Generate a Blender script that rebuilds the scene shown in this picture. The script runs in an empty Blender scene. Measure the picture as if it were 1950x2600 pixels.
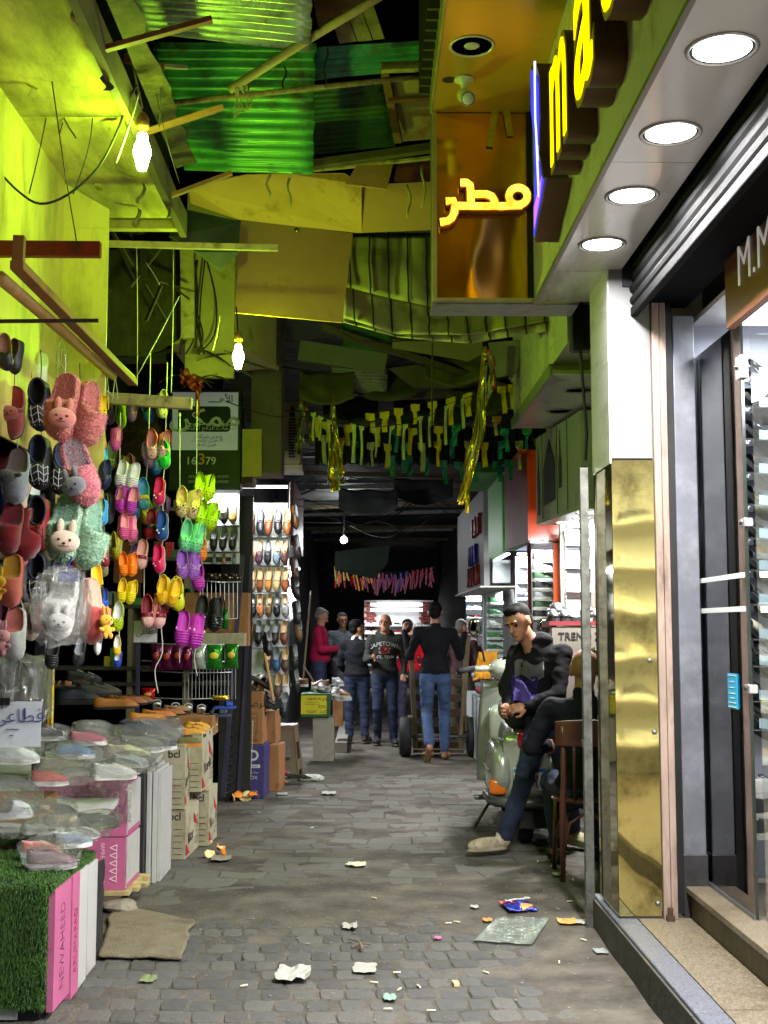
import bpy, math, random
import numpy as np
from mathutils import Vector, Matrix, noise as mnoise
sc = bpy.context.scene
COL = sc.collection
rnd = random.Random(7)
R = math.radians

# ------------------------------------------------------------------ camera
FPX, IW, IH = 3100.0, 1950.0, 2600.0          # focal length and frame in pixels of the photograph
PITCH = math.atan(295.0/FPX)
YAW = math.atan(44.0*math.cos(PITCH)/FPX)
EYE = Vector((0, 0, 1.5))
cam = bpy.data.cameras.new('camera')
cam.sensor_fit = 'HORIZONTAL'
cam.sensor_width = 36.0
cam.lens = 36.0*FPX/IW
cam.clip_start = 0.05
cam.clip_end = 1000
camo = bpy.data.objects.new('camera', cam)
camo.location = EYE
camo.rotation_euler = (math.pi/2+PITCH, 0, -YAW)
COL.objects.link(camo)
sc.camera = camo

# ------------------------------------------------------------------ night sky, exposure, sampling
w = bpy.data.worlds.new('World')
sc.world = w
w.use_nodes = True
nt = w.node_tree
sky = nt.nodes.new('ShaderNodeTexSky')
sky.sky_type = 'NISHITA'
sky.sun_disc = False
sky.sun_elevation = R(-8)
sky.sun_rotation = R(200)
nt.links.new(sky.outputs[0], nt.nodes['Background'].inputs[0])
nt.nodes['Background'].inputs[1].default_value = 0.01
vs = sc.view_settings
vs.view_transform = 'Standard'
vs.look = 'None'
vs.exposure = 0.0
vs.gamma = 1.0
vs.use_curve_mapping = False
cy = sc.cycles
cy.use_denoising = True
cy.use_adaptive_sampling = True
cy.adaptive_threshold = 0.02
cy.max_bounces = 7
cy.diffuse_bounces = 4
cy.glossy_bounces = 4
cy.transparent_max_bounces = 24
cy.sample_clamp_indirect = 4.0
cy.caustics_reflective = False
cy.caustics_refractive = False

# ------------------------------------------------------------------ pixel of the photograph -> point in the alley
_F = Vector((math.sin(YAW)*math.cos(PITCH), math.cos(YAW)*math.cos(PITCH), math.sin(PITCH)))
_R = Vector((math.cos(YAW), -math.sin(YAW), 0))
_U = _R.cross(_F)
def ray(x, y): return _F + _R*((x-IW/2)/FPX) - _U*((y-IH/2)/FPX)
def P(x, y, d):                                # at alley distance d
    r = ray(x, y); return EYE + r*(d/r.y)
def PZ(x, y, z):                               # at height z
    r = ray(x, y); return EYE + r*((z-EYE.z)/r.z)
def PX(x, y, X):                               # on a plane along the alley
    r = ray(x, y); return EYE + r*((X-EYE.x)/r.x)
def M(x, y, d):                                # same, from coordinates read off the 1659 px wide view
    return P(x*IW/1659, y*IW/1659, d)

# ------------------------------------------------------------------ materials
def C(r, g, b):
    def l(c):
        c /= 255.0
        return c/12.92 if c <= .04045 else ((c+.055)/1.055)**2.4
    return (l(r), l(g), l(b))
_mats = {}
def mat(col, rough=.6, metal=0., var=.12, scale=5., bump=0., bscale=30., spec=.5, coat=0., sheen=0., dirt=None, emit=0., ecol=None,
        stretch=None, name=None, trans=0.):
    key = (tuple(round(c, 4) for c in col), rough, metal, var, scale, bump, bscale, spec, coat, sheen, dirt, emit, ecol, stretch, trans)
    if key in _mats: return _mats[key]
    m = bpy.data.materials.new(name or 'surface')
    m.use_nodes = True
    t = m.node_tree; N = t.nodes; L = t.links
    b = N['Principled BSDF']
    b.inputs['Roughness'].default_value = rough
    b.inputs['Metallic'].default_value = metal
    b.inputs['Specular IOR Level'].default_value = spec
    b.inputs['Coat Weight'].default_value = coat
    b.inputs['Sheen Weight'].default_value = sheen
    if trans: b.inputs['Transmission Weight'].default_value = trans
    c4 = (*col, 1)
    if emit:
        b.inputs['Emission Color'].default_value = (*(ecol or col), 1)
        b.inputs['Emission Strength'].default_value = emit
    if var or bump or dirt:
        tc = N.new('ShaderNodeTexCoord'); src = tc.outputs['Object']
        if stretch:
            mp = N.new('ShaderNodeMapping'); mp.inputs['Scale'].default_value = stretch
            L.new(src, mp.inputs[0]); src = mp.outputs[0]
    last = None
    if var:
        n = N.new('ShaderNodeTexNoise'); n.inputs['Scale'].default_value = scale; n.inputs['Detail'].default_value = 6; n.inputs['Roughness'].default_value = .65
        L.new(src, n.inputs['Vector'])
        mr = N.new('ShaderNodeMapRange'); mr.inputs[1].default_value = .3; mr.inputs[2].default_value = .7
        L.new(n.outputs['Fac'], mr.inputs[0])
        mx = N.new('ShaderNodeMix'); mx.data_type = 'RGBA'
        mx.inputs[6].default_value = (*[c*(1-var) for c in col], 1)
        mx.inputs[7].default_value = (*[min(1, c*(1+var)) for c in col], 1)
        L.new(mr.outputs[0], mx.inputs[0]); last = mx.outputs[2]
        # roughness follows the same wear
        ma = N.new('ShaderNodeMath'); ma.operation = 'MULTIPLY_ADD'; ma.inputs[1].default_value = .18*min(1, rough*2); ma.inputs[2].default_value = max(0, rough-.09*min(1, rough*2))
        L.new(n.outputs['Fac'], ma.inputs[0]); L.new(ma.outputs[0], b.inputs['Roughness'])
    if dirt:
        dc, amt, ds = dirt
        n2 = N.new('ShaderNodeTexNoise'); n2.inputs['Scale'].default_value = ds; n2.inputs['Detail'].default_value = 8; n2.inputs['Roughness'].default_value = .7
        L.new(src, n2.inputs['Vector'])
        mr2 = N.new('ShaderNodeMapRange'); mr2.inputs[1].default_value = .62-.25*amt; mr2.inputs[2].default_value = .72
        L.new(n2.outputs['Fac'], mr2.inputs[0])
        mx2 = N.new('ShaderNodeMix'); mx2.data_type = 'RGBA'
        if last: L.new(last, mx2.inputs[6])
        else: mx2.inputs[6].default_value = c4
        mx2.inputs[7].default_value = (*dc, 1)
        L.new(mr2.outputs[0], mx2.inputs[0]); last = mx2.outputs[2]
    if last: L.new(last, b.inputs['Base Color'])
    else: b.inputs['Base Color'].default_value = c4
    if bump:
        nb = N.new('ShaderNodeTexNoise'); nb.inputs['Scale'].default_value = bscale; nb.inputs['Detail'].default_value = 5
        L.new(src, nb.inputs['Vector'])
        bp = N.new('ShaderNodeBump'); bp.inputs['Strength'].default_value = bump; bp.inputs['Distance'].default_value = .01
        L.new(nb.outputs['Fac'], bp.inputs['Height']); L.new(bp.outputs[0], b.inputs['Normal'])
    _mats[key] = m
    return m
def emis(col, s):
    key = ('e', col, s)
    if key in _mats: return _mats[key]
    m = bpy.data.materials.new('light'); m.use_nodes = True
    t = m.node_tree; t.nodes.clear()
    e = t.nodes.new('ShaderNodeEmission'); e.inputs[0].default_value = (*col, 1); e.inputs[1].default_value = s
    o = t.nodes.new('ShaderNodeOutputMaterial'); t.links.new(e.outputs[0], o.inputs[0])
    _mats[key] = m; return m
def glow(col, lo, hi, scale):
    """lit sign face: noise in the emission imitates hot spots"""
    m = bpy.data.materials.new('lit sign face'); m.use_nodes = True; t = m.node_tree; N = t.nodes; N.clear()
    tc = N.new('ShaderNodeTexCoord'); n = N.new('ShaderNodeTexNoise'); n.inputs['Scale'].default_value = scale; n.inputs['Detail'].default_value = 3
    mr = N.new('ShaderNodeMapRange'); mr.inputs[1].default_value = .38; mr.inputs[2].default_value = .68; mr.inputs[3].default_value = lo; mr.inputs[4].default_value = hi
    e = N.new('ShaderNodeEmission'); e.inputs[0].default_value = (*col, 1); o = N.new('ShaderNodeOutputMaterial')
    t.links.new(tc.outputs['Object'], n.inputs['Vector']); t.links.new(n.outputs['Fac'], mr.inputs[0]); t.links.new(mr.outputs[0], e.inputs[1]); t.links.new(e.outputs[0], o.inputs[0])
    return m
def film(name, tint, clear, rough, bump=0., bscale=20., refl=.25, base=None, cap=1.):
    """thin clear sheet: glass, plastic film. clear = share that passes straight through"""
    m = bpy.data.materials.new(name); m.use_nodes = True
    t = m.node_tree; N = t.nodes; L = t.links; N.clear()
    tr = N.new('ShaderNodeBsdfTransparent'); tr.inputs[0].default_value = (*tint, 1)
    gl = N.new('ShaderNodeBsdfGlossy'); gl.inputs['Roughness'].default_value = rough; gl.inputs[0].default_value = (1, 1, 1, 1)
    lw = N.new('ShaderNodeLayerWeight'); lw.inputs['Blend'].default_value = refl
    mx = N.new('ShaderNodeMixShader')
    fac = lw.outputs['Fresnel']
    mr = N.new('ShaderNodeMapRange'); mr.inputs[3].default_value = 1-clear; mr.inputs[4].default_value = cap
    L.new(fac, mr.inputs[0])
    L.new(mr.outputs[0], mx.inputs[0]); L.new(tr.outputs[0], mx.inputs[1])
    if base:
        df = N.new('ShaderNodeBsdfDiffuse'); df.inputs[0].default_value = (*base[0], 1)
        m2 = N.new('ShaderNodeMixShader'); m2.inputs[0].default_value = base[1]
        L.new(gl.outputs[0], m2.inputs[1]); L.new(df.outputs[0], m2.inputs[2]); L.new(m2.outputs[0], mx.inputs[2])
    else: L.new(gl.outputs[0], mx.inputs[2])
    if bump:
        tc = N.new('ShaderNodeTexCoord'); nb = N.new('ShaderNodeTexNoise'); nb.inputs['Scale'].default_value = bscale; nb.inputs['Detail'].default_value = 4; nb.inputs['Distortion'].default_value = .6
        L.new(tc.outputs['Object'], nb.inputs['Vector'])
        bp = N.new('ShaderNodeBump'); bp.inputs['Strength'].default_value = bump; bp.inputs['Distance'].default_value = .02
        L.new(nb.outputs['Fac'], bp.inputs['Height']); L.new(bp.outputs[0], gl.inputs['Normal']); L.new(bp.outputs[0], lw.inputs['Normal'])
    o = N.new('ShaderNodeOutputMaterial'); L.new(mx.outputs[0], o.inputs[0])
    return m

# ------------------------------------------------------------------ mesh building
def V(*a): return Vector(a)
def basis(o, right, up):
    """frame with local x = right, local y = up, local z = towards the viewer"""
    r = Vector(right).normalized(); u = Vector(up); u = (u-r*u.dot(r)).normalized(); n = r.cross(u)
    m = Matrix.Identity(4)
    for i in range(3): m[i][0], m[i][1], m[i][2], m[i][3] = r[i], u[i], n[i], o[i]
    return m
def TRS(loc, rot=(0, 0, 0), s=1.):
    from mathutils import Euler
    return Matrix.Translation(loc) @ Euler(rot).to_matrix().to_4x4() @ Matrix.Scale(s, 4)
def dent(x0, y0, z0, x1, y1, z1, seed=0, amp=.006, n=6):
    """carton with slightly pushed-in faces and tired edges"""
    mb = MB(); c = [(x0+x1)/2, (y0+y1)/2, (z0+z1)/2]
    def w_(p):
        q = Vector(p); k = Vector((nz(q.x, q.y, q.z+seed, 7), nz(q.y, q.z, q.x+seed+9, 7), .7*nz(q.z, q.x, q.y+seed+17, 7)))*amp
        d = Vector((c[0]-q.x, c[1]-q.y, 0)); k -= d.normalized()*amp*.4 if False else Vector()
        if q.z <= z0+1e-5: k.z = 0
        return q+k
    for a in ((x0, y0, x1, y0), (x1, y0, x1, y1), (x1, y1, x0, y1), (x0, y1, x0, y0)): mb.grid(lambda u, v: w_((lerp(a[0], a[2], u), lerp(a[1], a[3], u), lerp(z0, z1, v))), n, n)
    for z in (z0, z1): mb.grid(lambda u, v: w_((lerp(x0, x1, u if z == z1 else 1-u), lerp(y0, y1, v), z)), n, n)
    return mb
class MB:
    def __init__(s): s.v = []; s.f = []; s.m = []; s.mx = None
    def add(s, vs, fs, mi=0):
        o = len(s.v)
        if s.mx is not None: vs = [s.mx @ Vector(p) for p in vs]
        s.v += [tuple(p) for p in vs]; s.f += [tuple(i+o for i in f) for f in fs]; s.m += [mi]*len(fs)
        return s
    def box(s, x0, y0, z0, x1, y1, z1, mi=0):
        x0, x1 = min(x0, x1), max(x0, x1); y0, y1 = min(y0, y1), max(y0, y1); z0, z1 = min(z0, z1), max(z0, z1)
        return s.add([(x0, y0, z0), (x1, y0, z0), (x1, y1, z0), (x0, y1, z0), (x0, y0, z1), (x1, y0, z1), (x1, y1, z1), (x0, y1, z1)],
                     [(0, 3, 2, 1), (4, 5, 6, 7), (0, 1, 5, 4), (1, 2, 6, 5), (2, 3, 7, 6), (3, 0, 4, 7)], mi)
    def hexa(s, p, mi=0):
        """eight corners: bottom four, top four"""
        return s.add(p, [(0, 3, 2, 1), (4, 5, 6, 7), (0, 1, 5, 4), (1, 2, 6, 5), (2, 3, 7, 6), (3, 0, 4, 7)], mi)
    def prism(s, pts, ex, mi=0):
        n = len(pts); ex = Vector(ex); a = [Vector(p) for p in pts]
        return s.add(a+[p+ex for p in a], [tuple(range(n))[::-1], tuple(range(n, 2*n))]+[(i, (i+1) % n, n+(i+1) % n, n+i) for i in range(n)], mi)
    def bar(s, a, b, w, h, up=(0, 0, 1), mi=0):
        a, b = Vector(a), Vector(b); d = (b-a).normalized(); u = Vector(up)
        if abs(d.dot(u)) > .95: u = Vector((0, 1, 0))
        r = d.cross(u).normalized()*w/2; u = r.cross(d).normalized()*h/2
        return s.hexa([a-r-u, a+r-u, b+r-u, b-r-u, a-r+u, a+r+u, b+r+u, b-r+u], mi)
    def tube(s, pts, rad, n=8, cap=True, mi=0, flat=1.):
        pts = [Vector(p) for p in pts]; k = len(pts); vs = []; fs = []
        rad = list(rad) if hasattr(rad, '__len__') else [rad]*k
        ref = None
        for i, p in enumerate(pts):
            d = (pts[min(i+1, k-1)]-pts[max(i-1, 0)])
            d = d.normalized() if d.length > 1e-9 else Vector((0, 0, 1))
            if ref is None: ref = Vector((0, 0, 1)) if abs(d.z) < .9 else Vector((1, 0, 0))
            a = d.cross(ref)
            a = a.normalized() if a.length > 1e-6 else d.orthogonal().normalized()
            b = a.cross(d).normalized(); ref = b
            for j in range(n):
                t = 2*math.pi*j/n
                vs.append(p+a*math.cos(t)*rad[i]+b*math.sin(t)*rad[i]*flat)
        for i in range(k-1):
            for j in range(n):
                fs.append((i*n+j, i*n+(j+1) % n, (i+1)*n+(j+1) % n, (i+1)*n+j))
        if cap: fs += [tuple(range(n))[::-1], tuple((k-1)*n+j for j in range(n))]
        return s.add(vs, fs, mi)
    def lathe(s, prof, n=20, mi=0, axis=None, o=(0, 0, 0)):
        """profile of (radius, height)"""
        vs = []; fs = []; k = len(prof); o = Vector(o)
        for r, h in prof:
            for j in range(n):
                t = 2*math.pi*j/n; p = Vector((r*math.cos(t), r*math.sin(t), h))
                if axis is not None: p = axis @ p
                vs.append(o+p)
        for i in range(k-1):
            for j in range(n): fs.append((i*n+j, i*n+(j+1) % n, (i+1)*n+(j+1) % n, (i+1)*n+j))
        if prof[0][0] > 1e-6: fs.append(tuple(range(n))[::-1])
        if prof[-1][0] > 1e-6: fs.append(tuple((k-1)*n+j for j in range(n)))
        return s.add(vs, fs, mi)
    def grid(s, fn, nu, nv, mi=0, wrapu=False):
        vs = [fn(i/nu, j/nv) for j in range(nv+1) for i in range(nu+(0 if wrapu else 1))]
        W = nu if wrapu else nu+1
        fs = []
        for j in range(nv):
            for i in range(nu):
                a, b = j*W+i, j*W+(i+1) % W
                fs.append((a, b, b+W, a+W))
        return s.add(vs, fs, mi)
    def slab(s, fn, nu, nv, th, mi=0):
        """a sheet fn(u,v) with thickness along its own normal"""
        g = [[Vector(fn(i/nu, j/nv)) for i in range(nu+1)] for j in range(nv+1)]
        vs = []
        for side in (0, 1):
            for j in range(nv+1):
                for i in range(nu+1):
                    du = g[j][min(i+1, nu)]-g[j][max(i-1, 0)]; dv = g[min(j+1, nv)][i]-g[max(j-1, 0)][i]
                    n = du.cross(dv); n = n.normalized() if n.length > 1e-9 else Vector((0, 0, 1))
                    vs.append(g[j][i]+n*(th/2 if side == 0 else -th/2))
        W = nu+1; o = W*(nv+1); fs = []
        for j in range(nv):
            for i in range(nu):
                a = j*W+i
                fs += [(a, a+1, a+1+W, a+W), (o+a, o+a+W, o+a+1+W, o+a+1)]
        for i in range(nu):
            a = i; b = nv*W+i
            fs += [(a, o+a, o+a+1, a+1), (b, b+1, o+b+1, o+b)]
        for j in range(nv):
            a = j*W; b = j*W+nu
            fs += [(a, a+W, o+a+W, o+a), (b, o+b, o+b+W, b+W)]
        return s.add(vs, fs, mi)
    def mesh(s, name='mesh', smooth=False):
        me = bpy.data.meshes.new(name); me.from_pydata(s.v, [], s.f)
        if any(s.m): me.polygons.foreach_set('material_index', s.m)
        if smooth: me.polygons.foreach_set('use_smooth', [True]*len(me.polygons))
        me.update(); return me
def props(o, label=None, cat=None, group=None, kind=None):
    if label: o['label'] = label
    if cat: o['category'] = cat
    if group: o['group'] = group
    if kind: o['kind'] = kind
    return o
def ob(name, geo, ma=None, parent=None, label=None, cat=None, group=None, kind=None, mx=None, smooth=False, bev=0., ang=40):
    me = geo.mesh(name, smooth) if isinstance(geo, MB) else geo
    mats = ma if isinstance(ma, (list, tuple)) else [ma]
    while len(me.materials) < len(mats): me.materials.append(None)
    o = bpy.data.objects.new(name, me); COL.objects.link(o)
    for i, x in enumerate(mats):
        o.material_slots[i].link = 'OBJECT'; o.material_slots[i].material = x
    if parent is not None: o.parent = parent
    if mx is not None: o.matrix_basis = mx
    if bev:
        b = o.modifiers.new('edge', 'BEVEL'); b.width = bev; b.segments = 2; b.limit_method = 'ANGLE'; b.angle_limit = R(ang)
    return props(o, label, cat, group, kind)
def thing(name, label, cat, loc=(0, 0, 0), rz=0., group=None, mx=None, kind=None):
    o = bpy.data.objects.new(name, None); COL.objects.link(o); o.empty_display_size = .1
    if mx is not None: o.matrix_basis = mx
    else: o.location = loc; o.rotation_euler = (0, 0, rz)
    return props(o, label, cat, group, kind)
_txt = {}
def text(s, size, ext=.0, align='CENTER', bold=0., bev=0., res=3):
    key = (s, size, ext, align, bold, bev)
    if key in _txt: return _txt[key]
    c = bpy.data.curves.new('lettering', 'FONT'); c.body = s; c.size = size; c.extrude = ext; c.align_x = align; c.align_y = 'CENTER'
    c.offset = bold; c.bevel_depth = bev; c.resolution_u = res
    o = bpy.data.objects.new('lettering', c); COL.objects.link(o)
    dg = bpy.context.evaluated_depsgraph_get()
    me = bpy.data.meshes.new_from_object(o.evaluated_get(dg))
    bpy.data.objects.remove(o); bpy.data.curves.remove(c)
    # letters that touch would share a plane: lift every other connected piece a hair
    _txt[key] = me
    return me
def light(name, kind, loc, power, col=(1, 1, 1), size=.1, parent=None, rot=(0, 0, 0), spread=None, shape='DISK', sy=None, blend=.5, angle=None):
    l = bpy.data.lights.new(name, kind); l.energy = power; l.color = col
    if kind == 'AREA':
        l.shape = shape; l.size = size
        if sy: l.size_y = sy
        if spread: l.spread = spread
    else: l.shadow_soft_size = size
    if kind == 'SPOT': l.spot_size = angle or R(120); l.spot_blend = blend
    o = bpy.data.objects.new(name, l); COL.objects.link(o); o.location = loc; o.rotation_euler = rot
    if parent is not None: o.parent = parent
    return o
def nz(x, y, z=0., s=1.): return mnoise.noise(Vector((x*s, y*s, z*s)))
def lerp(a, b, t): return a+(b-a)*t
def quad(a, b, c, d):
    """bilinear sheet: a b along u at v=0, d c at v=1"""
    a, b, c, d = map(Vector, (a, b, c, d))
    return lambda u, v: (a.lerp(b, u)).lerp(d.lerp(c, u), v)
GREEN = (.52, 1., .02)
# ================================================================== the ground: earth, setts, worn slabs
def gh(x, y):
    h = -.0055 + .0045*nz(x, y, 0, 3.1)+.0025*nz(x, y, 3, 11)
    band = math.exp(-((y-6.75-.25*nz(x, 1, 0, 1.3))/.42)**2)
    h += .021*band*(.75+.6*nz(x, y, 5, 2.3))
    side = max(0, min(1, (x-.55-.25*nz(y, 2, 0, 1.7))/.5))*max(0, min(1, (7.6-y)/.8))
    h += .024*side*(.8+.5*nz(x, y, 9, 2.9))
    wave = .010*math.exp(-((y-8.3)/.1)**2)*max(0, 1-abs(x+.2)/.9)
    return h+wave
GX0, GX1, GY0, GY1 = -3.0, 3.0, 3.6, 17.0
def gfn(u, v):
    x, y = lerp(GX0, GX1, u), lerp(GY0, GY1, v)
    e = min(1, min(u, 1-u)*20, min(v, 1-v)*30)
    return (x, y, -.013+(gh(x, y)+.013)*e)
mb = MB().grid(gfn, 130, 300)
for a in ((-200, -60, 200, GY0), (-200, GY1, 200, 300), (-200, GY0, GX0, GY1), (GX1, GY0, 200, GY1)):
    mb.add([(a[0], a[1], -.013), (a[2], a[1], -.013), (a[2], a[3], -.013), (a[0], a[3], -.013)], [(0, 1, 2, 3)])
EARTH = mat(C(88, 83, 76), .92, var=.45, scale=3.5, bump=.9, bscale=60, dirt=(C(48, 45, 44), .6, 1.7), spec=.2, name='trodden earth')
ground = ob('ground', mb, EARTH, smooth=True, kind='structure')
SETT = [mat(C(*c), .75, var=.35, scale=9, bump=.7, bscale=45, dirt=(C(92, 83, 74), .55, 7), spec=.3, name='basalt sett') for c in ((88, 88, 88), (81, 81, 82), (95, 94, 91), (76, 76, 77))]
def sett_mesh(w, d, seed):
    r = random.Random(seed); mb = MB(); k = .26
    base = []
    for i in range(12):
        t = 2*math.pi*(i+.5)/12; c, s = math.cos(t), math.sin(t)
        q = 9; rr = (abs(c)**q+abs(s)**q)**(-1/q)
        base.append((c*rr*w/2*(1+r.uniform(-.05, .05)), s*rr*d/2*(1+r.uniform(-.04, .04))))
    vs = [(x, y, -.04) for x, y in base]+[(x*.985, y*.985, -.006) for x, y in base]+[(x*.90, y*.91, .0005+r.uniform(-.003, .002)) for x, y in base]+[(0, 0, .003)]
    fs = [(i, (i+1) % 12, 12+(i+1) % 12, 12+i) for i in range(12)]+[(12+i, 12+(i+1) % 12, 24+(i+1) % 12, 24+i) for i in range(12)]+[(24+i, 24+(i+1) % 12, 36) for i in range(12)]
    return mb.add(vs, fs).mesh('sett', False)
settm = [sett_mesh(1, 1, i) for i in range(8)]
yrow = 4.42; nset = 0
while yrow < 6.75:
    pd = rnd.uniform(.138, .158); x = -1.35+rnd.uniform(0, .1)
    while x < 1.12:
        wd = rnd.uniform(.088, .138)
        xx, yy = x+wd/2, yrow+pd/2+.02*math.sin(x*2+yrow)
        if gh(xx, yy) < .006:
            o = ob('paving_sett', settm[rnd.randrange(8)], SETT[rnd.randrange(4)], ground)
            o.location = (xx, yy, rnd.uniform(-.006, .002)); o.scale = (wd*.955, pd*.95, 1); o.rotation_euler = (rnd.uniform(-.03, .03), rnd.uniform(-.03, .03), rnd.uniform(-.05, .05)+.06)
            nset += 1
        x += wd
    yrow += pd
SLAB = [mat(C(*c), .8, var=.35, scale=4, bump=.6, bscale=35, dirt=(C(83, 79, 72), .85, 2.3), spec=.25, name='worn paving slab') for c in ((97, 95, 91), (91, 90, 86), (102, 100, 95), (94, 91, 85))]
def jit(x, y): return Vector((x+.10*nz(x, y, 3, 3.3), y+.11*nz(x, y, 8, 3.7), 0))
yrow = 6.85; row = 0; npv = 0
while yrow < 12.6:
    pd = .235; x = -1.3-(row % 2)*.13
    while x < 1.6:
        wd = .265
        pts = [jit(x, yrow), jit(x+wd/2, yrow), jit(x+wd, yrow), jit(x+wd, yrow+pd), jit(x+wd/2, yrow+pd), jit(x, yrow+pd)]
        c = sum(pts, Vector())/6
        vs = []; 
        for k, z in ((.985, -.04), (.98, -.007), (.93, .0)):
            for p in pts: vs.append((p-c)*k+Vector((0, 0, z)))
        fs = [(6*r_+i, 6*r_+(i+1) % 6, 6*r_+6+(i+1) % 6, 6*r_+6+i) for r_ in (0, 1) for i in range(6)]+[tuple(range(12, 18))]
        o = ob('paving_slab', MB().add(vs, fs), SLAB[rnd.randrange(4)], ground)
        o.location = (c.x, c.y, rnd.uniform(-.009, -.001)); o.rotation_euler = (rnd.uniform(-.016, .016), rnd.uniform(-.016, .016), 0)
        npv += 1; x += wd
    yrow += pd; row += 1

# ================================================================== the shop on the near side: steps, pillar, soffit, fascia, window
GRANITE = mat(C(88, 90, 100), .45, var=.7, scale=90, bump=.1, dirt=(C(60, 58, 58), .3, 5), name='dark granite')
GRANITE_D = mat(C(58, 57, 55), .7, var=.5, scale=40, bump=.3, dirt=(C(84, 76, 64), .5, 4), name='kerb face granite')
GRANITE_B = mat(C(104, 95, 80), .4, var=.75, scale=95, bump=.05, dirt=(C(74, 62, 44), .4, 3), name='beige granite')
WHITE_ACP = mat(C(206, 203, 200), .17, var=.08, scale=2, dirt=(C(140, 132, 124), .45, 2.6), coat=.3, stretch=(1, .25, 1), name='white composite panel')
GOLD = mat(C(232, 176, 40), .16, metal=.92, var=.1, scale=2.5, bump=.05, bscale=3, dirt=(C(150, 110, 30), .2, 2), name='gold mirror panel')
BRASS = mat(C(184, 172, 112), .045, metal=.95, var=.08, scale=4, bump=.02, bscale=4, dirt=(C(104, 96, 56), .45, 3.5), name='gold mirror cladding')
MARBLE = mat(C(150, 130, 118), .45, var=.18, scale=14, dirt=(C(96, 78, 68), .45, 9), stretch=(1, 1, .25), name='pink marble')
BLACK = mat(C(18, 18, 20), .5, var=.3, scale=8, name='black paint')
GREYM = mat(C(104, 107, 115), .42, metal=.15, var=.2, scale=5, bump=.15, bscale=14, dirt=(C(134, 136, 144), .55, 4), name='brushed grey cladding')
STEEL = mat(C(120, 122, 116), .5, metal=.7, var=.35, scale=14, dirt=(C(80, 76, 66), .5, 18), name='galvanised steel')
SHUT = mat(C(18, 18, 20), .7, metal=.0, var=.2, scale=6, dirt=(C(14, 14, 14), .4, 6), spec=.06, name='roller shutter steel')
shop = thing('shoe_shop', 'shoe shop front with gold clad pillar, granite steps and white downlit soffit', 'shop', (1.3, 5.7, 0))
def sp(name, mb, ma, parent=None, **k):
    o = ob(name, mb, ma, parent or shop, **k)
    if parent is None: o.matrix_parent_inverse = Matrix.Translation((-1.3, -5.7, 0))
    return o
# kerb, in lengths, with joints
KX, KZ = 1.136, .176
kerb_cuts = [1.2, 2.6, 3.55, 4.35, 4.985, 5.60, 6.26]
for a, b in zip(kerb_cuts, kerb_cuts[1:]):
    sp('kerb_stone', MB().box(KX, a+.003, -.05, 1.243, b-.003, KZ+rnd.uniform(-.002, .002)), [GRANITE], bev=.006)
    sp('kerb_face', MB().box(KX-.012, a+.003, -.05, KX-.0005, b-.003, KZ-.012), GRANITE_D, bev=.002)
for a, b in ((1.2, 2.9), (2.9, 4.38), (4.38, 5.74)):
    sp('step_tread', MB().box(1.246, a+.002, -.02, 1.50, b-.002, KZ), GRANITE_B)
sp('step_riser', MB().box(1.492, 1.2, KZ, 1.52, 5.79, .288), mat(C(92, 82, 70), .6, var=.4, scale=9, dirt=(C(50, 46, 42), .6, 3), name='riser stone'))
sp('upper_tread', MB().box(1.47, 1.2, .289, 2.9, 5.80, .318), GRANITE_B, bev=.004)
# pillar
pil = sp('pillar', MB().box(1.168, 5.728, KZ, 1.42, 6.17, 3.9), mat(C(120, 116, 110), .8))
sp('gold_front_panel', MB().grid(lambda u, v: (lerp(1.158, 1.357, u), 5.718+.0008*nz(u, v*4, 1, 1.6), lerp(KZ+.012, 2.292, v)), 8, 40), BRASS, smooth=True)
sp('gold_side_panel', MB().grid(lambda u, v: (1.156+.0008*nz(u, v*4, 7, 1.6), lerp(5.719, 6.17, u), lerp(KZ+.012, 2.27, v)), 8, 40), BRASS, smooth=True)
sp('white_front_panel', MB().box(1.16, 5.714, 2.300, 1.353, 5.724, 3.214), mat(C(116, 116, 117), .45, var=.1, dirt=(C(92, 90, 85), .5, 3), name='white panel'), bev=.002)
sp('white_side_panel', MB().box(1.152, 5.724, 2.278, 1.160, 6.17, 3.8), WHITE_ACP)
for x0, x1 in ((1.359, 1.392), (1.394, 1.424)):
    sp('marble_trim', MB().box(x0, 5.70, KZ, x1, 5.78, 3.14), MARBLE, bev=.003)
sp('shutter_guide', MB().box(1.426, 5.735, KZ+.02, 1.462, 5.80, 3.2), BLACK)
sp('grey_pilaster', MB().box(1.466, 5.74, .318, 1.572, 5.95, 3.0), GREYM, bev=.006)
sp('pilaster_base', MB().box(1.462, 5.732, KZ, 1.576, 5.95, .46), mat(C(44, 43, 45), .5, var=.4, scale=12, name='dark skirting'), bev=.004)
bolt = MB().lathe([(0, .02), (.016, .02), (.02, .012), (.02, 0)], 14, axis=Matrix.Rotation(R(90), 3, 'X'))
for x, z in ((1.335, 1.02), (1.335, .245), (1.32, 1.35)): 
    q = MB().lathe([(0, .010), (.008, .009), (.011, .004), (.012, 0)], 14, axis=Matrix.Rotation(R(90), 3, 'X'), o=(x, 5.716, z)); sp('panel_screw', q, STEEL, smooth=True)
sp('shutter_bolt_bracket', MB().box(1.365, 5.66, KZ, 1.40, 5.69, .20).tube([(1.382, 5.675, .2), (1.382, 5.675, .235)], .012), mat(C(70, 52, 42), .7, metal=.4, var=.4, name='rusty iron'))
# steel post by the pillar
ob('steel_post', MB().box(1.092, 6.20, .0, 1.136, 6.245, 2.32).box(1.088, 6.198, .9, 1.094, 6.247, .94), STEEL, label='galvanised steel post standing by the gold clad pillar', cat='post', bev=.004)
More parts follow.
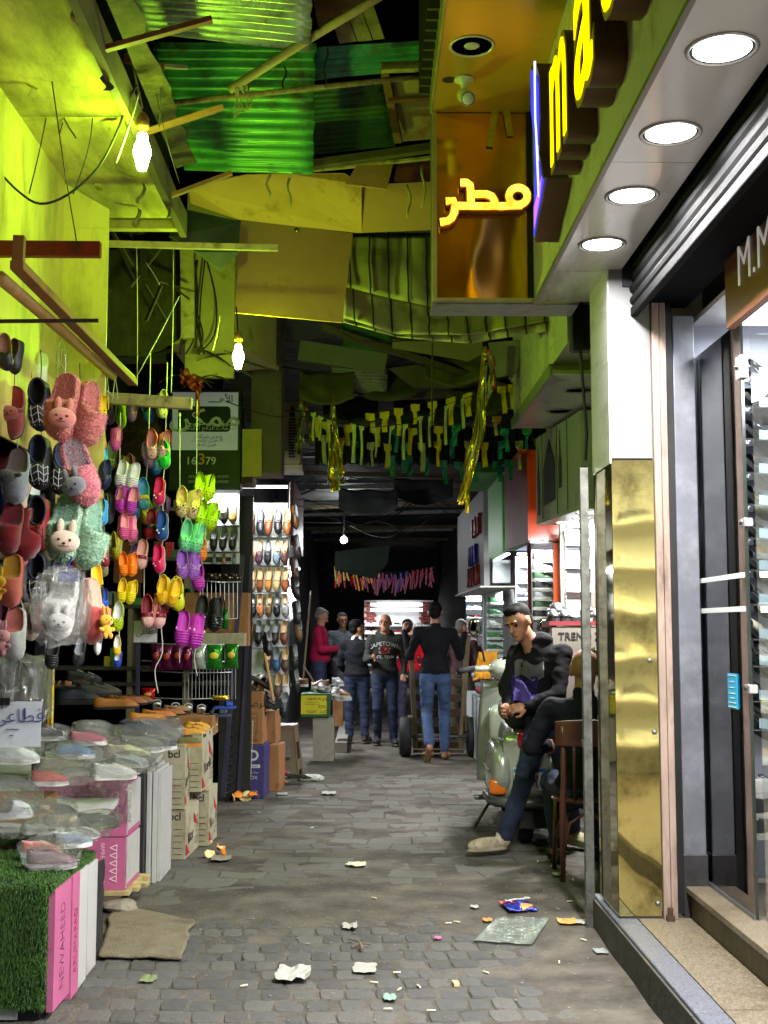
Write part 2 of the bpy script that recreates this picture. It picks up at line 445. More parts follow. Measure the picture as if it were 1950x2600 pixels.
# soffit panels, joints open by 3 mm
ys = [5.752, 4.36, 2.95, 1.5, 0.0, -1.5]
for a, b in zip(ys, ys[1:]):
    sp('soffit_panel', MB().box(.892, b+.002, 3.216, 1.222, a-.002, 3.222), WHITE_ACP)
sp('soffit_end_panel', MB().hexa([(.892, 5.754, 3.216), (1.30, 5.754, 3.216), (1.30, 6.30, 3.216), (.892, 6.30, 3.216), (.892, 5.754, 3.225), (1.30, 5.754, 3.225), (1.30, 6.30, 3.225), (.892, 6.30, 3.225)]), WHITE_ACP)
FASC = mat(C(206, 204, 190), .28, var=.06, scale=2, dirt=(C(160, 150, 120), .3, 2.5), name='pale fascia panel')
for a, b in ((6.298, 5.73), (5.726, 3.6), (3.596, 1.4), (1.396, -1.5)):
    sp('fascia_panel', MB().box(.880, b, 3.205, .889, a, 4.262), FASC)
sp('fascia_edge_trim', MB().box(.874, -1.5, 3.197, .893, 6.30, 3.215), mat(C(120, 116, 104), .4, metal=.5))
# upper projecting signboard: gold underside
GOLDC = mat(C(196, 164, 62), .34, metal=.55, var=.08, scale=2, bump=.02, dirt=(C(120, 92, 30), .25, 1.5), name='gold soffit panel')
for a, b in ((6.30, 4.9), (4.897, 3.2), (3.197, 1.6)):
    sp('gold_soffit_panel', MB().box(.347, b, 4.25, .879, a, 4.256), GOLDC)
sp('sign_box_edge', MB().box(.335, 1.6, 4.245, .346, 6.31, 4.95), mat(C(150, 146, 80), .4, metal=.2, var=.2))
for i in range(46):
    sp('edge_flashing', MB().bar((.322, 6.3-i*.1, 4.35), (.322, 6.3-i*.1, 4.9), .09, .02), mat(C(60, 58, 40), .6, var=.4, scale=20)) if i < 24 else None
# end box with the sign in gold
sp('gold_end_panel', MB().grid(lambda u, v: (lerp(.370, .848, u), 6.30+.0018*nz(u*2, v*2, 4, 2.0)-.005*math.exp(-((u-.35)**2+(v-.18)**2)*60), lerp(3.232, 4.245, v)), 40, 60),
   mat(C(224, 166, 44), .12, metal=.95, var=.08, scale=2, bump=.03, bscale=2.5, name='polished gold panel'), smooth=True)
FR = mat(C(170, 160, 100), .4, metal=.4, var=.2, scale=10)
sp('end_box_frame', MB().box(.345, 6.286, 3.222, .369, 6.32, 4.249).box(.849, 6.286, 3.232, .8785, 6.32, 4.249, 1).box(.3452, 6.284, 3.214, 1.12, 6.32, 3.2315), [FR, BLACK])
sp('end_box_underside', MB().box(.345, 6.322, 3.205, 1.12, 6.56, 3.2125), mat(C(150, 148, 146), .35, metal=.3, var=.2, scale=6, dirt=(C(90, 86, 80), .4, 8)))
sp('end_box_body', MB().box(.350, 6.33, 3.214, .885, 6.55, 4.9), mat(C(90, 84, 60), .7))
sp('upper_wall', MB().box(1.18, 5.0, 3.9, 1.4, 6.6, 8.0), mat(C(110, 104, 92), .9))
# shutter slats under the soffit
shz = 3.02
sp('shutter_bottom_bar', MB().box(1.262, 1.0, 2.985, 1.296, 5.79, 3.03), mat(C(14, 14, 16), .7, spec=.06), bev=.006)
for i in range(5):
    z = 3.034+i*.056
    sp('shutter_slat', MB().prism([(1.276, 1.0, z), (1.262, 1.0, z+.014), (1.258, 1.0, z+.03), (1.264, 1.0, z+.046), (1.276, 1.0, z+.053), (1.282, 1.0, z+.053), (1.282, 1.0, z)], (0, 4.79, 0)), SHUT, smooth=False)
sp('shutter_housing', MB().box(1.30, 1.0, 3.05, 1.55, 5.8, 3.5), mat(C(10, 10, 11), .8, spec=.05))
sp('recess_end', MB().box(1.224, 5.70, 3.13, 1.30, 5.80, 3.6), mat(C(30, 32, 40), .6))
# window: fixed glass along the front, an open glass door, display wall inside
GLASS = film('shop glass', (.93, .97, .96), .93, .02, refl=.42)
GEDGE = mat(C(16, 32, 28), .15, spec=.8, var=0)
sp('glass_pane', MB().box(1.585, 5.08, .322, 1.593, 5.86, 2.80), GLASS)
sp('glass_edge', MB().box(1.583, 5.068, .322, 1.595, 5.0795, 2.80), GEDGE)
sp('glass_door', MB().box(1.62, 5.045, .33, 2.45, 5.053, 2.74), GLASS)
sp('glass_frame', MB().box(1.578, 5.862, .32, 1.60, 5.874, 2.98), mat(C(90, 92, 96), .35, metal=.7))
sp('glass_bottom_rail', MB().box(1.576, 5.07, .3185, 1.602, 5.86, .335), mat(C(120, 122, 126), .35, metal=.8))
for z in (2.60, 1.94, 1.25):
    c = sp('glass_clamp', MB().box(1.570, 5.04, z-.05 if z > 2.5 else z-.018, 1.608, 5.105, z+.05 if z > 2.5 else z+.018), mat(C(205, 205, 208), .25, metal=.8), bev=.004)
    sp('clamp_bolt', MB().tube([(1.56, 5.075, z), (1.62, 5.075, z)], .011, 12), mat(C(160, 160, 165), .2, metal=1.), smooth=True)
for z, in ((1.712,), (1.57,)):
    sp('frosted_band', MB().box(1.5805, 5.10, z, 1.5845, 5.86, z+.022), film('frosted tape', (.9, .93, .93), .35, .5, base=(C(225, 232, 232), .9)))
sp('frosted_band', MB().box(1.63, 5.041, 1.71, 2.2, 5.0445, 1.735), mat(C(225, 228, 230), .6))
sp('frosted_band', MB().box(1.63, 5.041, 1.565, 2.2, 5.0445, 1.59), mat(C(225, 228, 230), .6))
stk = sp('blue_sticker', MB().box(1.5790, 5.235, 1.155, 1.5838, 5.365, 1.305), mat(C(36, 150, 196), .4, var=.05), label='blue sticker on the glass')
for i, z in enumerate((1.297, 1.162, 1.27, 1.245, 1.22, 1.2, 1.18)):
    wd = .056 if i < 2 else rnd.uniform(.025, .05)
    o = ob('sticker_print', MB().box(1.5775, 5.30-wd, z-.0015, 1.5788, 5.30+wd, z+.0015), mat(C(210, 235, 245), .5), stk); o.matrix_parent_inverse = Matrix.Translation((0, 0, 0))
# brown signboard over the doorway
BROWN = mat(C(128, 72, 44), .38, var=.25, scale=3.5, stretch=(1, .5, 3), bump=.05, name='brown veneer')
sp('brown_signboard', MB().box(1.52, 1.2, 2.76, 1.556, 5.05, 3.6), BROWN)
o = sp('board_lettering', text('M.Mattar', .25, .002, 'LEFT', -.004), mat(C(240, 238, 232), .4, emit=.25, var=0)); o.matrix_basis = basis((1.515, 4.87, 2.96), (0, -1, 0), (0, 0, 1))
# ---- back wall, ceiling, floor of the display
LILAC = mat(C(150, 152, 168), .4, var=.05, name='display board')
sp('display_back', MB().box(1.60, 5.90, .32, 3.2, 5.93, 3.0), LILAC)
sp('shop_ceiling', MB().box(1.60, 1.2, 2.985, 3.2, 5.90, 3.01), mat(C(220, 220, 220), .7))
sp('shop_back_wall', MB().box(3.0, 1.2, .318, 3.05, 5.9, 3.0), mat(C(225, 225, 230), .7))
led = thing('ceiling_lamp', 'white ceiling lamp inside the shoe shop behind the glass', 'lamp', (2.0, 5.2, 2.94))
ob('lamp_panel', MB().box(-.25, -.5, 0, .25, .5, .03), emis((.93, .96, 1), 6.), led)
light('lamp_light', 'AREA', (0, 0, -.01), 30, (.93, .96, 1), .5, led, shape='RECTANGLE', sy=1.0)

sp('inner_shelf_wall', MB().box(1.62, 1.22, .32, 3.0, 1.25, 2.98), mat(C(206, 204, 196), .5, var=.05))
for i in range(6):
    sp('inner_shelf', MB().box(1.66, 1.255, .55+.36*i, 2.98, 1.50, .575+.36*i), mat(C(220, 216, 200), .4))
led2 = thing('ceiling_lamp', 'second white ceiling lamp deeper inside the shoe shop', 'lamp', (2.2, 2.6, 2.94))
ob('lamp_panel', MB().box(-.25, -.5, 0, .25, .5, .03), emis((.93, .96, 1), 6.), led2)
light('lamp_light', 'AREA', (0, 0, -.01), 110, (.95, .97, 1), .5, led2, shape='RECTANGLE', sy=1.0)

# ================================================================== downlights
RIM = mat(C(170, 168, 165), .25, metal=.4, var=.05)
dl_pos = [(1.055, 5.33, 'lit round downlight in the white soffit, smallest and closest to the pillar'), (1.055, 4.71, 'lit round downlight in the white soffit, second from the pillar'),
          (1.055, 4.09, 'lit round downlight in the white soffit, third from the pillar'), (1.055, 3.47, 'lit round downlight in the white soffit, largest and farthest from the pillar'),
          (1.055, 2.85, None), (1.055, 2.23, None)]
rim_m = MB().lathe([(.095, .0), (.097, -.005), (.103, -.007), (.108, -.004), (.109, .0)], 32).mesh('rim', True)
lens_m = MB().lathe([(0, -.004), (.06, -.0035), (.094, .001)], 32).mesh('lens', True)
for i, (x, y, lab) in enumerate(dl_pos):
    t = thing('downlight', lab or 'lit round downlight in the white soffit, overhead out of view', 'downlight', (x, y, 3.2145), group='downlights in the white soffit')
    ob('rim', rim_m, RIM, t); ob('lens', lens_m, emis((1, .98, .96), 14.), t)
    light('downlight_beam', 'AREA', (0, 0, -.012), 32 if i == 0 else 74, (1, .975, .95), .17, t, spread=R(170))
t = thing('downlight', 'unlit recessed round downlight in the gold ceiling beside the camera', 'downlight', (P(1196, 152, 5.6).x, 5.55, 4.249))
ob('rim', rim_m, mat(C(200, 190, 150), .3, var=.05), t)
ob('reflector', MB().lathe([(.084, 0.001), (.06, .004), (.045, .0045)], 24), mat(C(180, 170, 120), .12, metal=.9, var=0), t, smooth=True)
ob('bulb', MB().lathe([(0, -.006), (.03, -.004), (.044, .003)], 20), mat(C(190, 190, 170), .15, var=0), t, smooth=True)
# camera under the gold soffit
ct = thing('security_camera', 'white bullet security camera under the gold soffit', 'camera', P(1178, 215, 5.9))
ct.location.z = 4.249
ob('mount', MB().lathe([(.05, 0), (.05, -.008), (.02, -.02), (.012, -.06)], 20), mat(C(215, 212, 190), .4), ct, smooth=True)
ax = Vector((.10, -.9, -.55)).normalized().to_track_quat('Z', 'Y').to_matrix()
ob('housing', MB().lathe([(0, -.02), (.03, -.018), (.034, 0), (.034, .10), (.036, .13)], 20, axis=ax, o=(0, .02, -.075)), mat(C(215, 212, 190), .4), ct, smooth=True)
ob('lens', MB().lathe([(.036, .128), (.033, .131), (.018, .126), (0, .125)], 20, axis=ax, o=(0, .02, -.075)), mat(C(16, 16, 18), .15), ct, smooth=True)
ob('cable_hole', MB().lathe([(0, -.001), (.035, -.001), (.035, 0)], 12, o=(-.075, .01, 0)), BLACK, ct)

# ================================================================== illuminated signs
YEL = glow((1., .70, .0), 1.3, 3.4, 5)
LETB = mat(C(84, 52, 20), .5, metal=.2, var=.2)
LETY = mat(C(150, 130, 40), .5, var=.1)
# Latin letters standing proud of the fascia
sg = thing('illuminated_sign', 'tall yellow illuminated letters standing out from the pale fascia', 'sign', (.88, 4.8, 3.65))
def fasc_letter(ch, y, z, sx, sz, parent, face, side, depth=.11):
    me = text(ch, .5, depth/2, 'CENTER', .018)
    mx = basis((-depth/2-.004, y, z), (0, -1, 0), (0, 0, 1)) @ Matrix.Diagonal((sx, sz, 1, 1))
    o = ob('letter_body', me, side, parent, mx=mx)
    fm = text(ch, .5, .003, 'CENTER', .004)
    ob('letter_face', fm, face, o, mx=Matrix.Translation((0, 0, depth/2+.004)))
    ob('letter_frame', text(ch, .5, .002, 'CENTER', .019), LETY, o, mx=Matrix.Translation((0, 0, depth/2+.0005)))
for ch, y, z, sx, sz in (('m', -.10, .02, 1.15, 1.75), ('a', -.66, .02, 1.7, 1.75), ('t', -1.08, .08, 1.5, 1.75), ('t', -1.42, .08, 1.5, 1.75), ('a', -1.85, .02, 1.7, 1.75), ('r', -2.3, .02, 1.5, 1.75)):
    fasc_letter(ch, y, z, sx, sz, sg, YEL, LETB)
lg = thing('sign_emblem', 'blue and violet illuminated swoosh emblem at the end of the yellow letters', 'sign', (.88, 5.34, 3.66))
sw = [(-.02, .46), (.05, .40), (.10, .28), (.105, .10), (.08, -.05), (.13, -.20), (.17, -.24), (.12, -.30), (.06, -.33), (-.0, -.40), (.01, -.25), (.03, -.1), (.02, .1), (-.02, .25)]
prf = [(0, .1-a*2.2, b) for a, b in sw]
ob('emblem_body', MB().prism([(-.112, y, z) for _, y, z in prf], (.108, 0, 0)), LETB, lg)
ob('emblem_face', MB().prism([(-.118, y*.86+.01, z*.94) for _, y, z in prf], (.004, 0, 0)), emis((.06, .07, 1.), 1.3), lg)
ob('emblem_tail', MB().prism([(-.121, y, z) for y, z in ((.06, -.25), (-.2, -.20), (-.12, -.27), (.06, -.35))], (.002, 0, 0)), emis((.7, .2, .9), 1.2), lg)
ob('emblem_streak', MB().tube([(-.121, -.03+.0*i, .40-.055*i) if i < 6 else (-.121, -.05-.01*(i-6), .40-.055*i) for i in range(13)], .006, 6), emis((.8, .85, 1.), 1.5), lg)
# Arabic letters on the gold end panel: strokes with a square section
asn = thing('illuminated_sign', 'glowing orange Arabic lettering on the polished gold end panel', 'sign', (.60, 6.29, 3.60))
def apx(x, y): p = P(1050+x*.5425, y*.5425, 6.26); return (p.x-.60, p.z-3.60)
def ribbon(pts, w):
    pts = [Vector((a, 0, b)) for a, b in pts]; L_, R_ = [], []
    for i, p in enumerate(pts):
        d = (pts[min(i+1, len(pts)-1)]-pts[max(i-1, 0)]).normalized(); n = Vector((-d.z, 0, d.x))*w/2
        L_.append(p+n); R_.append(p-n)
    return L_, R_
def stroke(pts, w, y0, y1):
    L_, R_ = ribbon(pts, w); mb = MB()
    for i in range(len(pts)-1):
        q = [L_[i], L_[i+1], R_[i+1], R_[i]]
        mb.hexa([(p.x, y0, p.z) for p in q]+[(p.x, y1, p.z) for p in q])
    return mb
s1 = [apx(487+43*math.cos(a_), 925+40*math.sin(a_)) for a_ in [2*math.pi*q/18 for q in range(19)]]
s2 = [apx(*p) for p in ((505, 968), (400, 972), (300, 972), (205, 970))]
s3 = [apx(*p) for p in ((218, 862), (248, 862), (262, 872), (266, 900), (266, 968))]
s3b = [apx(*p) for p in ((262, 916), (340, 916), (366, 926), (377, 946), (379, 968))]
s4 = [apx(*p) for p in ((150, 948), (186, 946), (192, 972), (190, 1000), (178, 1026), (158, 1042), (124, 1046))]
ORG = glow((1., .50, .03), 1.6, 6.5, 16)
for k, s in enumerate((s1, s2, s3, s3b, s4)):
    ob('letter_body', stroke(s, .054, -.05+.0011*k, .004), mat(C(150, 84, 14), .35, metal=.4, var=.1), asn)
    ob('letter_face', stroke(s, .038, -.056-.0006*k, -.0515), ORG, asn)
for x, y in ((198, 905), (138, 1003)): 
    pass
# strips of tape on the gold panel
for (a, b) in (((1262, 248), (1243, 373)), ((1280, 250), (1296, 345))):
    p, q = P(*a, 6.285), P(*b, 6.285)
    sp('tape_strip', MB().bar(p, q, .036, .002, up=(0, 1, 0)), mat(C(196, 176, 60), .25, metal=.6, var=.3, scale=30, bump=.4))
# meter box and cable behind the pillar
mtr = thing('electric_box', 'black cable box hanging on the wall behind the pillar', 'box', P(1472, 835, 6.75))
ob('case', MB().box(-.055, -.05, -.13, .055, .05, .13), mat(C(26, 28, 24), .6, var=.4), mtr, bev=.012)
cpt = [Vector((0.0, 0, -.13)), Vector((.012, 0, -.3)), Vector((.03, 0, -.6)), Vector((.02, 0, -.75))]
ob('cable', MB().tube(cpt, .009), BLACK, mtr)
ob('cable', MB().tube([(0, -.02, .12), (.06, -.02, .28), (.2, -.1, .38)], .006), BLACK, mtr)
# ================================================================== overhead on the stall side: awning, sheets, poles, cardboard, cloth
YPAINT = mat(C(206, 192, 104), .55, var=.14, scale=3, bump=.35, bscale=9, dirt=(C(104, 96, 36), .6, 2.6), stretch=(1, 1, .35), name='yellowed plywood')
YWOOD = mat(C(186, 170, 96), .7, var=.3, scale=5, bump=.6, bscale=18, dirt=(C(62, 54, 26), .85, 3.2), stretch=(1, .3, 1), name='stained boards')
OLDWOOD = mat(C(92, 80, 58), .85, var=.4, scale=6, bump=.6, bscale=25, dirt=(C(50, 42, 30), .5, 9), stretch=(.3, .3, 1), name='weathered wood')
PALEWOOD = mat(C(176, 158, 108), .8, var=.3, scale=8, bump=.4, bscale=30, dirt=(C(96, 80, 50), .4, 12), name='pale timber')
BROWNWOOD = mat(C(122, 78, 46), .7, var=.3, scale=9, bump=.3, bscale=30, name='brown timber')
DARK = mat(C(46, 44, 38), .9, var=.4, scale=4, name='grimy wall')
CORD = mat(C(30, 28, 22), .7, var=.2)
STRING = mat(C(206, 204, 186), .8, var=.1)
aw = thing('wooden_awning', 'stained yellow plywood awning jutting over the slipper stall', 'awning', (-1.3, 5, 3.74))
def rp(t, name, mb, ma, **k):
    o = ob(name, mb, ma, t, **k); o.matrix_parent_inverse = Matrix.Translation(-t.location); return o
for i, (a, b) in enumerate(((2.2, 3.9), (3.903, 5.2), (5.203, 6.56))):
    rp(aw, 'soffit_board', MB().slab(lambda u, v: (lerp(-2.2, -1.03, u), lerp(a, b, v), 3.745+.006*nz(u*3, v*2+i, 2)), 16, 16, .012), YWOOD, smooth=True)
rp(aw, 'edge_beam', MB().slab(lambda u, v: (-1.02+.008*nz(v*8, u, 1), lerp(2.2, 6.62, v), lerp(3.66, 3.80, u)+.006*nz(v*6, 0, 4)), 3, 40, .035), OLDWOOD)
rp(aw, 'weathered_strip', MB().slab(lambda u, v: (lerp(-.985, -.885+.03*nz(v*14, 1, 2, 1.6), u), lerp(2.4, 6.1, v), 3.86+.03*u+.01*nz(v*9, u, 3)), 4, 70, .012), mat(C(58, 50, 34), .9, var=.5, scale=9, bump=.7, dirt=(C(96, 84, 50), .5, 14)))
rp(aw, 'end_beam', MB().box(-1.47, 6.56, 3.69, -1.04, 6.62, 3.80), YWOOD, bev=.004)
rp(aw, 'side_wall', MB().slab(lambda u, v: (-1.53, lerp(2.4, 5.99, u), lerp(2.3, 3.742, v)), 6, 6, .012), YPAINT)
rp(aw, 'end_panel', MB().box(-1.53, 5.99, 1.9, -1.30, 6.01, 3.50), YPAINT)
rp(aw, 'end_panel', MB().hexa([(-1.53, 5.992, 3.502), (-1.30, 5.992, 3.502), (-1.30, 6.008, 3.502), (-1.53, 6.008, 3.502), (-1.53, 5.992, 3.735), (-1.30, 5.992, 3.60), (-1.30, 6.008, 3.60), (-1.53, 6.008, 3.735)]), YPAINT)
for k in range(3):
    rp(aw, 'bracket', MB().bar((-1.03, 4.5+.8*k, 3.70), (-.60-.05*k, 4.52+.8*k, 3.84), .03, .02), BROWNWOOD)
def bar(name, a, b, w, h, ma, lab, cat='beam', bev=.003):
    a, b = Vector(a), Vector(b); m = (a+b)/2
    return ob(name, MB().bar(a-m, b-m, w, h), ma, label=lab, cat=cat, mx=Matrix.Translation(m), bev=bev)
bar('red_beam', P(-60, 632, 4.8), P(256, 634, 4.8), .04, .062, mat(C(120, 20, 22), .5, var=.25, scale=8, dirt=(C(50, 12, 12), .4, 10)), 'dark red painted beam across the stall top')
bar('hanging_rod', P(-60, 816, 4.3), P(250, 814, 4.3), .012, .012, mat(C(40, 38, 40), .5, metal=.5), 'thin dark hanging rod over the fur slippers', 'rod', 0)
b2 = bar('timber_beam', P(42, 672, 4.37), P(337, 971, 6.4), .05, .035, BROWNWOOD, 'brown timber with a metal strip slanting away over the slippers')
ob('metal_strip', MB().bar(P(95, 735, 4.66)+V(.0, 0, .022)-Vector(b2.matrix_basis.translation), P(337, 968, 6.4)+V(0, 0, .022)-Vector(b2.matrix_basis.translation), .028, .004), mat(C(190, 186, 170), .35, metal=.7, var=.1), b2)
ob('upright', MB().bar(P(50, 600, 4.4)-Vector(b2.matrix_basis.translation), P(45, 690, 4.4)-Vector(b2.matrix_basis.translation), .04, .03), BROWNWOOD, b2)
pol = [P(0, 705, 4.4), P(140, 825, 5.1), P(287, 955, 6.1)]
ob('bamboo_pole', MB().tube([p-pol[1] for p in pol], [.026, .024, .022], 10), mat(C(150, 116, 60), .6, var=.3, scale=6, bump=.3), label='round brown pole wrapped in string over the slippers', cat='pole', mx=Matrix.Translation(pol[1]), smooth=True)
bar('yellow_stick', P(272, 619, 6.3), P(707, 630, 6.3), .03, .032, PALEWOOD, 'long pale stick running across to the cardboard', 'stick')
bar('pale_plank', P(253, 1010, 6.6), P(487, 1026, 6.6), .05, .062, PALEWOOD, 'pale rough plank carrying strings of clogs', 'plank')
bar('broken_batten', P(0, 62, 4.6), P(192, 118, 4.9), .03, .03, BROWNWOOD, 'broken brown batten under the yellow awning', 'batten')
bar('brown_batten', P(315, 150, 6.0), P(418, 172, 6.0), .03, .035, BROWNWOOD, 'short brown batten poking out beyond the awning edge', 'batten')
bar('batten_tip', P(418, 168, 6.0), P(476, 172, 6.0), .022, .02, mat(C(200, 196, 150), .4, metal=.3), 'pale cap with a hook on the brown batten', 'hook')

# ---- corrugated sheets
def corr(name, a, b, c, d, nr, ma, lab, amp=.012, nu=10, rag=.0, bow=0., seed=0, par=None, ease=1.):
    """ridges run along u (a->b); nr ridges along v"""
    q = quad(a, b, c, d); o = (Vector(a)+Vector(b)+Vector(c)+Vector(d))/4
    n = (Vector(b)-Vector(a)).cross(Vector(d)-Vector(a)).normalized()
    def fn(u, v):
        uu = u+(rag*nz(v*nr*.8, seed, 3) if u > .98 else 0)
        p = q(uu, v**ease)-o
        return p+n*(amp*math.sin(2*math.pi*nr*v)+bow*math.sin(math.pi*u)+.010*nz(u*2, v*2, seed))
    return ob(name, MB().slab(fn, nu, nr*8, .0012), ma, par, lab, 'roof sheet' if lab else None, mx=Matrix.Translation(o), smooth=True)
def tin(col, r=.35, m=.25, rust=.3): return mat(C(*col), r, metal=m, var=.28, scale=3, dirt=(C(74, 52, 30), rust+.3, 4), name='corrugated sheet')
corr('roof_sheet', P(265, -170, 4.95), P(795, -150, 4.95), P(790, 128, 5.95), P(335, 75, 5.85), 13, tin((150, 170, 130), .28, .45), 'bright galvanised corrugated sheet at the very top', rag=.02, amp=.018, seed=1)
corr('roof_sheet', P(388, 108, 6.35), P(800, 112, 6.35), P(795, 443, 7.15), P(470, 432, 7.15), 13, tin((84, 176, 84), .3, .15, .2), 'green painted corrugated sheet above the first bulb', amp=.018, rag=.025, seed=2, ease=1.15)
corr('roof_sheet', P(788, 122, 7.0), P(1100, 100, 7.0), P(1100, 172, 7.25), P(788, 206, 7.25), 5, tin((60, 150, 110), .4, .1, .2), 'teal corrugated strip beside the gold sign', amp=.008, seed=3)
corr('roof_sheet', P(790, 232, 7.4), P(975, 212, 7.4), P(1005, 372, 7.8), P(790, 392, 7.8), 12, tin((70, 130, 80), .45, .1, .45), 'dull green sheet behind the pole joint', amp=.008, seed=4)
ob('brown_sheet', MB().slab(quad(P(785, -60, 6.3), P(985, -60, 6.3), P(905, 20, 6.4), P(812, 92, 6.4)), 4, 4, .01), mat(C(96, 62, 36), .7, var=.3), label='dark brown board at the top beside the black sky', cat='board')
for i, (a, b, c, d) in enumerate((((842, 52), (880, 36), (905, 104), (862, 110)), ((882, 34), (915, 22), (945, 102), (908, 104)), ((917, 20), (948, 14), (976, 98), (948, 101)))):
    ob('old_plank', MB().slab(quad(P(*a, 6.9), P(*b, 6.9), P(*c, 7.0), P(*d, 7.0)), 3, 6, .02), PALEWOOD, label=('first', 'second', 'third')[i]+' of the short old planks against the black sky', cat='plank', group='short planks under the sky gap')
ob('tan_sheet', MB().slab(quad(P(985, 200, 7.3), P(1105, 192, 7.3), P(1105, 352, 7.6), P(1010, 360, 7.6)), 6, 6, .006), mat(C(176, 146, 104), .5, var=.25, scale=3, dirt=(C(130, 70, 30), .4, 4)), label='tan sheet panel left of the gold sign', cat='panel')
ob('frame_post', MB().bar(P(976, 175, 7.2), P(1012, 362, 7.5), .05, .03), BROWNWOOD, label='brown upright edging the tan sheet', cat='post')
ob('frame_rail', MB().bar(P(985, 256, 7.25), P(1105, 246, 7.25), .04, .02), BROWNWOOD, label='brown rail crossing the tan sheet', cat='rail')
bar('roof_beam', P(795, 418, 7.3), P(1104, 374, 7.3), .06, .05, OLDWOOD, 'rough brown roof beam below the tan sheet')
bar('roof_beam', P(795, 432, 7.35), P(1104, 400, 7.35), .03, .02, PALEWOOD, 'thin pale batten under the rough roof beam')
bar('short_block', P(968, 172, 7.0), P(1085, 168, 7.0), .05, .05, PALEWOOD, 'short timber block over the tan sheet', 'block')
ob('pink_sheet', MB().slab(quad(P(1010, 405, 7.8), P(1105, 392, 7.8), P(1105, 462, 7.9), P(1000, 462, 7.9)), 3, 3, .004), mat(C(160, 84, 70), .6, var=.2), label='reddish cloth scrap between beam and cardboard', cat='cloth')
# poles tied together
pA, pB = P(583, 228, 6.05), P(1000, -30, 5.7)
ob('roof_pole', MB().tube([(pA-pA), (pB-pA)*.5+V(0, 0, .01), pB-pA], .022, 12), mat(C(186, 168, 110), .6, var=.25, scale=7, bump=.3), label='thick pale pole slanting up across the sheets', cat='pole', mx=Matrix.Translation(pA), smooth=True)
pA, pB = P(436, 262, 6.12), P(1104, 190, 6.35)
ob('roof_pole', MB().tube([V(0, 0, 0), pB-pA], .015, 10), mat(C(150, 134, 84), .7, var=.4, scale=20, dirt=(C(70, 56, 30), .5, 30)), label='thin rusty pole under the green sheet', cat='pole', mx=Matrix.Translation(pA), smooth=True)
kn = thing('rope_knot', 'loose rope binding where the two roof poles cross', 'rope', P(600, 225, 6.05))
for i in range(7):
    a = rnd.uniform(-.02, .05)
    ob('rope_loop', MB().tube([V(a+.002*j, .03*math.cos(j*.9), .035*math.sin(j*.9)+a*.45) for j in range(8)], .004, 6), PALEWOOD, kn, smooth=True)
for i in range(5):
    x = rnd.uniform(-.02, .09)
    ob('rope_end', MB().tube([V(x+.01*rnd.uniform(-1, 1)*j, 0, -.012-.035*j) for j in range(rnd.randint(3, 6))], .0035, 5), PALEWOOD, kn, smooth=True)
for i, (x, y, L_) in enumerate(((722, 170, .13), (828, 120, .22), (682, 444, .14), (735, 452, .19), (1075, 420, .26), (1038, 470, .2))):
    p = P(x, y, 6.3 if y < 300 else 7.1)
    ob('loose_rope', MB().tube([V(.012*math.sin(j*1.3+i), 0, -L_*j/5) for j in range(6)], .005 if y < 300 else .008, 6), CORD if y < 300 else PALEWOOD, label='frayed rope end hanging '+('below the thin rusty pole', 'by the teal strip', 'before the upper cardboard', 'slanting on the upper cardboard', 'curling over the tan cardboard corner', 'under the roof beam')[i], cat='rope', mx=Matrix.Translation(p), smooth=True)

# ---- cardboard
CARD = mat(C(204, 156, 90), .8, var=.08, scale=3, bump=.12, bscale=120, dirt=(C(140, 98, 52), .25, 3), name='cardboard')
def poly_sheet(name, pts, th, ma, lab, cat, par=None):
    o = sum((Vector(p) for p in pts), Vector())/len(pts)
    nrm = Vector((0, 0, 0))
    for i in range(len(pts)): nrm += (Vector(pts[i])-o).cross(Vector(pts[(i+1) % len(pts)])-o)
    nrm = nrm.normalized()*th
    return ob(name, MB().prism([Vector(p)-o for p in pts], nrm), ma, par, lab, cat, mx=Matrix.Translation(o))
poly_sheet('cardboard_sheet', [P(x, y, 7.45+(.25 if y > 500 else 0)) for x, y in ((479, 479), (572, 452), (626, 443), (716, 440), (875, 440), (918, 470), (918, 592), (897, 590), (612, 560), (484, 517))], .006, CARD, 'wide cardboard sheet spread under the roof, above the square one', 'cardboard')
poly_sheet('cardboard_sheet', [P(x, y, 7.5+(.2 if y > 500 else 0)) for x, y in ((905, 470), (1104, 461), (1104, 584), (900, 592))], .006, mat(C(176, 132, 92), .85, var=.1), 'pinkish cardboard sheet reaching to the gold sign', 'cardboard')
cb = poly_sheet('cardboard_sheet', [P(612, 558, 7.25), P(896, 592, 7.25), P(869, 819, 7.05), P(597, 794, 7.05)], .006, CARD, 'big square mustard cardboard sheet hanging in mid alley', 'cardboard')
poly_sheet('cardboard_flap', [P(905, 420, 7.0), P(998, 416, 7.0), P(982, 480, 6.95), P(876, 468, 6.95)], .005, CARD, 'small bent cardboard flap above the wide sheet', 'cardboard')
ob('brass_pin', MB().lathe([(0, -.012), (.012, -.01), (.014, 0)], 12, axis=Matrix.Rotation(R(90), 3, 'X')), mat(C(240, 190, 60), .2, metal=1.), cb, mx=Matrix.Translation(P(753, 584, 7.22)-cb.matrix_basis.translation), smooth=True)
poly_sheet('dark_tarp', [P(443, 525, 6.9), P(610, 562, 7.0), P(606, 640, 6.9), P(560, 690, 6.9), P(500, 640, 6.8), P(430, 600, 6.7)], .004, mat(C(70, 74, 60), .7, var=.3, bump=.5, bscale=12), 'dark ragged tarpaulin between awning and cardboard', 'tarpaulin')

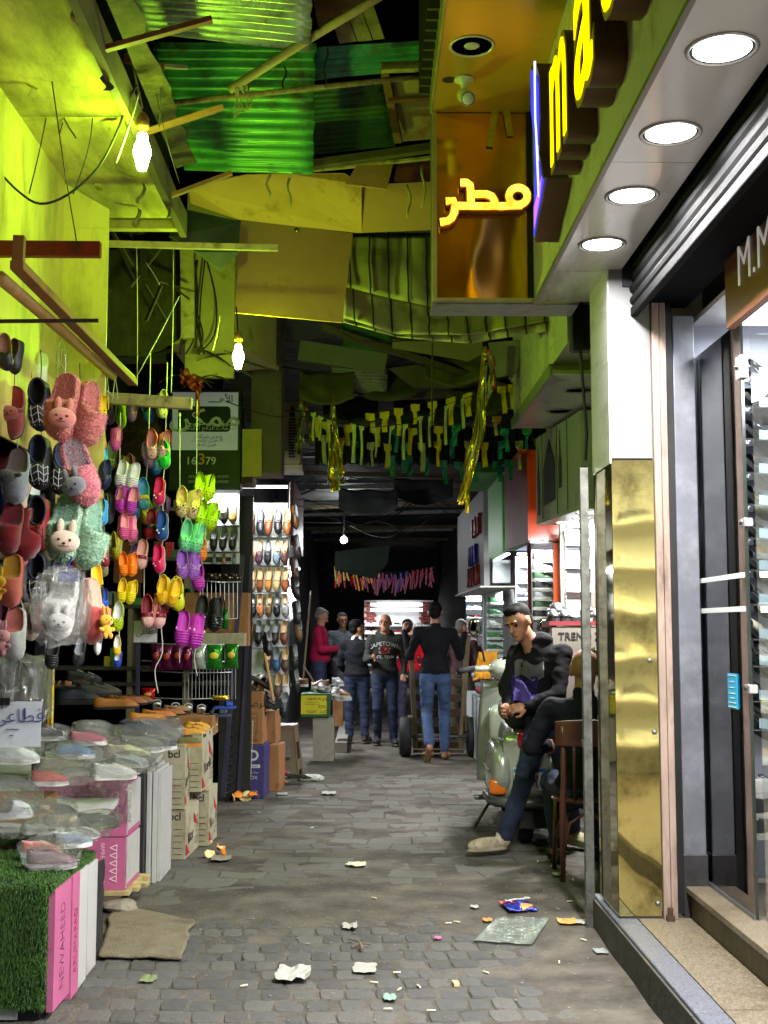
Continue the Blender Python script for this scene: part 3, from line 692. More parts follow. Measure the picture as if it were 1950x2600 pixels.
# ---- striped cloth sagging across the alley
CLOTH = mat(C(186, 176, 150), .85, var=.1, scale=4, bump=.35, bscale=10, dirt=(C(120, 110, 90), .3, 3), name='canvas')
def interp(x, pts):
    for (a, p), (b, q) in zip(pts, pts[1:]):
        if x <= b: return lerp(p, q, max(0, (x-a)/(b-a)))
    return pts[-1][1]
cl = thing('canvas_sheet', 'striped canvas sagging across the alley below the gold sign', 'canvas', P(1130, 760, 7.5))
def cloth_rows(u):
    x = lerp(872, 1405, u)
    return x, interp(x, [(872, 590), (1100, 592), (1405, 640)]), interp(x, [(872, 728), (1000, 760), (1190, 800), (1405, 770)]), interp(x, [(872, 806), (1010, 848), (1190, 850), (1405, 812)]), interp(x, [(872, 818), (1010, 856), (1190, 872), (1405, 838)])
co = cl.location.copy()
def cf(k0, k1, d0, d1, am):
    def fn(u, v):
        r = cloth_rows(u); x = r[0]
        y = lerp(r[k0], r[k1], v)
        p = P(x, y, lerp(d0, d1, v)+am*nz(u*7, v*1.4, k0)+.02*math.sin(u*30))
        return p-co
    return fn
ob('upper_panel', MB().slab(cf(1, 2, 8.1, 7.75, .05), 60, 10, .004), CLOTH, cl, smooth=True)
ob('middle_panel', MB().slab(cf(2, 3, 7.62, 7.40, .05), 60, 10, .004), CLOTH, cl, smooth=True)
ob('hem_panel', MB().slab(cf(3, 4, 7.46, 7.42, .02), 60, 4, .004), CLOTH, cl, smooth=True)
SEAM = mat(C(40, 40, 36), .9, var=.2)
for k, (fn, n0) in enumerate(((cf(1, 2, 8.08, 7.73, .05), 11), (cf(2, 3, 7.60, 7.38, .05), 11), (cf(3, 4, 7.44, 7.40, .02), 11))):
    for i in range(n0):
        u = (i+.3+.12*rnd.random())/n0+.01*k
        ob('seam', MB().tube([Vector(fn(u+.008*v+.006*nz(v*3, i, k), v))+V(0, -.004, 0) for v in [j/8 for j in range(9)]], .006, 5), SEAM, cl)
# thin cords hanging past the cloth
ob('hanging_rope', MB().tube([P(1098, 870, 8.0), P(1097, 1080, 8.0)], .006, 6), CORD, label='straight dark rope hanging below the sagging canvas', cat='rope')

# ================================================================== bulbs
def bulb_mat():
    m = bpy.data.materials.new('glowing bulb'); m.use_nodes = True; t = m.node_tree; N = t.nodes; N.clear()
    e = N.new('ShaderNodeEmission'); e.inputs[0].default_value = (.93, 1, .62, 1); e.inputs[1].default_value = 26
    tr = N.new('ShaderNodeBsdfTransparent'); a = N.new('ShaderNodeMixShader'); a.inputs[0].default_value = .5; o = N.new('ShaderNodeOutputMaterial')
    t.links.new(tr.outputs[0], a.inputs[1]); t.links.new(e.outputs[0], a.inputs[2]); t.links.new(a.outputs[0], o.inputs[0]); return m
BULBM = bulb_mat()
BG = film('bulb glass', (.95, 1, .85), .85, .03)
def lamp(lab, p, power, s=1., col=GREEN):
    t = thing('hanging_bulb', lab, 'light bulb', p)
    ob('glass_bulb', MB().lathe([(0, -.085*s), (.018*s, -.082*s), (.024*s, -.065*s), (.028*s, -.045*s), (.037*s, -.015*s), (.038*s, .0), (.034*s, .02*s), (.024*s, .045*s), (.022*s, .07*s), (.02*s, .075*s)], 20), BULBM, t, smooth=True)
    ob('bulb_neck', MB().lathe([(.023*s, .0755*s), (.024*s, .10*s), (.02*s, .105*s)], 16), BG, t, smooth=True)
    ob('socket', MB().lathe([(.026*s, .10*s), (.028*s, .105*s), (.028*s, .14*s), (.02*s, .155*s), (.008*s, .17*s)], 16), mat(C(140, 104, 60), .6, var=.2), t, smooth=True)
    light('bulb_light', 'POINT', (0, 0, 0), power, col, .045*s, t)
    return t
B1 = P(361, 384, 5.0); B2 = P(605, 905, 6.95)
l1 = lamp('bright green yellow bulb hanging from the awning edge', B1, 54)
l2 = lamp('bright green yellow bulb hanging lower beside the phone payment sign', B2, 95, .9)
def crop1(x, y, d): return P(x*.392, y*.392, d)
def wire(name, pts, r, ma, lab, cat='cable', par=None):
    o = pts[len(pts)//2].copy()
    # smooth the polyline
    q = []
    for i in range(len(pts)-1):
        p0, p1, p2, p3 = pts[max(i-1, 0)], pts[i], pts[i+1], pts[min(i+2, len(pts)-1)]
        for k in range(4):
            t = k/4
            q.append(.5*((2*p1)+(p2-p0)*t+(2*p0-5*p1+4*p2-p3)*t*t+(3*p1-p0-3*p2+p3)*t**3))
    q.append(pts[-1])
    return ob(name, MB().tube([p-o for p in q], r, 6), ma, par, lab, cat, mx=Matrix.Translation(o), smooth=True)
wire('lamp_cable', [crop1(*p, 5.0) for p in ((-60, 1060), (0, 1120), (120, 1240), (260, 1320), (440, 1260), (640, 1080), (760, 850), (820, 680), (885, 550))], .0055, CORD, 'black cable looping from the first bulb out to the stall side')
wire('cable_end', [crop1(*p, 4.98) for p in ((750, 1055), (800, 920), (860, 740), (900, 600))], .0045, STRING, 'white cable tail hanging beside the first bulb')
wire('lamp_cable', [crop1(*p, 5.02) for p in ((780, 0), (815, 180), (860, 400), (887, 545), (905, 620), (922, 700))], .005, mat(C(150, 140, 90), .6), 'twisted flex running up from the first bulb to the roof')
wire('hanging_string', [crop1(*p, 4.85) for p in ((305, 290), (350, 620), (410, 1040), (450, 1290), (495, 1560), (500, 1640))], .003, CORD, 'thin dark string from the broken batten to the red beam', 'string')
wire('lamp_cable', [P(605, 872, 6.95), P(604, 840, 6.95), P(600, 780, 7.05)], .005, CORD, 'short flex holding the lower bulb')
fray = random.Random(21)
for i in range(10):
    x0, y0 = fray.uniform(250, 1000), fray.uniform(-40, 500); x1, y1 = x0+fray.uniform(-250, 330), y0+fray.uniform(250, 900)
    wire('roof_wire', [crop1(x0, y0, 5.3), crop1((x0+x1)/2+fray.uniform(-60, 60), (y0+y1)/2+fray.uniform(20, 120), 5.2), crop1(x1, y1, 5.3)], fray.uniform(.002, .0045), CORD, 'slack wire strung under the awning, '+('first', 'second', 'third', 'fourth', 'fifth', 'sixth', 'seventh', 'eighth', 'ninth', 'tenth')[i]+' of the tangle', 'wire')
for i in range(16):
    y = fray.uniform(3.4, 6.5); x = fray.choice((-1.03, fray.uniform(-1.5, -1.05))); L2 = fray.uniform(.04, .14)
    ob('peeling_strip', MB().slab(lambda u, v: ((u-.5)*.03+.02*nz(v*3, i, 2), .02*math.sin(v*4+i), -L2*v), 3, 8, .002), YWOOD if i % 2 else OLDWOOD, label='strip of peeling board hanging under the awning', cat='strip', group='peeling strips under the awning', mx=Matrix.Translation((x, y, 3.735)) @ Matrix.Rotation(fray.uniform(0, 3), 4, 'Z'))
hk = [crop1(*p, 4.9) for p in ((345, 290), (380, 370), (440, 385), (468, 350), (440, 300), (400, 280))]
wire('wire_loop', hk, .003, CORD, 'loop of thin wire on the broken batten', 'wire')

# ================================================================== left shops beyond the stall (walls, boxes)
PLASTER = mat(C(176, 160, 104), .8, var=.15, scale=3, bump=.3, dirt=(C(100, 84, 40), .35, 3), name='yellow plaster')
CONC = mat(C(120, 110, 84), .85, var=.2, scale=3, bump=.3, dirt=(C(60, 54, 42), .45, 3), name='grimy concrete')
lw_ = thing('market_shop', 'yellowed shop front with boxed fascia behind the payment sign', 'shop', (-1.6, 8.5, 0))
rp(lw_, 'plaster_wall', MB().box(-1.27, 8.4, 3.24, -.93, 8.45, 4.6), PLASTER)
rp(lw_, 'wall_post', MB().bar(P(475, 600, 8.2), P(478, 860, 8.2), .09, .05, up=(0, 1, 0)), PALEWOOD)
rp(lw_, 'fascia_box', MB().hexa([(-.93, 8.45, 3.50), (-.70, 9.3, 3.50), (-1.4, 9.6, 3.50), (-1.4, 8.5, 3.50), (-.93, 8.45, 4.4), (-.70, 9.3, 4.4), (-1.4, 9.6, 4.4), (-1.4, 8.5, 4.4)]), PLASTER, bev=.01)
rp(lw_, 'fascia_trim', MB().bar((-.928, 8.44, 3.50), (-.695, 9.3, 3.50), .03, .03), PALEWOOD)
rp(lw_, 'column', MB().box(-.98, 10.2, 2.80, -.72, 10.6, 4.3), CONC, bev=.01)
rp(lw_, 'ledge_box', MB().box(-1.12, 10.5, 2.75, -.99, 10.9, 3.1), CONC, bev=.01)
rp(lw_, 'yellow_panel', MB().bar(P(640, 1090, 10.0), P(640, 1210, 10.0), .16, .02, up=(0, 1, 0)), mat(C(190, 170, 70), .6, var=.2))
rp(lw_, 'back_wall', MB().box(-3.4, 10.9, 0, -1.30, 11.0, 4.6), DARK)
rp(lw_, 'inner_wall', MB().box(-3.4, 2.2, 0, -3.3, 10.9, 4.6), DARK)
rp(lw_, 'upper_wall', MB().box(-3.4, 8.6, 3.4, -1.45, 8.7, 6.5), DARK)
# ragged mats and scraps in the dark gap
for i in range(14):
    a = P(rnd.uniform(270, 440), rnd.uniform(570, 760), rnd.uniform(7.8, 8.25)); b = a+V(rnd.uniform(-.25, .25), rnd.uniform(-.1, .2), rnd.uniform(-.35, .1))
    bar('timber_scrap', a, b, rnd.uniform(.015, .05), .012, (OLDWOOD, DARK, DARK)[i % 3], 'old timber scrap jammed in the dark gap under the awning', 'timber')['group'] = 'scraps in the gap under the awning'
poly_sheet('straw_mat', [P(x, y, 8.3) for x, y in ((255, 640), (450, 610), (470, 760), (455, 860), (380, 905), (255, 900))], .02, mat(C(60, 56, 30), .95, var=.5, scale=12, bump=1., bscale=40), 'dark straw mat hanging behind the strings', 'mat')
# ================================================================== shoes: one builder for every kind
def tab(x, pts): return interp(x, pts)
SHK = {  # half width table, rim height, insole height, vamp height, where the vamp starts, scoop of its edge, sole thickness, sole flare
 'clog': dict(w=[(0, 0), (.02, .07), (.07, .13), (.2, .165), (.45, .175), (.7, .205), (.86, .18), (.95, .12), (1, 0)], hr=[(0, .20), (.3, .16), (.5, .17), (1, .17)], zi=.05, H=[(0, .2), (.5, .27), (.7, .24), (.9, .16), (1, .03)], so=.50, sc=.10, st=.09, fl=1.07),
 'fluffy': dict(w=[(0, 0), (.02, .09), (.08, .16), (.25, .185), (.5, .20), (.75, .215), (.9, .17), (.97, .09), (1, 0)], hr=[(0, .07), (.35, .08), (.5, .12), (1, .2)], zi=.055, H=[(0, .3), (.5, .33), (.7, .31), (.9, .2), (1, .03)], so=.42, sc=.05, st=.07, fl=1.0),
 'bootie': dict(w=[(0, 0), (.02, .08), (.08, .14), (.25, .17), (.5, .185), (.75, .20), (.9, .165), (.97, .09), (1, 0)], hr=[(0, .24), (.3, .2), (.5, .2), (1, .2)], zi=.05, H=[(0, .25), (.45, .30), (.7, .27), (.9, .17), (1, .03)], so=.45, sc=.10, st=.07, fl=1.03),
 'loafer': dict(w=[(0, 0), (.02, .05), (.07, .10), (.2, .125), (.45, .125), (.68, .155), (.85, .125), (.95, .07), (1, 0)], hr=[(0, .24), (.25, .19), (.5, .19), (1, .1)], zi=.06, H=[(0, .2), (.45, .235), (.65, .19), (.85, .14), (1, .03)], so=.44, sc=.08, st=.05, fl=1.05),
 'sneaker': dict(w=[(0, 0), (.02, .06), (.07, .115), (.2, .14), (.45, .14), (.7, .175), (.86, .15), (.95, .10), (1, 0)], hr=[(0, .30), (.25, .25), (.42, .26), (1, .1)], zi=.09, H=[(0, .2), (.4, .33), (.6, .24), (.85, .15), (1, .05)], so=.37, sc=.07, st=.11, fl=1.08),
 'slide': dict(w=[(0, 0), (.02, .07), (.07, .12), (.25, .14), (.5, .15), (.72, .17), (.9, .14), (.97, .08), (1, 0)], hr=[(0, .02), (1, .02)], zi=.015, H=[(0, .02), (1, .02)], so=2., sc=0, st=.09, fl=1.0),
}
def shoe_rows(k, n=24):
    d = SHK[k]; rows = []
    for i in range(n+1):
        s = .5-.5*math.cos(math.pi*i/n); w_ = max(.004, tab(s, d['w'])); hr = tab(s, d['hr']); H = tab(s, d['H'])
        cx_ = .02*math.sin(math.pi*min(1, max(0, s-.3)/.7))
        pr = []
        op = [(-1, 0), (-1.04, .45*hr), (-.98, .9*hr), (-.9, hr), (-.8, .85*hr), (-.72, d['zi']), (0, d['zi'])]
        for j in range(7):
            th = math.pi/2*j/6
            cv = (-math.cos(th)**.8 if j < 6 else 0, H*math.sin(th)**.75)
            so = d['so']+d['sc']*(j/6)**2
            b = max(0, min(1, (s-so)/.025))
            pr.append((lerp(op[j][0], cv[0], b)*w_, lerp(op[j][1], cv[1], b)))
        full = [(x+cx_, s, z) for x, z in pr]+[(-x+cx_, s, z) for x, z in pr[-2::-1]]
        rows.append(full)
    return rows
_sh = {}
def shoe_mesh(k):
    if k in _sh: return _sh[k]
    d = SHK[k]; rows = shoe_rows(k); n = len(rows); mb = MB()
    vs = [p for r in rows for p in r]; fs = []; ms = []
    for i in range(n-1):
        sm = .5*(rows[i][0][1]+rows[i+1][0][1])
        for j in range(12):
            fs.append((i*13+j, i*13+j+1, (i+1)*13+j+1, (i+1)*13+j))
            jj = min(j, 11-j); ms.append(1 if (sm < d['so']+d['sc']*((jj+.5)/6)**2+.02 and jj >= 3) else 0)
    mb.add(vs, fs); mb.m = ms
    up = mb.mesh('upper', True)
    out = [(r[0][0], r[0][1]) for r in rows]+[(r[12][0], r[12][1]) for r in rows[::-1]]
    m = len(out); cxs = [(x*d['fl'], .5+(y-.5)*1.02) for x, y in out]; t = d['st']
    so = MB()
    rings = [(.94, -t), (1, -t*.85), (1, -.12*t), (.985, .012)]
    v2 = []
    for sc_, z in rings:
        for x, y in cxs:
            lift = .035*max(0, y-.8)/.2 if z < -.02 else 0
            v2.append((x*sc_, .5+(y-.5)*(.985+.015*sc_), z+lift*.5))
    f2 = [(r*m+i, r*m+(i+1) % m, (r+1)*m+(i+1) % m, (r+1)*m+i) for r in range(3) for i in range(m)]
    nr = len(rows)
    for r, flip in ((0, True), (3, False)):
        for i in range(nr-1):
            q = (r*m+i, r*m+i+1, r*m+m-2-i, r*m+m-1-i); f2.append(q[::-1] if not flip else q)
    so.add(v2, f2); som = so.mesh('sole', True)
    _sh[k] = (up, som, rows); return _sh[k]
def dome_pt(k, s, a):
    d = SHK[k]; w_ = tab(s, d['w']); H = tab(s, d['H']); th = math.pi/2*(1-abs(a))
    return V(math.copysign(math.cos(th)**.8, a)*w_+.02*math.sin(math.pi*min(1, max(0, s-.3)/.7)), s, H*math.sin(th)**.75)
def ell(mb, c, r, n=10, mi=0):
    c = Vector(c); vs = []; fs = []
    for i in range(n+1):
        t = math.pi*i/n
        for j in range(2*n-4):
            u = 2*math.pi*j/(2*n-4); vs.append((c.x+r[0]*math.sin(t)*math.cos(u), c.y+r[1]*math.sin(t)*math.sin(u), c.z+r[2]*math.cos(t)))
    W = 2*n-4
    for i in range(n):
        for j in range(W): fs.append((i*W+j, i*W+(j+1) % W, (i+1)*W+(j+1) % W, (i+1)*W+j))
    return mb.add(vs, fs, mi)
_ex = {}
def extras(k):
    if k in _ex: return _ex[k]
    e = {}
    if k == 'clog':
        mb = MB()
        for s, a in ((.62, -.55), (.62, 0.0), (.62, .55), (.72, -.4), (.72, .4), (.72, .0), (.82, -.3), (.82, .3), (.70, -.8), (.70, .8), (.80, .75), (.80, -.75), (.90, 0)):
            p = dome_pt(k, s, a); q = dome_pt(k, s+.01, a); r_ = dome_pt(k, s, a+.03 if a < .9 else a-.03)
            nrm = (r_-p).cross(q-p).normalized(); nrm = nrm if nrm.z > 0 else -nrm
            mb.lathe([(0, .006), (.022, .006), (.026, -.004)], 8, axis=nrm.to_track_quat('Z', 'Y').to_matrix(), o=p)
        e['perforation'] = mb.mesh('perforation', True)
        w0 = .19; pts = [V(-w0*1.02, .50, .15)]+[V(w0*math.cos(t), .28+.36*math.sin(t)*-1 if False else .5-.52*math.sin(t-0), .20+.07*math.sin(t)) for t in [math.pi-j*math.pi/12 for j in range(13)]]+[V(w0*1.02, .50, .15)]
        e['strap'] = MB().tube(pts, .028, 6, flat=.5).mesh('strap', True)
        e['strap_button'] = ell(ell(MB(), (-.185, .5, .15), (.02, .04, .04), 7), (.185, .5, .15), (.02, .04, .04), 7).mesh('strap_button', True)
        r2 = MB()
        for s, a in ((.66, -.25), (.78, .15), (.70, .3)): ell(r2, dome_pt(k, s, a)+V(0, 0, .012), (.04, .035, .022), 7)
        e['charm'] = r2.mesh('charm', True)
        rb = MB()
        for s in (.60, .67, .74, .81, .88):
            rb.tube([dome_pt(k, s, a)+V(0, 0, .004) for a in [-.9+i*.2 for i in range(10)]], .024, 6)
        e['puffy_rib'] = rb.mesh('puffy_rib', True)
        e['front_band'] = MB().slab(lambda u, v: dome_pt(k, lerp(.575, .70, v), lerp(-.82, .82, u))+V(0, 0, .008), 14, 4, .01).mesh('front_band', True)
        ey = MB()
        for a in (-.2, .2): ell(ey, dome_pt(k, .80, a)+V(0, 0, .008), (.026, .03, .014), 7)
        e['eye_charm'] = ey.mesh('eye_charm', True)
    if k in ('sneaker', 'loafer'):
        mb = MB()
        for i in range(5):
            s = .46+.05*i; mb.tube([dome_pt(k, s, a)+V(0, .0, .008) for a in (-.42, -.2, 0, .2, .42)], .011, 6)
            if i < 4: mb.tube([dome_pt(k, s, -.4)+V(0, 0, .012), dome_pt(k, s+.05, .4)+V(0, 0, .012)], .008, 5)
        e['lace'] = mb.mesh('lace', True)
        e['toe_cap'] = MB().slab(lambda u, v: dome_pt(k, lerp(.86, .985, v), lerp(-.98, .98, u))+V(0, .006, .006), 12, 5, .008).mesh('toe_cap', True)
        st = MB()
        for a in (-.78, .78):
            for s in (.52, .60): st.tube([dome_pt(k, s+.07, a*.8)+V(0, 0, .006), dome_pt(k, s, a*1.2)+V(0, 0, .006)], .012, 5, flat=.5)
        e['side_stripe'] = st.mesh('side_stripe', True)
    if k == 'loafer':
        e['apron_seam'] = MB().tube([dome_pt(k, .50+.36*math.sin(t), .62*math.cos(t))+V(0, 0, .004) for t in [math.pi*j/14 for j in range(15)]], .008, 5).mesh('apron_seam', True)
        e['saddle_strap'] = MB().slab(lambda u, v: dome_pt(k, lerp(.535, .60, v), lerp(-.9, .9, u))+V(0, 0, .006), 12, 3, .008).mesh('saddle_strap', True)
        e['paper_stuffing'] = ell(MB(), (0.0, .38, .17), (.07, .09, .05), 8).mesh('paper_stuffing', True)
    if k == 'slide':
        e['top_band'] = MB().slab(lambda u, v: (.175*math.cos(math.pi*(1-u))*1.0, lerp(.50, .80, v)+.03*math.sin(math.pi*u), .02+.20*math.sin(math.pi*u)**.7*(1-.25*v)), 14, 4, .02).mesh('top_band', True)
        e['cross_strap'] = MB().slab(lambda u, v: (.165*math.cos(math.pi*(1-u)), lerp(.18, .28, v)+.10*math.sin(math.pi*u), .02+.20*math.sin(math.pi*u)**.7), 14, 3, .02).mesh('cross_strap', True)
    if k == 'bootie':
        mb = MB()
        for i in range(6): mb.tube([dome_pt(k, s, -.85+.34*i)+V(0, 0, .005) for s in [.58+.07*j for j in range(6)]], .006, 4)
        for s in (.62, .74, .86): mb.tube([dome_pt(k, s+.03*math.sin(a*9), a)+V(0, 0, .005) for a in [-.95+.1*i for i in range(20)]], .005, 4)
        e['stitching'] = mb.mesh('stitching', True)
        e['collar'] = MB().tube([V(.165*math.cos(t), .27-.25*math.sin(t) if math.sin(t) > 0 else .27-.27*math.sin(t), .20+.02*math.sin(t)) for t in [2*math.pi*j/24 for j in range(25)]], .022, 6).mesh('collar', True)
    _ex[k] = e; return e
def fuzz(me, n, ln, seed=1, wd=.5):
    """short fibres standing on a mesh, as one piece"""
    r = random.Random(seed); mb = MB(); me.calc_loop_triangles(); ps = [p for p in me.polygons if p.material_index == 0 or True]
    ar = np.cumsum([p.area for p in ps]); vs_ = me.vertices
    V_, F_ = [], []
    for _ in range(n):
        p = ps[int(np.searchsorted(ar, r.random()*ar[-1]))]
        a, b, c = (vs_[p.vertices[i]].co for i in r.sample(range(len(p.vertices)), 3))
        x, y = r.random(), r.random()
        if x+y > 1: x, y = 1-x, 1-y
        q = a+(b-a)*x+(c-a)*y
        nn = (p.normal+Vector((r.gauss(0, .5), r.gauss(0, .5), r.gauss(0, .5)))).normalized()
        t = nn.orthogonal().normalized()*ln*wd*.5; l_ = ln*r.uniform(.6, 1.3); k = len(V_)
        V_ += [q-t, q+t, q+nn*l_]; F_.append((k, k+1, k+2))
    return mb.add(V_, F_).mesh('fur', False)
_fz = {}
def shoe(name, k, lab, cat, mx, L_, cols, ex=(), group=None, parent=None, fur=0, pair=None, rough=.5, furcol=None):
    """cols: upper, lining, sole, extra colours by part name"""
    up, so, _ = shoe_mesh(k); E_ = extras(k)
    t = parent if parent is not None else thing(name, lab, cat, mx=mx, group=group)
    frames = [Matrix.Scale(L_, 4)]
    if pair is not None: frames.append(pair @ Matrix.Scale(L_, 4))
    if parent is not None: frames = [mx @ f for f in frames]
    for fr in frames:
        if rough > .85: um = mat(cols[0], .95, var=.12, scale=18, bump=.5, bscale=60, sheen=.5, spec=.1); lm = mat(cols[1], .95, var=.12, scale=18, sheen=.4, spec=.1)
        else: um = mat(cols[0], rough, var=.08, scale=7); lm = mat(cols[1], min(.9, rough+.25), var=.1, scale=7)
        ob('upper', up, [um, lm], t, mx=fr)
        ob('sole', so, mat(cols[2], .65, var=.12, scale=9), t, mx=fr)
        for e in ex:
            nm, c = e if isinstance(e, tuple) else (e, cols[0])
            ob(nm, E_[nm], mat(c, rough if rough < .85 else .7, var=.06), t, mx=fr)
        if fur:
            kf = (k, fur)
            if kf not in _fz: _fz[kf] = fuzz(up, fur, .035, 5, .35)
            ob('fur', _fz[kf], mat(furcol or cols[0], .95, var=.12, scale=18, sheen=.5, spec=.1), t, mx=fr, kind='stuff')
    return t
# ---- how a shoe hangs: toe down, opening turned to the alley
def hang(p, L_, yaw=0., roll=0., tilt=.15):
    """p is the middle of the shoe"""
    m = basis((0, 0, 0), (1, 0, 0), (0, -0.0001, -1))           # x right, y (toe) down
    # local z should face the camera (-Y)
    m = Matrix(((-1, 0, 0, 0), (0, 0, -1, 0), (0, -1, 0, 0), (0, 0, 0, 1)))
    return Matrix.Translation(p) @ Matrix.Rotation(yaw, 4, 'Z') @ Matrix.Rotation(roll, 4, 'Y') @ Matrix.Rotation(-tilt, 4, 'X') @ m @ Matrix.Translation((0, -L_/2, 0))
def K6(x, y, d): return P(220+x*.3617, 1000+y*.3617, d)
def K5(x, y, d): return P(x*.3617, 900+y*.3617, d)
def K1(x, y, d): return P(x*.3918, 1620+y*.3918, d)
def K2(x, y, d): return P(x*.3617, 2000+y*.3617, d)
def K3(x, y, d): return P(100+x*.3014, 1650+y*.3014, d)
def K4(x, y, d): return P(560+x*.2486, 1500+y*.2486, d)
PINK, HOT, RED, BLUE, SKY, NAVY, YELW, LIME, GRN, MINT, ORN, PUR, MAG, CREAM, WHT, BLK, TAN, GREY, MAROON = [C(*c) for c in (
    (232, 150, 160), (214, 18, 92), (176, 20, 38), (20, 70, 150), (90, 176, 224), (16, 30, 62), (232, 190, 20), (176, 200, 16), (20, 190, 50), (116, 206, 156), (240, 130, 16),
    (152, 92, 196), (186, 52, 176), (216, 190, 140), (222, 222, 218), (16, 16, 18), (190, 120, 60), (120, 124, 130), (120, 14, 34))]
PALEPINK = C(232, 176, 170)
strings = {
 'A': (6.6, [('silver white slippers', 220, 570, 200, (WHT, WHT, C(200, 206, 180)), 1, ('puffy_rib',), .2), ('pink ruffled clogs', 222, 742, 190, (MAG, PINK, PINK), 1, ('puffy_rib', 'strap'), -.1), ('pink frilled clogs seen edge on', 228, 935, 185, (C(214, 90, 150), PINK, PINK), 1, ('puffy_rib',), .9),
            ('orange ridged clogs', 232, 1200, 160, (ORN, ORN, ORN), 1, ('puffy_rib', 'strap'), .5), ('yellow ridged clogs', 225, 1385, 160, (C(226, 206, 20), YELW, YELW), 1, ('puffy_rib', 'strap'), .45), ('lime clogs with a white lining', 222, 1567, 195, (LIME, WHT, LIME), 0, ('strap', 'charm', 'perforation'), .1), ('white and yellow clogs', 215, 1770, 130, (YELW, WHT, WHT), 0, ('strap',), .2), ('blue clogs with white dots', 222, 1860, 120, (C(20, 60, 170), WHT, BLUE), 0, ('charm', 'strap'), -.1)]),
 'B': (7.0, [('pale pink clogs with red straps', 430, 362, 205, (PALEPINK, C(220, 140, 140), RED), 1, (('strap', RED), 'perforation'), .3), ('sky blue clogs with a yellow front', 402, 710, 210, (SKY, SKY, SKY), 0, (('front_band', YELW), 'strap', ('eye_charm', YELW)), .1), ('red clogs with black fronts', 418, 915, 205, (C(150, 14, 34), MAROON, RED), 1, (('front_band', BLK), 'eye_charm', 'perforation'), .4),
            ('pale pink clogs with a maroon front', 390, 1128, 205, (PALEPINK, C(224, 160, 150), PALEPINK), 0, (('front_band', MAROON), ('eye_charm', WHT)), .05), ('pink clogs with a maroon front above the price card', 395, 1530, 215, (PALEPINK, MAROON, PALEPINK), 1, (('front_band', MAROON), ('strap', RED), ('eye_charm', WHT)), .4)]),
 'C': (7.0, [('bright green clogs', 549, 432, 195, (GRN, GRN, C(150, 200, 150)), 0, ('charm', 'strap'), -.15), ('hot pink clogs', 514, 688, 195, (HOT, HOT, C(220, 190, 190)), 0, (('charm', WHT),), -.1), ('dark blue clogs', 534, 930, 205, (BLUE, BLUE, C(170, 190, 170)), 0, (('charm', WHT),), -.05), ('deep pink clogs with a heart charm', 512, 1160, 200, (HOT, HOT, C(200, 170, 170)), 0, (('charm', PINK),), -.2), ('golden yellow clogs', 508, 1380, 195, (C(226, 176, 10), YELW, C(220, 216, 170)), 1, (('charm', ORN), 'strap'), .15)]),
 'D': (7.3, [('cream clogs spotted with brown', 640, 765, 205, (CREAM, C(226, 196, 110), CREAM), 1, (('charm', C(110, 40, 20)), ('perforation', C(110, 60, 30)), 'strap'), .3), ('mint green clogs', 662, 1000, 215, (MINT, MINT, MINT), 1, ('strap', 'perforation'), .55), ('purple clogs', 640, 1198, 205, (PUR, PUR, PUR), 1, ('strap', 'perforation', ('strap_button', WHT)), .45), ('lime yellow clogs with brown print', 640, 1410, 225, (C(206, 212, 10), LIME, C(220, 216, 60)), 0, (('charm', C(70, 50, 10)), 'strap'), .05), ('magenta padded clogs', 638, 1652, 245, (MAG, MAG, MAG), 1, ('puffy_rib', ('strap_button', WHT), 'perforation'), .4)]),
 'E': (7.5, [('lime clogs with black spots', 762, 650, 190, (C(192, 206, 14), LIME, LIME), 1, (('strap', BLK), 'perforation'), .5), ('lime green holed clogs', 772, 845, 205, (C(170, 206, 14), LIME, LIME), 1, ('perforation', 'strap'), .5), ('orange clogs with beads', 800, 1070, 210, (ORN, ORN, ORN), 0, ('puffy_rib', ('charm', C(120, 90, 40)), 'strap'), .15), ('magenta ribbed clogs', 786, 1280, 205, (MAG, MAG, MAG), 0, ('puffy_rib', 'strap'), .1), ('black clogs with white charms', 778, 1540, 235, (BLK, BLK, BLK), 1, ('puffy_rib', ('charm', GREY), 'strap'), .35)]),
}
ORD = ('first', 'second', 'third', 'fourth', 'fifth', 'sixth', 'seventh', 'eighth', 'ninth')
ordn = ['top', 'second', 'third', 'fourth', 'fifth', 'sixth', 'seventh', 'eighth']
sdesc = {'A': 'on the string nearest the slippers', 'B': 'on the plank string', 'C': 'on the middle string', 'D': 'on the fourth string', 'E': 'on the last string'}
PAIR = {1: Matrix.Translation((.0, .004, 0))}
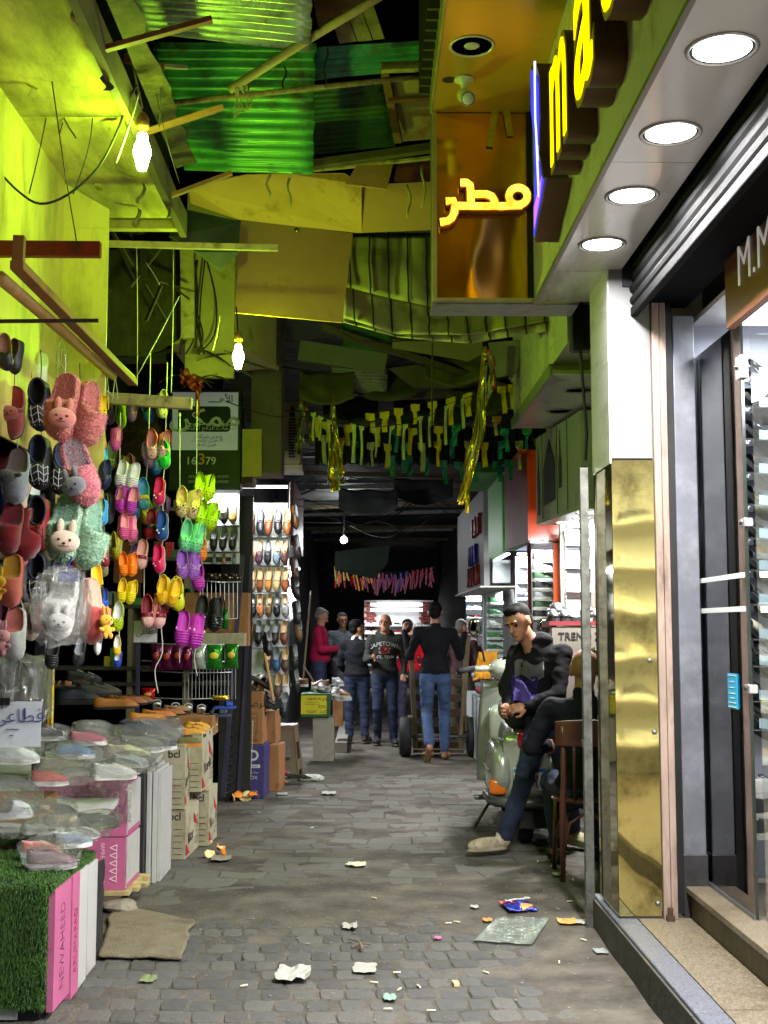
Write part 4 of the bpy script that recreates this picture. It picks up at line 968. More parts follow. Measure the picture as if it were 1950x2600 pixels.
for sk, (d, items) in strings.items():
    tops = []
    for i, (nm, x, y, h, cols, pr, ex, yaw) in enumerate(items):
        dd = d+rnd.uniform(-.06, .06); L_ = h*.3617*dd/FPX*1.02
        sx = -.24*L_ if pr else 0
        p = K6(x, y, dd)
        pm = None
        if pr:   # second shoe of the pair, sole to sole behind and beside
            pm = Matrix.Translation((-.34*L_, .02*L_, -.10*L_)) @ Matrix.Rotation(R(-42), 4, 'Y')
        exx = [e if (isinstance(e, tuple) or e != 'perforation') else ('perforation', tuple(c*.25 for c in cols[0])) for e in ex]
        shoe('clog_pair' if pr else 'clog', 'clog', nm+', '+ordn[i]+' '+sdesc[sk], 'clogs' if pr else 'clog', hang(p-V(-.16*L_ if pr else 0, 0, 0), L_, yaw-(.3 if pr else 0), rnd.uniform(-.1, .1), .18), L_, cols, exx, group='clogs hanging on strings', pair=pm, rough=.42)
        tops.append(p)
    a = tops[0]+V(0, .03, .55 if sk != 'A' else .35); b = tops[-1]+V(0.01, .03, -.2 if sk in 'CD' else 0)
    wire('shop_string', [a]+[p+V(rnd.uniform(-.01, .01), .04, 0) for p in tops]+[b], .0028, STRING, 'white string holding the column of clogs topped by '+items[0][0], 'string')
    if sk in 'CE': wire('string_tail', [b, b+V(.01, 0, -.15), b+V(-.03, 0, -.25), b+V(-.01, 0, -.38)], .003, STRING, 'loose white string tail below the '+items[-1][0], 'string')
for i, (x0, y0, x1, y1) in enumerate(((822, 60, 825, 900), (1043, 70, 1030, 940), (880, 160, 960, 290), (830, 830, 1080, 360), (1280, 690, 1325, 470))):
    def k4b(x, y, d): return P(x*.422, 600+y*.422, d)
    wire('hanging_string', [k4b(x0, y0, 6.9), k4b((x0+x1)/2+4, (y0+y1)/2, 6.9), k4b(x1, y1, 6.9)], .0026, STRING, ('long pale string dropping from the yellow stick', 'second pale string dropping from the yellow stick, nearer the bulb', 'short string by the rag bundle', 'slanting string crossing to the plank', 'slack string left of the lower bulb')[i], 'string')
# more clogs crammed between slippers and strings
loose = [('yellow clog with dark holes beside the pink rabbit slippers', 'clog', 95, 110, 205, 5.9, (YELW, YELW, YELW), (('perforation', BLK), 'strap'), .9, K6), ('pink clogs edge on below the yellow clog', 'clog', 200, 320, 170, 6.3, (C(200, 80, 140), PINK, MAG), ('strap',), 1.1, K6), ('small yellow lined sandal under the yellow clog', 'clog', 108, 320, 150, 6.2, (C(200, 150, 60), YELW, PINK), (), .3, K6), ('navy slipper behind the grey rabbit', 'bootie', 122, 570, 210, 6.0, (NAVY, NAVY, BLUE), (), .9, K6),
         ('turquoise clog tip poking out above the navy slipper', 'clog', 130, 430, 90, 6.1, (C(60, 200, 200), SKY, SKY), (), .5, K6), ('sky blue bagged clogs below the grey rabbit', 'clog', 112, 832, 190, 6.0, (C(40, 150, 216), SKY, SKY), (('charm', YELW),), -.2, K6), ('black clogs below the sky blue ones', 'clog', 95, 1000, 170, 5.9, (BLK, GREY, BLK), (), .5, K6), ('dark red printed clogs low beside the mint slippers', 'clog', 130, 1140, 150, 6.1, (C(140, 20, 40), PINK, RED), (('charm', WHT),), .2, K6),
         ('navy blue slipper behind the yellow trimmed ones', 'bootie', 78, 1235, 170, 6.2, (C(22, 28, 86), NAVY, NAVY), (), .3, K6), ('black clogs with yellow lining', 'clog', 55, 1330, 280, 5.8, (BLK, YELW, BLK), (), .75, K6), ('bright blue clog below the yellow lined ones', 'clog', 120, 1440, 150, 6.1, (C(20, 80, 190), BLUE, BLUE), (), .6, K6), ('red and white clog near the lime clog', 'clog', 148, 1580, 90, 6.2, (RED, WHT, WHT), (), .3, K6),
         ('black clogs hanging low by the yellow post', 'clog', 370, 2100, 220, 5.5, (BLK, BLK, BLK), ('puffy_rib', 'strap'), .2, K5), ('dark grey clogs hanging low beside the black pair', 'clog', 560, 2090, 190, 5.8, (C(30, 30, 34), GREY, BLK), ('charm', 'strap'), .1, K5), ('white bagged shoe low behind the clogs', 'loafer', 690, 2030, 160, 6.2, (WHT, GREY, WHT), (), .5, K5), ('black slipper at the top corner of the stall', 'bootie', 40, -10, 260, 4.9, (BLK, C(150, 110, 90), BLK), (), .3, K5), ('black fur slipper at the top of the stall', 'bootie', 118, 20, 250, 5.0, (BLK, C(120, 80, 60), BLK), (), -.4, K5), ('dark laced slipper behind the top row', 'bootie', 175, 190, 260, 5.5, (C(26, 30, 24), BLK, BLK), (('stitching', WHT),), .3, K5), ('white bundled slipper at the top of the stall', 'fluffy', 285, 110, 260, 5.6, (C(220, 224, 200), WHT, WHT), (), .3, K5), ('yellow lined slipper between the dark ones', 'bootie', 190, 640, 260, 5.6, (C(60, 50, 30), YELW, BLK), (), .6, K5), ('teal stained slipper behind the web pattern ones', 'fluffy', 240, 1000, 180, 5.6, (C(120, 170, 150), WHT, GREY), (), .4, K5), ('cream slipper at the far edge of the stall', 'fluffy', 0, 210, 300, 5.3, (C(210, 180, 140), C(150, 100, 70), CREAM), (), .4, K5)]
for nm, k, x, y, h, d, cols, ex, yaw, KK in loose:
    L_ = h*.3617*d/FPX
    shoe('hanging_shoe', k, nm, 'shoe', hang(KK(x, y, d), L_, yaw, rnd.uniform(-.15, .15), .15), L_, cols, [e if isinstance(e, tuple) or e != 'perforation' else e for e in ex], group='shoes crammed at the stall front', rough=.5)

# ---- fur and plush slippers
def plush_face(t, fr, col, k='rabbit', s=1.):
    """a plush animal head on the vamp; fr maps unit head space to the slipper"""
    m = mat(col, .95, var=.1, scale=20, bump=.5, bscale=60, sheen=.5, spec=.1); dk = mat(C(24, 20, 20), .4, var=0)
    mb = MB(); ell(mb, (0, 0, 0), (.5, .38, .3), 12)
    if k == 'rabbit': ell(mb, (-.2, -.5, 0), (.13, .26, .12), 10); ell(mb, (.2, -.5, 0), (.13, .26, .12), 10)
    elif k == 'calf': ell(mb, (-.6, -.12, 0), (.2, .12, .09), 8); ell(mb, (.6, -.12, 0), (.2, .12, .09), 8)
    elif k == 'doll':
        ell(mb, (-.16, -.62, 0), (.1, .32, .1), 10); ell(mb, (.16, -.62, 0), (.1, .32, .1), 10); ell(mb, (0, .6, 0), (.36, .36, .26), 10); ell(mb, (-.42, .55, .05), (.2, .14, .12), 8); ell(mb, (.42, .55, .05), (.2, .14, .12), 8); ell(mb, (-.2, .95, .1), (.16, .2, .14), 8); ell(mb, (.2, .95, .1), (.16, .2, .14), 8)
    h = ob('plush_head', mb, m, t, mx=fr, smooth=True)
    e = MB()
    for x in (-.18, .18): ell(e, (x, -.02, .28), (.045, .05, .04), 7)
    ell(e, (0, .1, .3), (.06, .04, .03), 7)
    e.tube([(-.16, .16, .26), (-.08, .2, .285), (0, .18, .3), (.08, .2, .285), (.16, .16, .26)], .014, 5)
    ob('stitched_face', e, dk, h, smooth=True)
    return h
def slipper(lab, x, y, h, d, cols, yaw=0., roll=0., tilt=.12, fur=0, pair=None, face=None, ex=(), k='fluffy', KK=K5, wide=1.):
    L_ = h*.3617*d/FPX
    t = shoe('fur_slipper' if fur else 'slipper', k, lab, 'slipper', hang(KK(x, y, d), L_, yaw, roll, tilt), L_, cols, ex, group='slippers hanging on the stall', fur=fur, pair=pair, rough=.9)
    if face:
        col, kind, s_, off, fx = face
        p = dome_pt(k, off, fx)*L_
        plush_face(t, Matrix.Translation(p+V(0, 0, .02)) @ Matrix.Rotation(fx*-.9, 4, 'Y').inverted() @ Matrix.Rotation(math.pi, 4, 'X').inverted() @ Matrix.Scale(s_*L_, 4) @ Matrix.Diagonal((1, 1, -1, 1)) @ Matrix.Diagonal((1, -1, 1, 1)), col, kind)
    return t, L_
RP = C(196, 116, 108)
def pr2(L_, dx=-.22, dz=-.24, a=-78): return Matrix.Translation((dx*L_, .01, dz*L_)) @ Matrix.Rotation(R(a), 4, 'Y')
slipper('dusty pink fur slippers with a rabbit face, top of the fur column', 455, 372, 490, 4.9, (RP, C(176, 100, 92), RP), -.25, .06, fur=2600, pair=pr2(.28), face=(C(206, 128, 118), 'rabbit', .40, .74, -.5))
slipper('rose fur slippers with grey lining, grey rabbit on the side', 560, 830, 490, 4.9, (C(214, 130, 140), C(110, 108, 112), C(206, 130, 136)), .55, -.28, fur=2600, face=(C(120, 122, 132), 'rabbit', .36, .70, .75))
slipper('mint fur slippers with a cream rabbit face', 470, 1222, 500, 4.9, (C(150, 186, 156), C(120, 160, 140), C(190, 190, 160)), -.2, .05, fur=2600, pair=pr2(.28), face=(C(214, 190, 168), 'rabbit', .42, .74, -.45))
slipper('white fur slippers inside a clear bag with a blue hanger', 440, 1760, 480, 4.9, (C(226, 226, 226), C(216, 216, 212), WHT), -.15, .1, fur=2600, face=(C(232, 230, 228), 'rabbit', .36, .78, -.4))
slipper('coral felt slippers with a golden bear, right of the bagged white ones', 640, 1800, 460, 5.0, (C(206, 92, 84), C(180, 150, 130), C(206, 180, 160)), 1.15, .05, face=(C(214, 160, 20), 'doll', .24, .70, .3), KK=K5)
slipper('reddish calf slipper with a pale nose at the stall edge', 98, 410, 385, 5.2, (C(150, 66, 62), C(120, 30, 30), C(80, 50, 60)), .1, .0, face=(C(170, 90, 84), 'calf', .36, .62, 0), ex=())
slipper('grey calf slipper with a smiling cream toe', 122, 855, 400, 5.2, (C(130, 136, 146), C(96, 84, 84), C(170, 174, 180)), .1, .05, face=(C(70, 72, 78), 'calf', .38, .62, .3))
slipper('dark red calf slipper below the grey one', 78, 1220, 390, 5.2, (C(116, 16, 30), C(90, 20, 28), C(90, 20, 30)), .15, .1, pair=pr2(.26))
slipper('salmon slipper carrying a yellow rabbit doll', 85, 1590, 385, 5.2, (C(196, 100, 84), C(200, 150, 50), C(150, 70, 60)), -.05, .0, face=(C(222, 170, 10), 'doll', .30, .58, .25))
slipper('grey slipper carrying a pink rabbit doll', 105, 1965, 380, 5.2, (C(170, 172, 172), C(190, 110, 104), C(180, 180, 180)), -.05, .0, face=(C(214, 150, 156), 'doll', .32, .58, .2))
for lab, x, y, h, cols, st in (('navy slipper with white lacing and a red band', 285, 360, 370, (C(18, 20, 34), BLK, BLK), WHT), ('black slipper with white curved stitching', 288, 765, 380, (BLK, C(40, 50, 80), BLK), C(210, 214, 220)), ('red and black slipper with dark stitching', 282, 1195, 390, (C(130, 10, 20), BLK, C(30, 10, 30)), C(30, 6, 16)), ('black slipper with white stitching, lowest in its column', 275, 1575, 345, (BLK, C(30, 40, 60), BLK), C(216, 216, 220))):
    L_ = h*.3617*5.3/FPX
    shoe('slipper', 'bootie', lab, 'slipper', hang(K5(x, y, 5.3), L_, -.1, rnd.uniform(-.08, .08), .12), L_, cols, (('stitching', st), ('collar', C(30, 34, 60))), group='slippers hanging on the stall', rough=.6, pair=pr2(L_, -.3, -.25, -30))
# strings that carry the slippers, and a second layer of shoes behind them
for i, (x, y0, y1, d) in enumerate(((455, 0, 140, 4.95), (560, 60, 600, 4.97), (470, 300, 985, 4.98), (98, -40, 230, 5.22), (122, -40, 660, 5.24), (285, -30, 190, 5.32), (290, 200, 590, 5.34), (480, 1400, 1540, 4.9), (640, 1000, 1580, 5.02), (85, 1300, 1420, 5.22), (105, 1700, 1790, 5.22))):
    wire('hanging_string', [K5(x, y0, d), K5(x+6, (y0+y1)/2, d), K5(x, y1, d)], .0024, CORD if i % 2 else STRING, 'string holding up the plush slippers, '+('first', 'second', 'third', 'fourth', 'fifth', 'sixth', 'seventh', 'eighth', 'ninth', 'tenth', 'eleventh')[i]+' strand', 'string')
fr_ = random.Random(11)
pal_ = [('black', BLK), ('dark red', C(110, 16, 26)), ('pink', C(196, 110, 120)), ('grey', C(110, 112, 118)), ('navy', NAVY), ('cream', C(196, 180, 150)), ('mauve', C(140, 80, 110)), ('teal', C(60, 130, 120)), ('orange', C(206, 110, 30)), ('blue', C(30, 80, 160)), ('yellow', C(206, 176, 30)), ('lime', C(150, 176, 20)), ('purple', C(110, 66, 150)), ('brown', C(90, 60, 40))]
for i in range(58):
    x = 20+(i % 9)*82+fr_.uniform(-25, 25); y = 120+(i//9)*290+fr_.uniform(-60, 60)
    nm, c = fr_.choice(pal_ if x > 450 else pal_[:8]); d = 5.75+.0012*x+fr_.uniform(-.1, .1); L_ = fr_.uniform(.17, .23)
    k = 'clog' if x > 480 else fr_.choice(('bootie', 'fluffy', 'bootie'))
    shoe('hanging_shoe', k, f'half hidden {nm} shoe behind the slippers, {ORD[i//9]} row down, {ORD[i % 9]} along', 'shoe', hang(K5(x, y, d), L_, fr_.uniform(-1.1, 1.1), fr_.uniform(-.2, .2), .15), L_, (c, tuple(v*.5 for v in c), tuple(v*.8 for v in c)), ('strap', ('perforation', BLK)) if k == 'clog' else (), group='half hidden shoes behind the front layer', rough=.55)
for i in range(26):
    x = 560+(i % 7)*95+fr_.uniform(-30, 30); y = 420+(i//7)*330+fr_.uniform(-70, 70); nm, c = fr_.choice(pal_[2:]); d = 7.6+fr_.uniform(-.1, .2); L_ = fr_.uniform(.15, .19)
    shoe('hanging_shoe', 'clog', f'half hidden {nm} clog behind the strings, {ORD[i//7]} row down, {ORD[i % 7]} along', 'shoe', hang(K5(x, y, d), L_, fr_.uniform(-1.1, 1.1), fr_.uniform(-.2, .2), .15), L_, (c, tuple(v*.5 for v in c), tuple(v*.8 for v in c)), ('strap', ('perforation', BLK)), group='half hidden clogs behind the strings', rough=.5)
# ---- clear bags
BAG = film('clear plastic film', (.99, .995, .995), .965, .2, bump=2.6, bscale=38, refl=.3, cap=.55)
_bag = []
for i in range(5):
    mb = MB()
    def bf(u, v, i=i):
        t, q = math.pi*v, 2*math.pi*u
        a, b, c = math.sin(t)*math.cos(q), math.sin(t)*math.sin(q), math.cos(t)
        rg = lambda f, o_: 1-2*abs(nz(a*f, b*f, c*f+o_))
        r = .86+.22*nz(a*1.7, b*1.7, c*1.7+i*7)+.13*rg(3.2, i*3)+.09*rg(6.5, i*5+2)+.05*rg(13, i)
        x, y, z = r*a, r*b, r*c; e = .75
        return (math.copysign(abs(x)**e, x), math.copysign(abs(y)**e, y), max(-.62, math.copysign(abs(z)**.9, z)))
    _bag.append(mb.grid(bf, 60, 34, wrapu=True).mesh('bag', False))
t = thing('plastic_bag', 'clear plastic bag round the white fur slippers', 'bag', K5(440, 1770, 4.86))
ob('film', _bag[0], BAG, t, mx=Matrix.Rotation(R(90), 4, 'X') @ Matrix.Diagonal((.115, .15, .10, 1)))
hk_ = K5(480, 1560, 4.86)-t.location
ob('hanger', MB().box(hk_.x-.04, hk_.y-.005, hk_.z-.02, hk_.x+.04, hk_.y+.005, hk_.z+.02).tube([hk_+V(0, 0, .02), hk_+V(0.0, 0, .05), hk_+V(.012, 0, .075), hk_+V(.0, 0, .09), hk_+V(-.014, 0, .08)], .005, 6), mat(C(24, 40, 140), .35), t)
# ================================================================== the stall: boxes, table, grass mat
def pbox(name, x0, y0, z0, x1, y1, z1, ma, lab, cat='box', bev=.003, lean=0.):
    c = V((x0+x1)/2, (y0+y1)/2, z0)
    t = thing(name, lab, cat, c)
    ob('carton', dent(x0-c.x, y0-c.y, 0, x1-c.x, y1-c.y, z1-z0, len(lab), min(.005, (x1-x0)*.06)), ma, t)
    t.rotation_euler = (0, 0, lean)
    return t
def boxtext(t, s, size, p, right, up, col, sx=1., sy=1., bold=0.):
    return ob('print', text(s, size, .0004, 'CENTER', bold), mat(col, .7, var=.1), t, mx=basis(p, right, up) @ Matrix.Diagonal((sx, sy, 1, 1)))
PK = mat(C(178, 92, 132), .6, var=.1, scale=4, dirt=(C(180, 80, 120), .2, 6), bump=.1, bscale=70, name='pink carton')
WH = mat(C(178, 178, 176), .65, var=.06, scale=4, dirt=(C(150, 146, 138), .35, 4), bump=.1, bscale=60, name='white carton')
CREAMB = mat(C(172, 166, 142), .7, var=.12, scale=4, dirt=(C(122, 108, 78), .55, 4), bump=.15, bscale=50, name='cream carton')
BRN = mat(C(150, 104, 62), .8, var=.12, scale=4, dirt=(C(96, 62, 34), .3, 4), bump=.15, bscale=60, name='brown carton')
BKB = mat(C(32, 34, 36), .6, var=.2, scale=5, dirt=(C(70, 70, 70), .2, 12), name='black carton')
# grass covered block
gb = pbox('display_block', -2.1, 4.87, .05, -1.235, 5.62, .49, BKB, 'low black display block under the artificial grass mat', 'block')
ob('plinth', MB().box(-.45, -.372, -.05, .41, .36, -.002), BLACK, gb)
lb = MB().box(-.40, -.378, .000, -.0, -.3745, .04)
ob('paper_label', lb, mat(C(160, 166, 170), .6), gb, mx=Matrix.Translation((.33, -.004, -.045)))
boxtext(gb, '14314501', .035, (.15, -.386, -.022), (1, 0, 0), (0, 0, 1), C(40, 40, 40))
TURF = mat(C(56, 92, 30), .8, var=.35, scale=9, name='artificial grass blade')
gr = thing('grass_mat', 'artificial grass mat draped over the front display block', 'mat', (-1.6, 5.2, .5))
ob('mat_backing', MB().box(-.5, -.345, -.445, .372, -.335, .012).box(-.5, -.3345, .0, .372, .40, .012), mat(C(24, 44, 16), .9), gr)
r_ = random.Random(3); Vv, Ff = [], []
def blade(p, n, ln):
    d = (n+Vector((r_.gauss(0, .45), r_.gauss(0, .45), r_.gauss(0, .45)-.25))).normalized()
    t_ = d.orthogonal(); t_.rotate(Matrix.Rotation(r_.uniform(0, 6.28), 3, d)); t_ = t_.normalized()*.0016; k = len(Vv)
    m_ = p+d*ln*.55; e_ = p+d*ln+Vector((0, 0, -.35*ln))
    Vv.extend([p-t_, p+t_, m_-t_*.8, m_+t_*.8, e_]); Ff.extend([(k, k+1, k+3, k+2), (k+2, k+3, k+4)])
for _ in range(26000): blade(V(r_.uniform(-.18, .372), -.345, r_.uniform(-.445, .012)), V(0, -1, 0), r_.uniform(.014, .028))
for _ in range(12000): blade(V(r_.uniform(-.5, .372), r_.uniform(-.345, .40), .012), V(0, 0, 1), r_.uniform(.012, .026))
for _ in range(2600): blade(V(.372, r_.uniform(-.345, .40), r_.uniform(-.01, .012)), V(.8, 0, -.3), r_.uniform(.014, .03))
ob('grass_pile', MB().add(Vv, Ff), TURF, gr, kind='stuff')
g2 = MB(); Vv, Ff = [], []
for _ in range(4000): blade(V(r_.uniform(-.25, .10), r_.uniform(-.12, .12), 0), V(0, 0, 1), r_.uniform(.012, .026))
gs = thing('grass_mat', 'second scrap of artificial grass on the white carton at the frame edge', 'mat', K1(60, 1300, 5.75))
ob('mat_backing', MB().box(-.25, -.12, -.01, .10, .12, 0), mat(C(24, 44, 16), .9), gs); ob('grass_pile', MB().add(Vv, Ff), TURF, gs, kind='stuff')
pbox('carton', -1.75, 5.64, .0, -1.60, 5.9, .42, WH, 'white carton under the grass scrap at the frame edge')
# pink and white cartons standing along the block
a = pbox('carton', -1.23, 4.87, .03, -1.205, 5.13, .485, PK, 'pink carton panel with vertical lettering beside the grass mat', 'carton')
boxtext(a, 'NEWAHEED', .10, (.0135, 0.0, .22), (0, 0, 1), (0, -1, 0), C(84, 26, 60), .62, 1.0, -.002)
a = pbox('carton', -1.23, 5.135, .0, -1.2, 5.26, .485, PK, 'narrow pink carton with red lettering between pink and white panels', 'carton')
boxtext(a, 'ARUMARRD', .07, (.0165, 0, .22), (0, 0, 1), (0, -1, 0), C(150, 40, 90), .7, 1.1)
pbox('carton', -1.235, 5.265, .0, -1.205, 5.43, .48, WH, 'white carton panel behind the narrow pink carton', 'carton')
pbox('carton', -1.235, 5.435, .01, -1.205, 5.62, .47, WH, 'second white carton panel, farther from the grass', 'carton')
ob('black_net', MB().slab(lambda u, v: (-1.215+.015*nz(u*4, v*4, 3), lerp(5.64, 5.80, u), lerp(.05, .44, v)), 6, 10, .004), mat(C(26, 24, 24), .95, var=.4, scale=60, bump=.8, bscale=120), label='black net hanging at the end of the white panels', cat='net')
# pallet, stone and the pink stack
pal = thing('wooden_pallet', 'low wooden pallet under the pink and white cartons', 'pallet', (-1.5, 6.9, .085))
for i in range(5): ob('plank', MB().box(-.5, -.235+.10*i, 0, .27+.03*((i*7) % 3-1), -.145+.10*i, .022), PALEWOOD, pal, bev=.002)
for y in (-.2, .2): ob('bearer', MB().box(-.5, y-.04, -.05, .2, y+.04, -.001), OLDWOOD, pal)
st = MB(); ell(st, (0, 0, 0), (1, 1, 1), 9); st.v = [(x*.10*(1+.35*nz(x, y, z, 1.3)), y*.09*(1+.3*nz(y, z, x, 1.3)), z*.045*(1+.25*nz(z, x, y, 1.6))) for x, y, z in st.v]
ob('stone', st, mat(C(130, 122, 110), .9, var=.35, scale=14, bump=.8, bscale=30), label='rough broken stone propping up the pallet', cat='stone', mx=Matrix.Translation(V(-1.30, 6.66, .03)))
for i, z in enumerate((.108, .388)):
    a = pbox('carton', -1.75, 6.70, z, -1.29, 7.08, z+.275, PK, ('lower', 'upper')[i]+' pink carton of the stack on the pallet', 'carton')
    boxtext(a, 'ΔΔΔΔΔ', .06, (.17, -.1915, .14), (0, 0, 1), (-1, 0, 0), C(240, 200, 216), 1.0, .9)
    boxtext(a, 'UNIQUA/iHivW', .035, (.11, -.1915, .14), (0, 0, 1), (-1, 0, 0), C(240, 200, 216), .9, 1)
    ob('white_side', MB().box(.2305, -.17, .006, .2365, .188, .268), WH, a)
    ob('pink_base_edge', MB().box(.2368, -.17, .004, .2385, .188, .03), PK, a)
a = pbox('carton', -1.62, 7.28, 0, -1.30, 7.62, .66, BKB, 'tall black carton between pink stack and cream cartons', 'carton')
for i, x in enumerate((-1.298, -1.272, -1.250)): pbox('carton', x+.002, 7.36+.05*i, 0, x+.022, 7.86, .67-.015*i, WH, ('first', 'second', 'third')[i]+' white flattened carton leaning beside the tall black one', 'carton')
# cream cartons
def cream(x1, y0, y1, z0, z1, lab, lean):
    t = pbox('carton', x1-.42, y0, z0, x1, y1, z1, CREAMB, lab, 'carton', .006, lean)
    hx, hy, hz = .21, (y1-y0)/2, z1-z0
    boxtext(t, 'bcl', .07, (.14, -hy-.002, hz*.85), (1, 0, 0), (0, 0, 1), C(30, 26, 26), 1, 1, .001)
    boxtext(t, 'Ricardo', .10, (hx+.002, 0, hz*.40), (0, 1, .12), (0, 0, 1), C(40, 34, 34), .9, 1, .0015)
    ob('red_flash', MB().prism([(hx+.003, -hy+.02, .02), (hx+.003, -hy+.14, .02), (hx+.003, -hy+.02, .10)], (.0008, 0, 0)).prism([(hx+.003, hy-.18, hz*.62), (hx+.003, hy-.02, hz*.5), (hx+.003, hy-.18, hz*.82)], (.0008, 0, 0)), mat(C(170, 36, 40), .6), t)
    g = MB()
    for i in range(6): g.box(hx+.002, hy-.14, .05+.035*i, hx+.003, hy-.03, .053+.035*i)
    for i in range(3): g.box(hx+.002, hy-.14+.05*i, .05, hx+.003, hy-.137+.05*i, .228)
    for i in range(5): g.box(.13, -hy-.003, .03+.04*i, .19, -hy-.002, .033+.04*i)
    ob('printed_grid', g, mat(C(60, 40, 36), .7), t)
    ob('fold_line', MB().box(-hx, -hy-.004, hz-.012, hx, -hy-.0008, hz+.001), PALEWOOD, t)
    return t
cream(-1.17, 8.16, 8.62, 0, .32, 'cream printed carton on the ground, nearer of the lower two', -.05)
cream(-1.09, 8.66, 9.05, 0, .38, 'cream printed carton on the ground, farther of the lower two', -.03)
cream(-1.20, 8.12, 8.50, .325, .74, 'cream printed carton on top, nearer of the upper two', .06)
cream(-1.12, 8.52, 8.98, .385, .78, 'cream printed carton on top, farther of the upper two', -.04)
pbox('carton', -1.5, 9.0, .72, -1.12, 9.35, .86, BRN, 'brown carton under the row of slide slippers', 'carton')
# table under the bagged shoes
tb = thing('stall_table', 'low stall table covered with bagged shoes', 'table', (-1.8, 7.0, 0))
ob('table_top', MB().slab(lambda u, v: (lerp(-.7, .47, u), lerp(-1.15, 1.2, v), .52+.16*v), 2, 2, .03), WH, tb)
for x in (-.6, .4):
    for y in (-1.0, 1.05): ob('leg', MB().box(x-.025, y-.025, 0, x+.025, y+.025, .5), OLDWOOD, tb)
b = pbox('carton', -1.93, 6.05, .25, -1.43, 6.35, .53, BRN, 'open brown carton with a white flap behind the grass mat', 'carton'); 
ob('white_flap', MB().slab(lambda u, v: (lerp(-.28, .27, u), lerp(-.22, .18, v), .285+.02*math.sin(u*5)), 8, 4, .004), WH, b)
ob('brand_mark', MB().box(.19, -.153, .08, .215, -.1505, .12), BLACK, b)
pbox('carton', -2.1, 6.1, .3, -1.60, 6.45, .66, BRN, 'taller brown carton at the frame edge behind the price card', 'carton')
for (x0, y0, z0, x1, y1, z1, lab) in ((-1.98, 8.45, .62, -1.74, 8.7, .74, 'checked gift carton holding the dark sandals'), (-1.72, 8.35, .58, -1.49, 8.6, .70, 'checked gift carton below the tan sandals')):
    t = pbox('gift_box', x0, y0, z0, x1, y1, z1, mat(C(196, 180, 188), .6, var=.05), lab, 'carton')
    hx, hy, hz = (x1-x0)/2, (y1-y0)/2, z1-z0; g = MB()
    for i in range(7): g.box(-hx+2*hx*(i+.25)/7, -hy-.0018, 0, -hx+2*hx*(i+.75)/7, -hy-.0008, hz)
    for i in range(4): g.box(-hx, -hy-.0028, hz*(i+.25)/4, hx, -hy-.0019, hz*(i+.7)/4, 1)
    ob('check_print', g, [mat(C(120, 84, 100), .6), mat(C(84, 50, 66), .6)], t)
    ob('box_lid', MB().box(-hx-.004, -hy-.004, hz-.035, hx+.004, hy+.004, hz+.004), mat(C(170, 148, 160), .6, var=.3, scale=40), t)
    ob('round_seal', MB().lathe([(0, .002), (.03, .002), (.032, 0)], 18, axis=Matrix.Rotation(R(90), 3, 'X'), o=(.02, -hy-.004, hz*.4)), mat(C(206, 130, 146), .5), t)
t = pbox('shoe_carton', -1.99, 8.3, .52, -1.75, 8.44, .60, mat(C(196, 70, 100), .6), 'red edged shoe carton among the bagged shoes', 'carton')
ob('size_label', MB().box(-.09, -.0725, .015, .11, -.071, .06), WH, t)
pbox('shoe_carton', -2.1, 8.2, .58, -2.0, 8.4, .70, BKB, 'small black carton beside the yellow post', 'carton')
t = thing('yellow_post', 'scratched yellow angle post rising behind the price card', 'post', P(130, 1840, 7.3))
ob('flange', MB().box(-.022, -.002, -.1, .0, .002, .45), mat(C(222, 190, 20), .5, var=.15, dirt=(C(60, 50, 20), .3, 20)), t); ob('flange', MB().box(.003, -.02, -.1, .007, .02, .45), mat(C(222, 190, 20), .5, var=.15, dirt=(C(60, 50, 20), .3, 20)), t)
ob('dark_post', MB().box(-.03, -.03, -.8, .03, .03, .9), BLACK, label='dark upright behind the hanging slippers', cat='post', mx=Matrix.Translation(P(103, 1700, 7.2)))

# ---- bagged shoes
def bagged(lab, x, y, d, wpx, k, cols, yaw, ex=(), bag=True, KK=K1, pitch=0., roll=0., sc=.3918):
    L_ = wpx*sc*d/FPX
    p = KK(x, y, d)
    mx = Matrix.Translation(p) @ Matrix.Rotation(yaw, 4, 'Z') @ Matrix.Rotation(pitch, 4, 'X') @ Matrix.Rotation(roll, 4, 'Y') @ Matrix.Translation((0, -L_/2, -.06*L_))
    t = shoe('bagged_shoe' if bag else 'shoe', k, lab, 'shoe', mx, L_, cols, ex, group='bagged shoes on the stall' if bag else 'shoes on the stall', rough=.6)
    if bag:
        ob('bag', _bag[rnd.randrange(5)], BAG, t, mx=Matrix.Translation((0, L_*.5, L_*.10)) @ Matrix.Rotation(rnd.uniform(-.2, .2), 4, 'Z') @ Matrix.Diagonal((.27*L_, .56*L_, .25*L_, 1)))
    return t
TAUPE = C(120, 108, 98); IVORY = C(206, 196, 164)
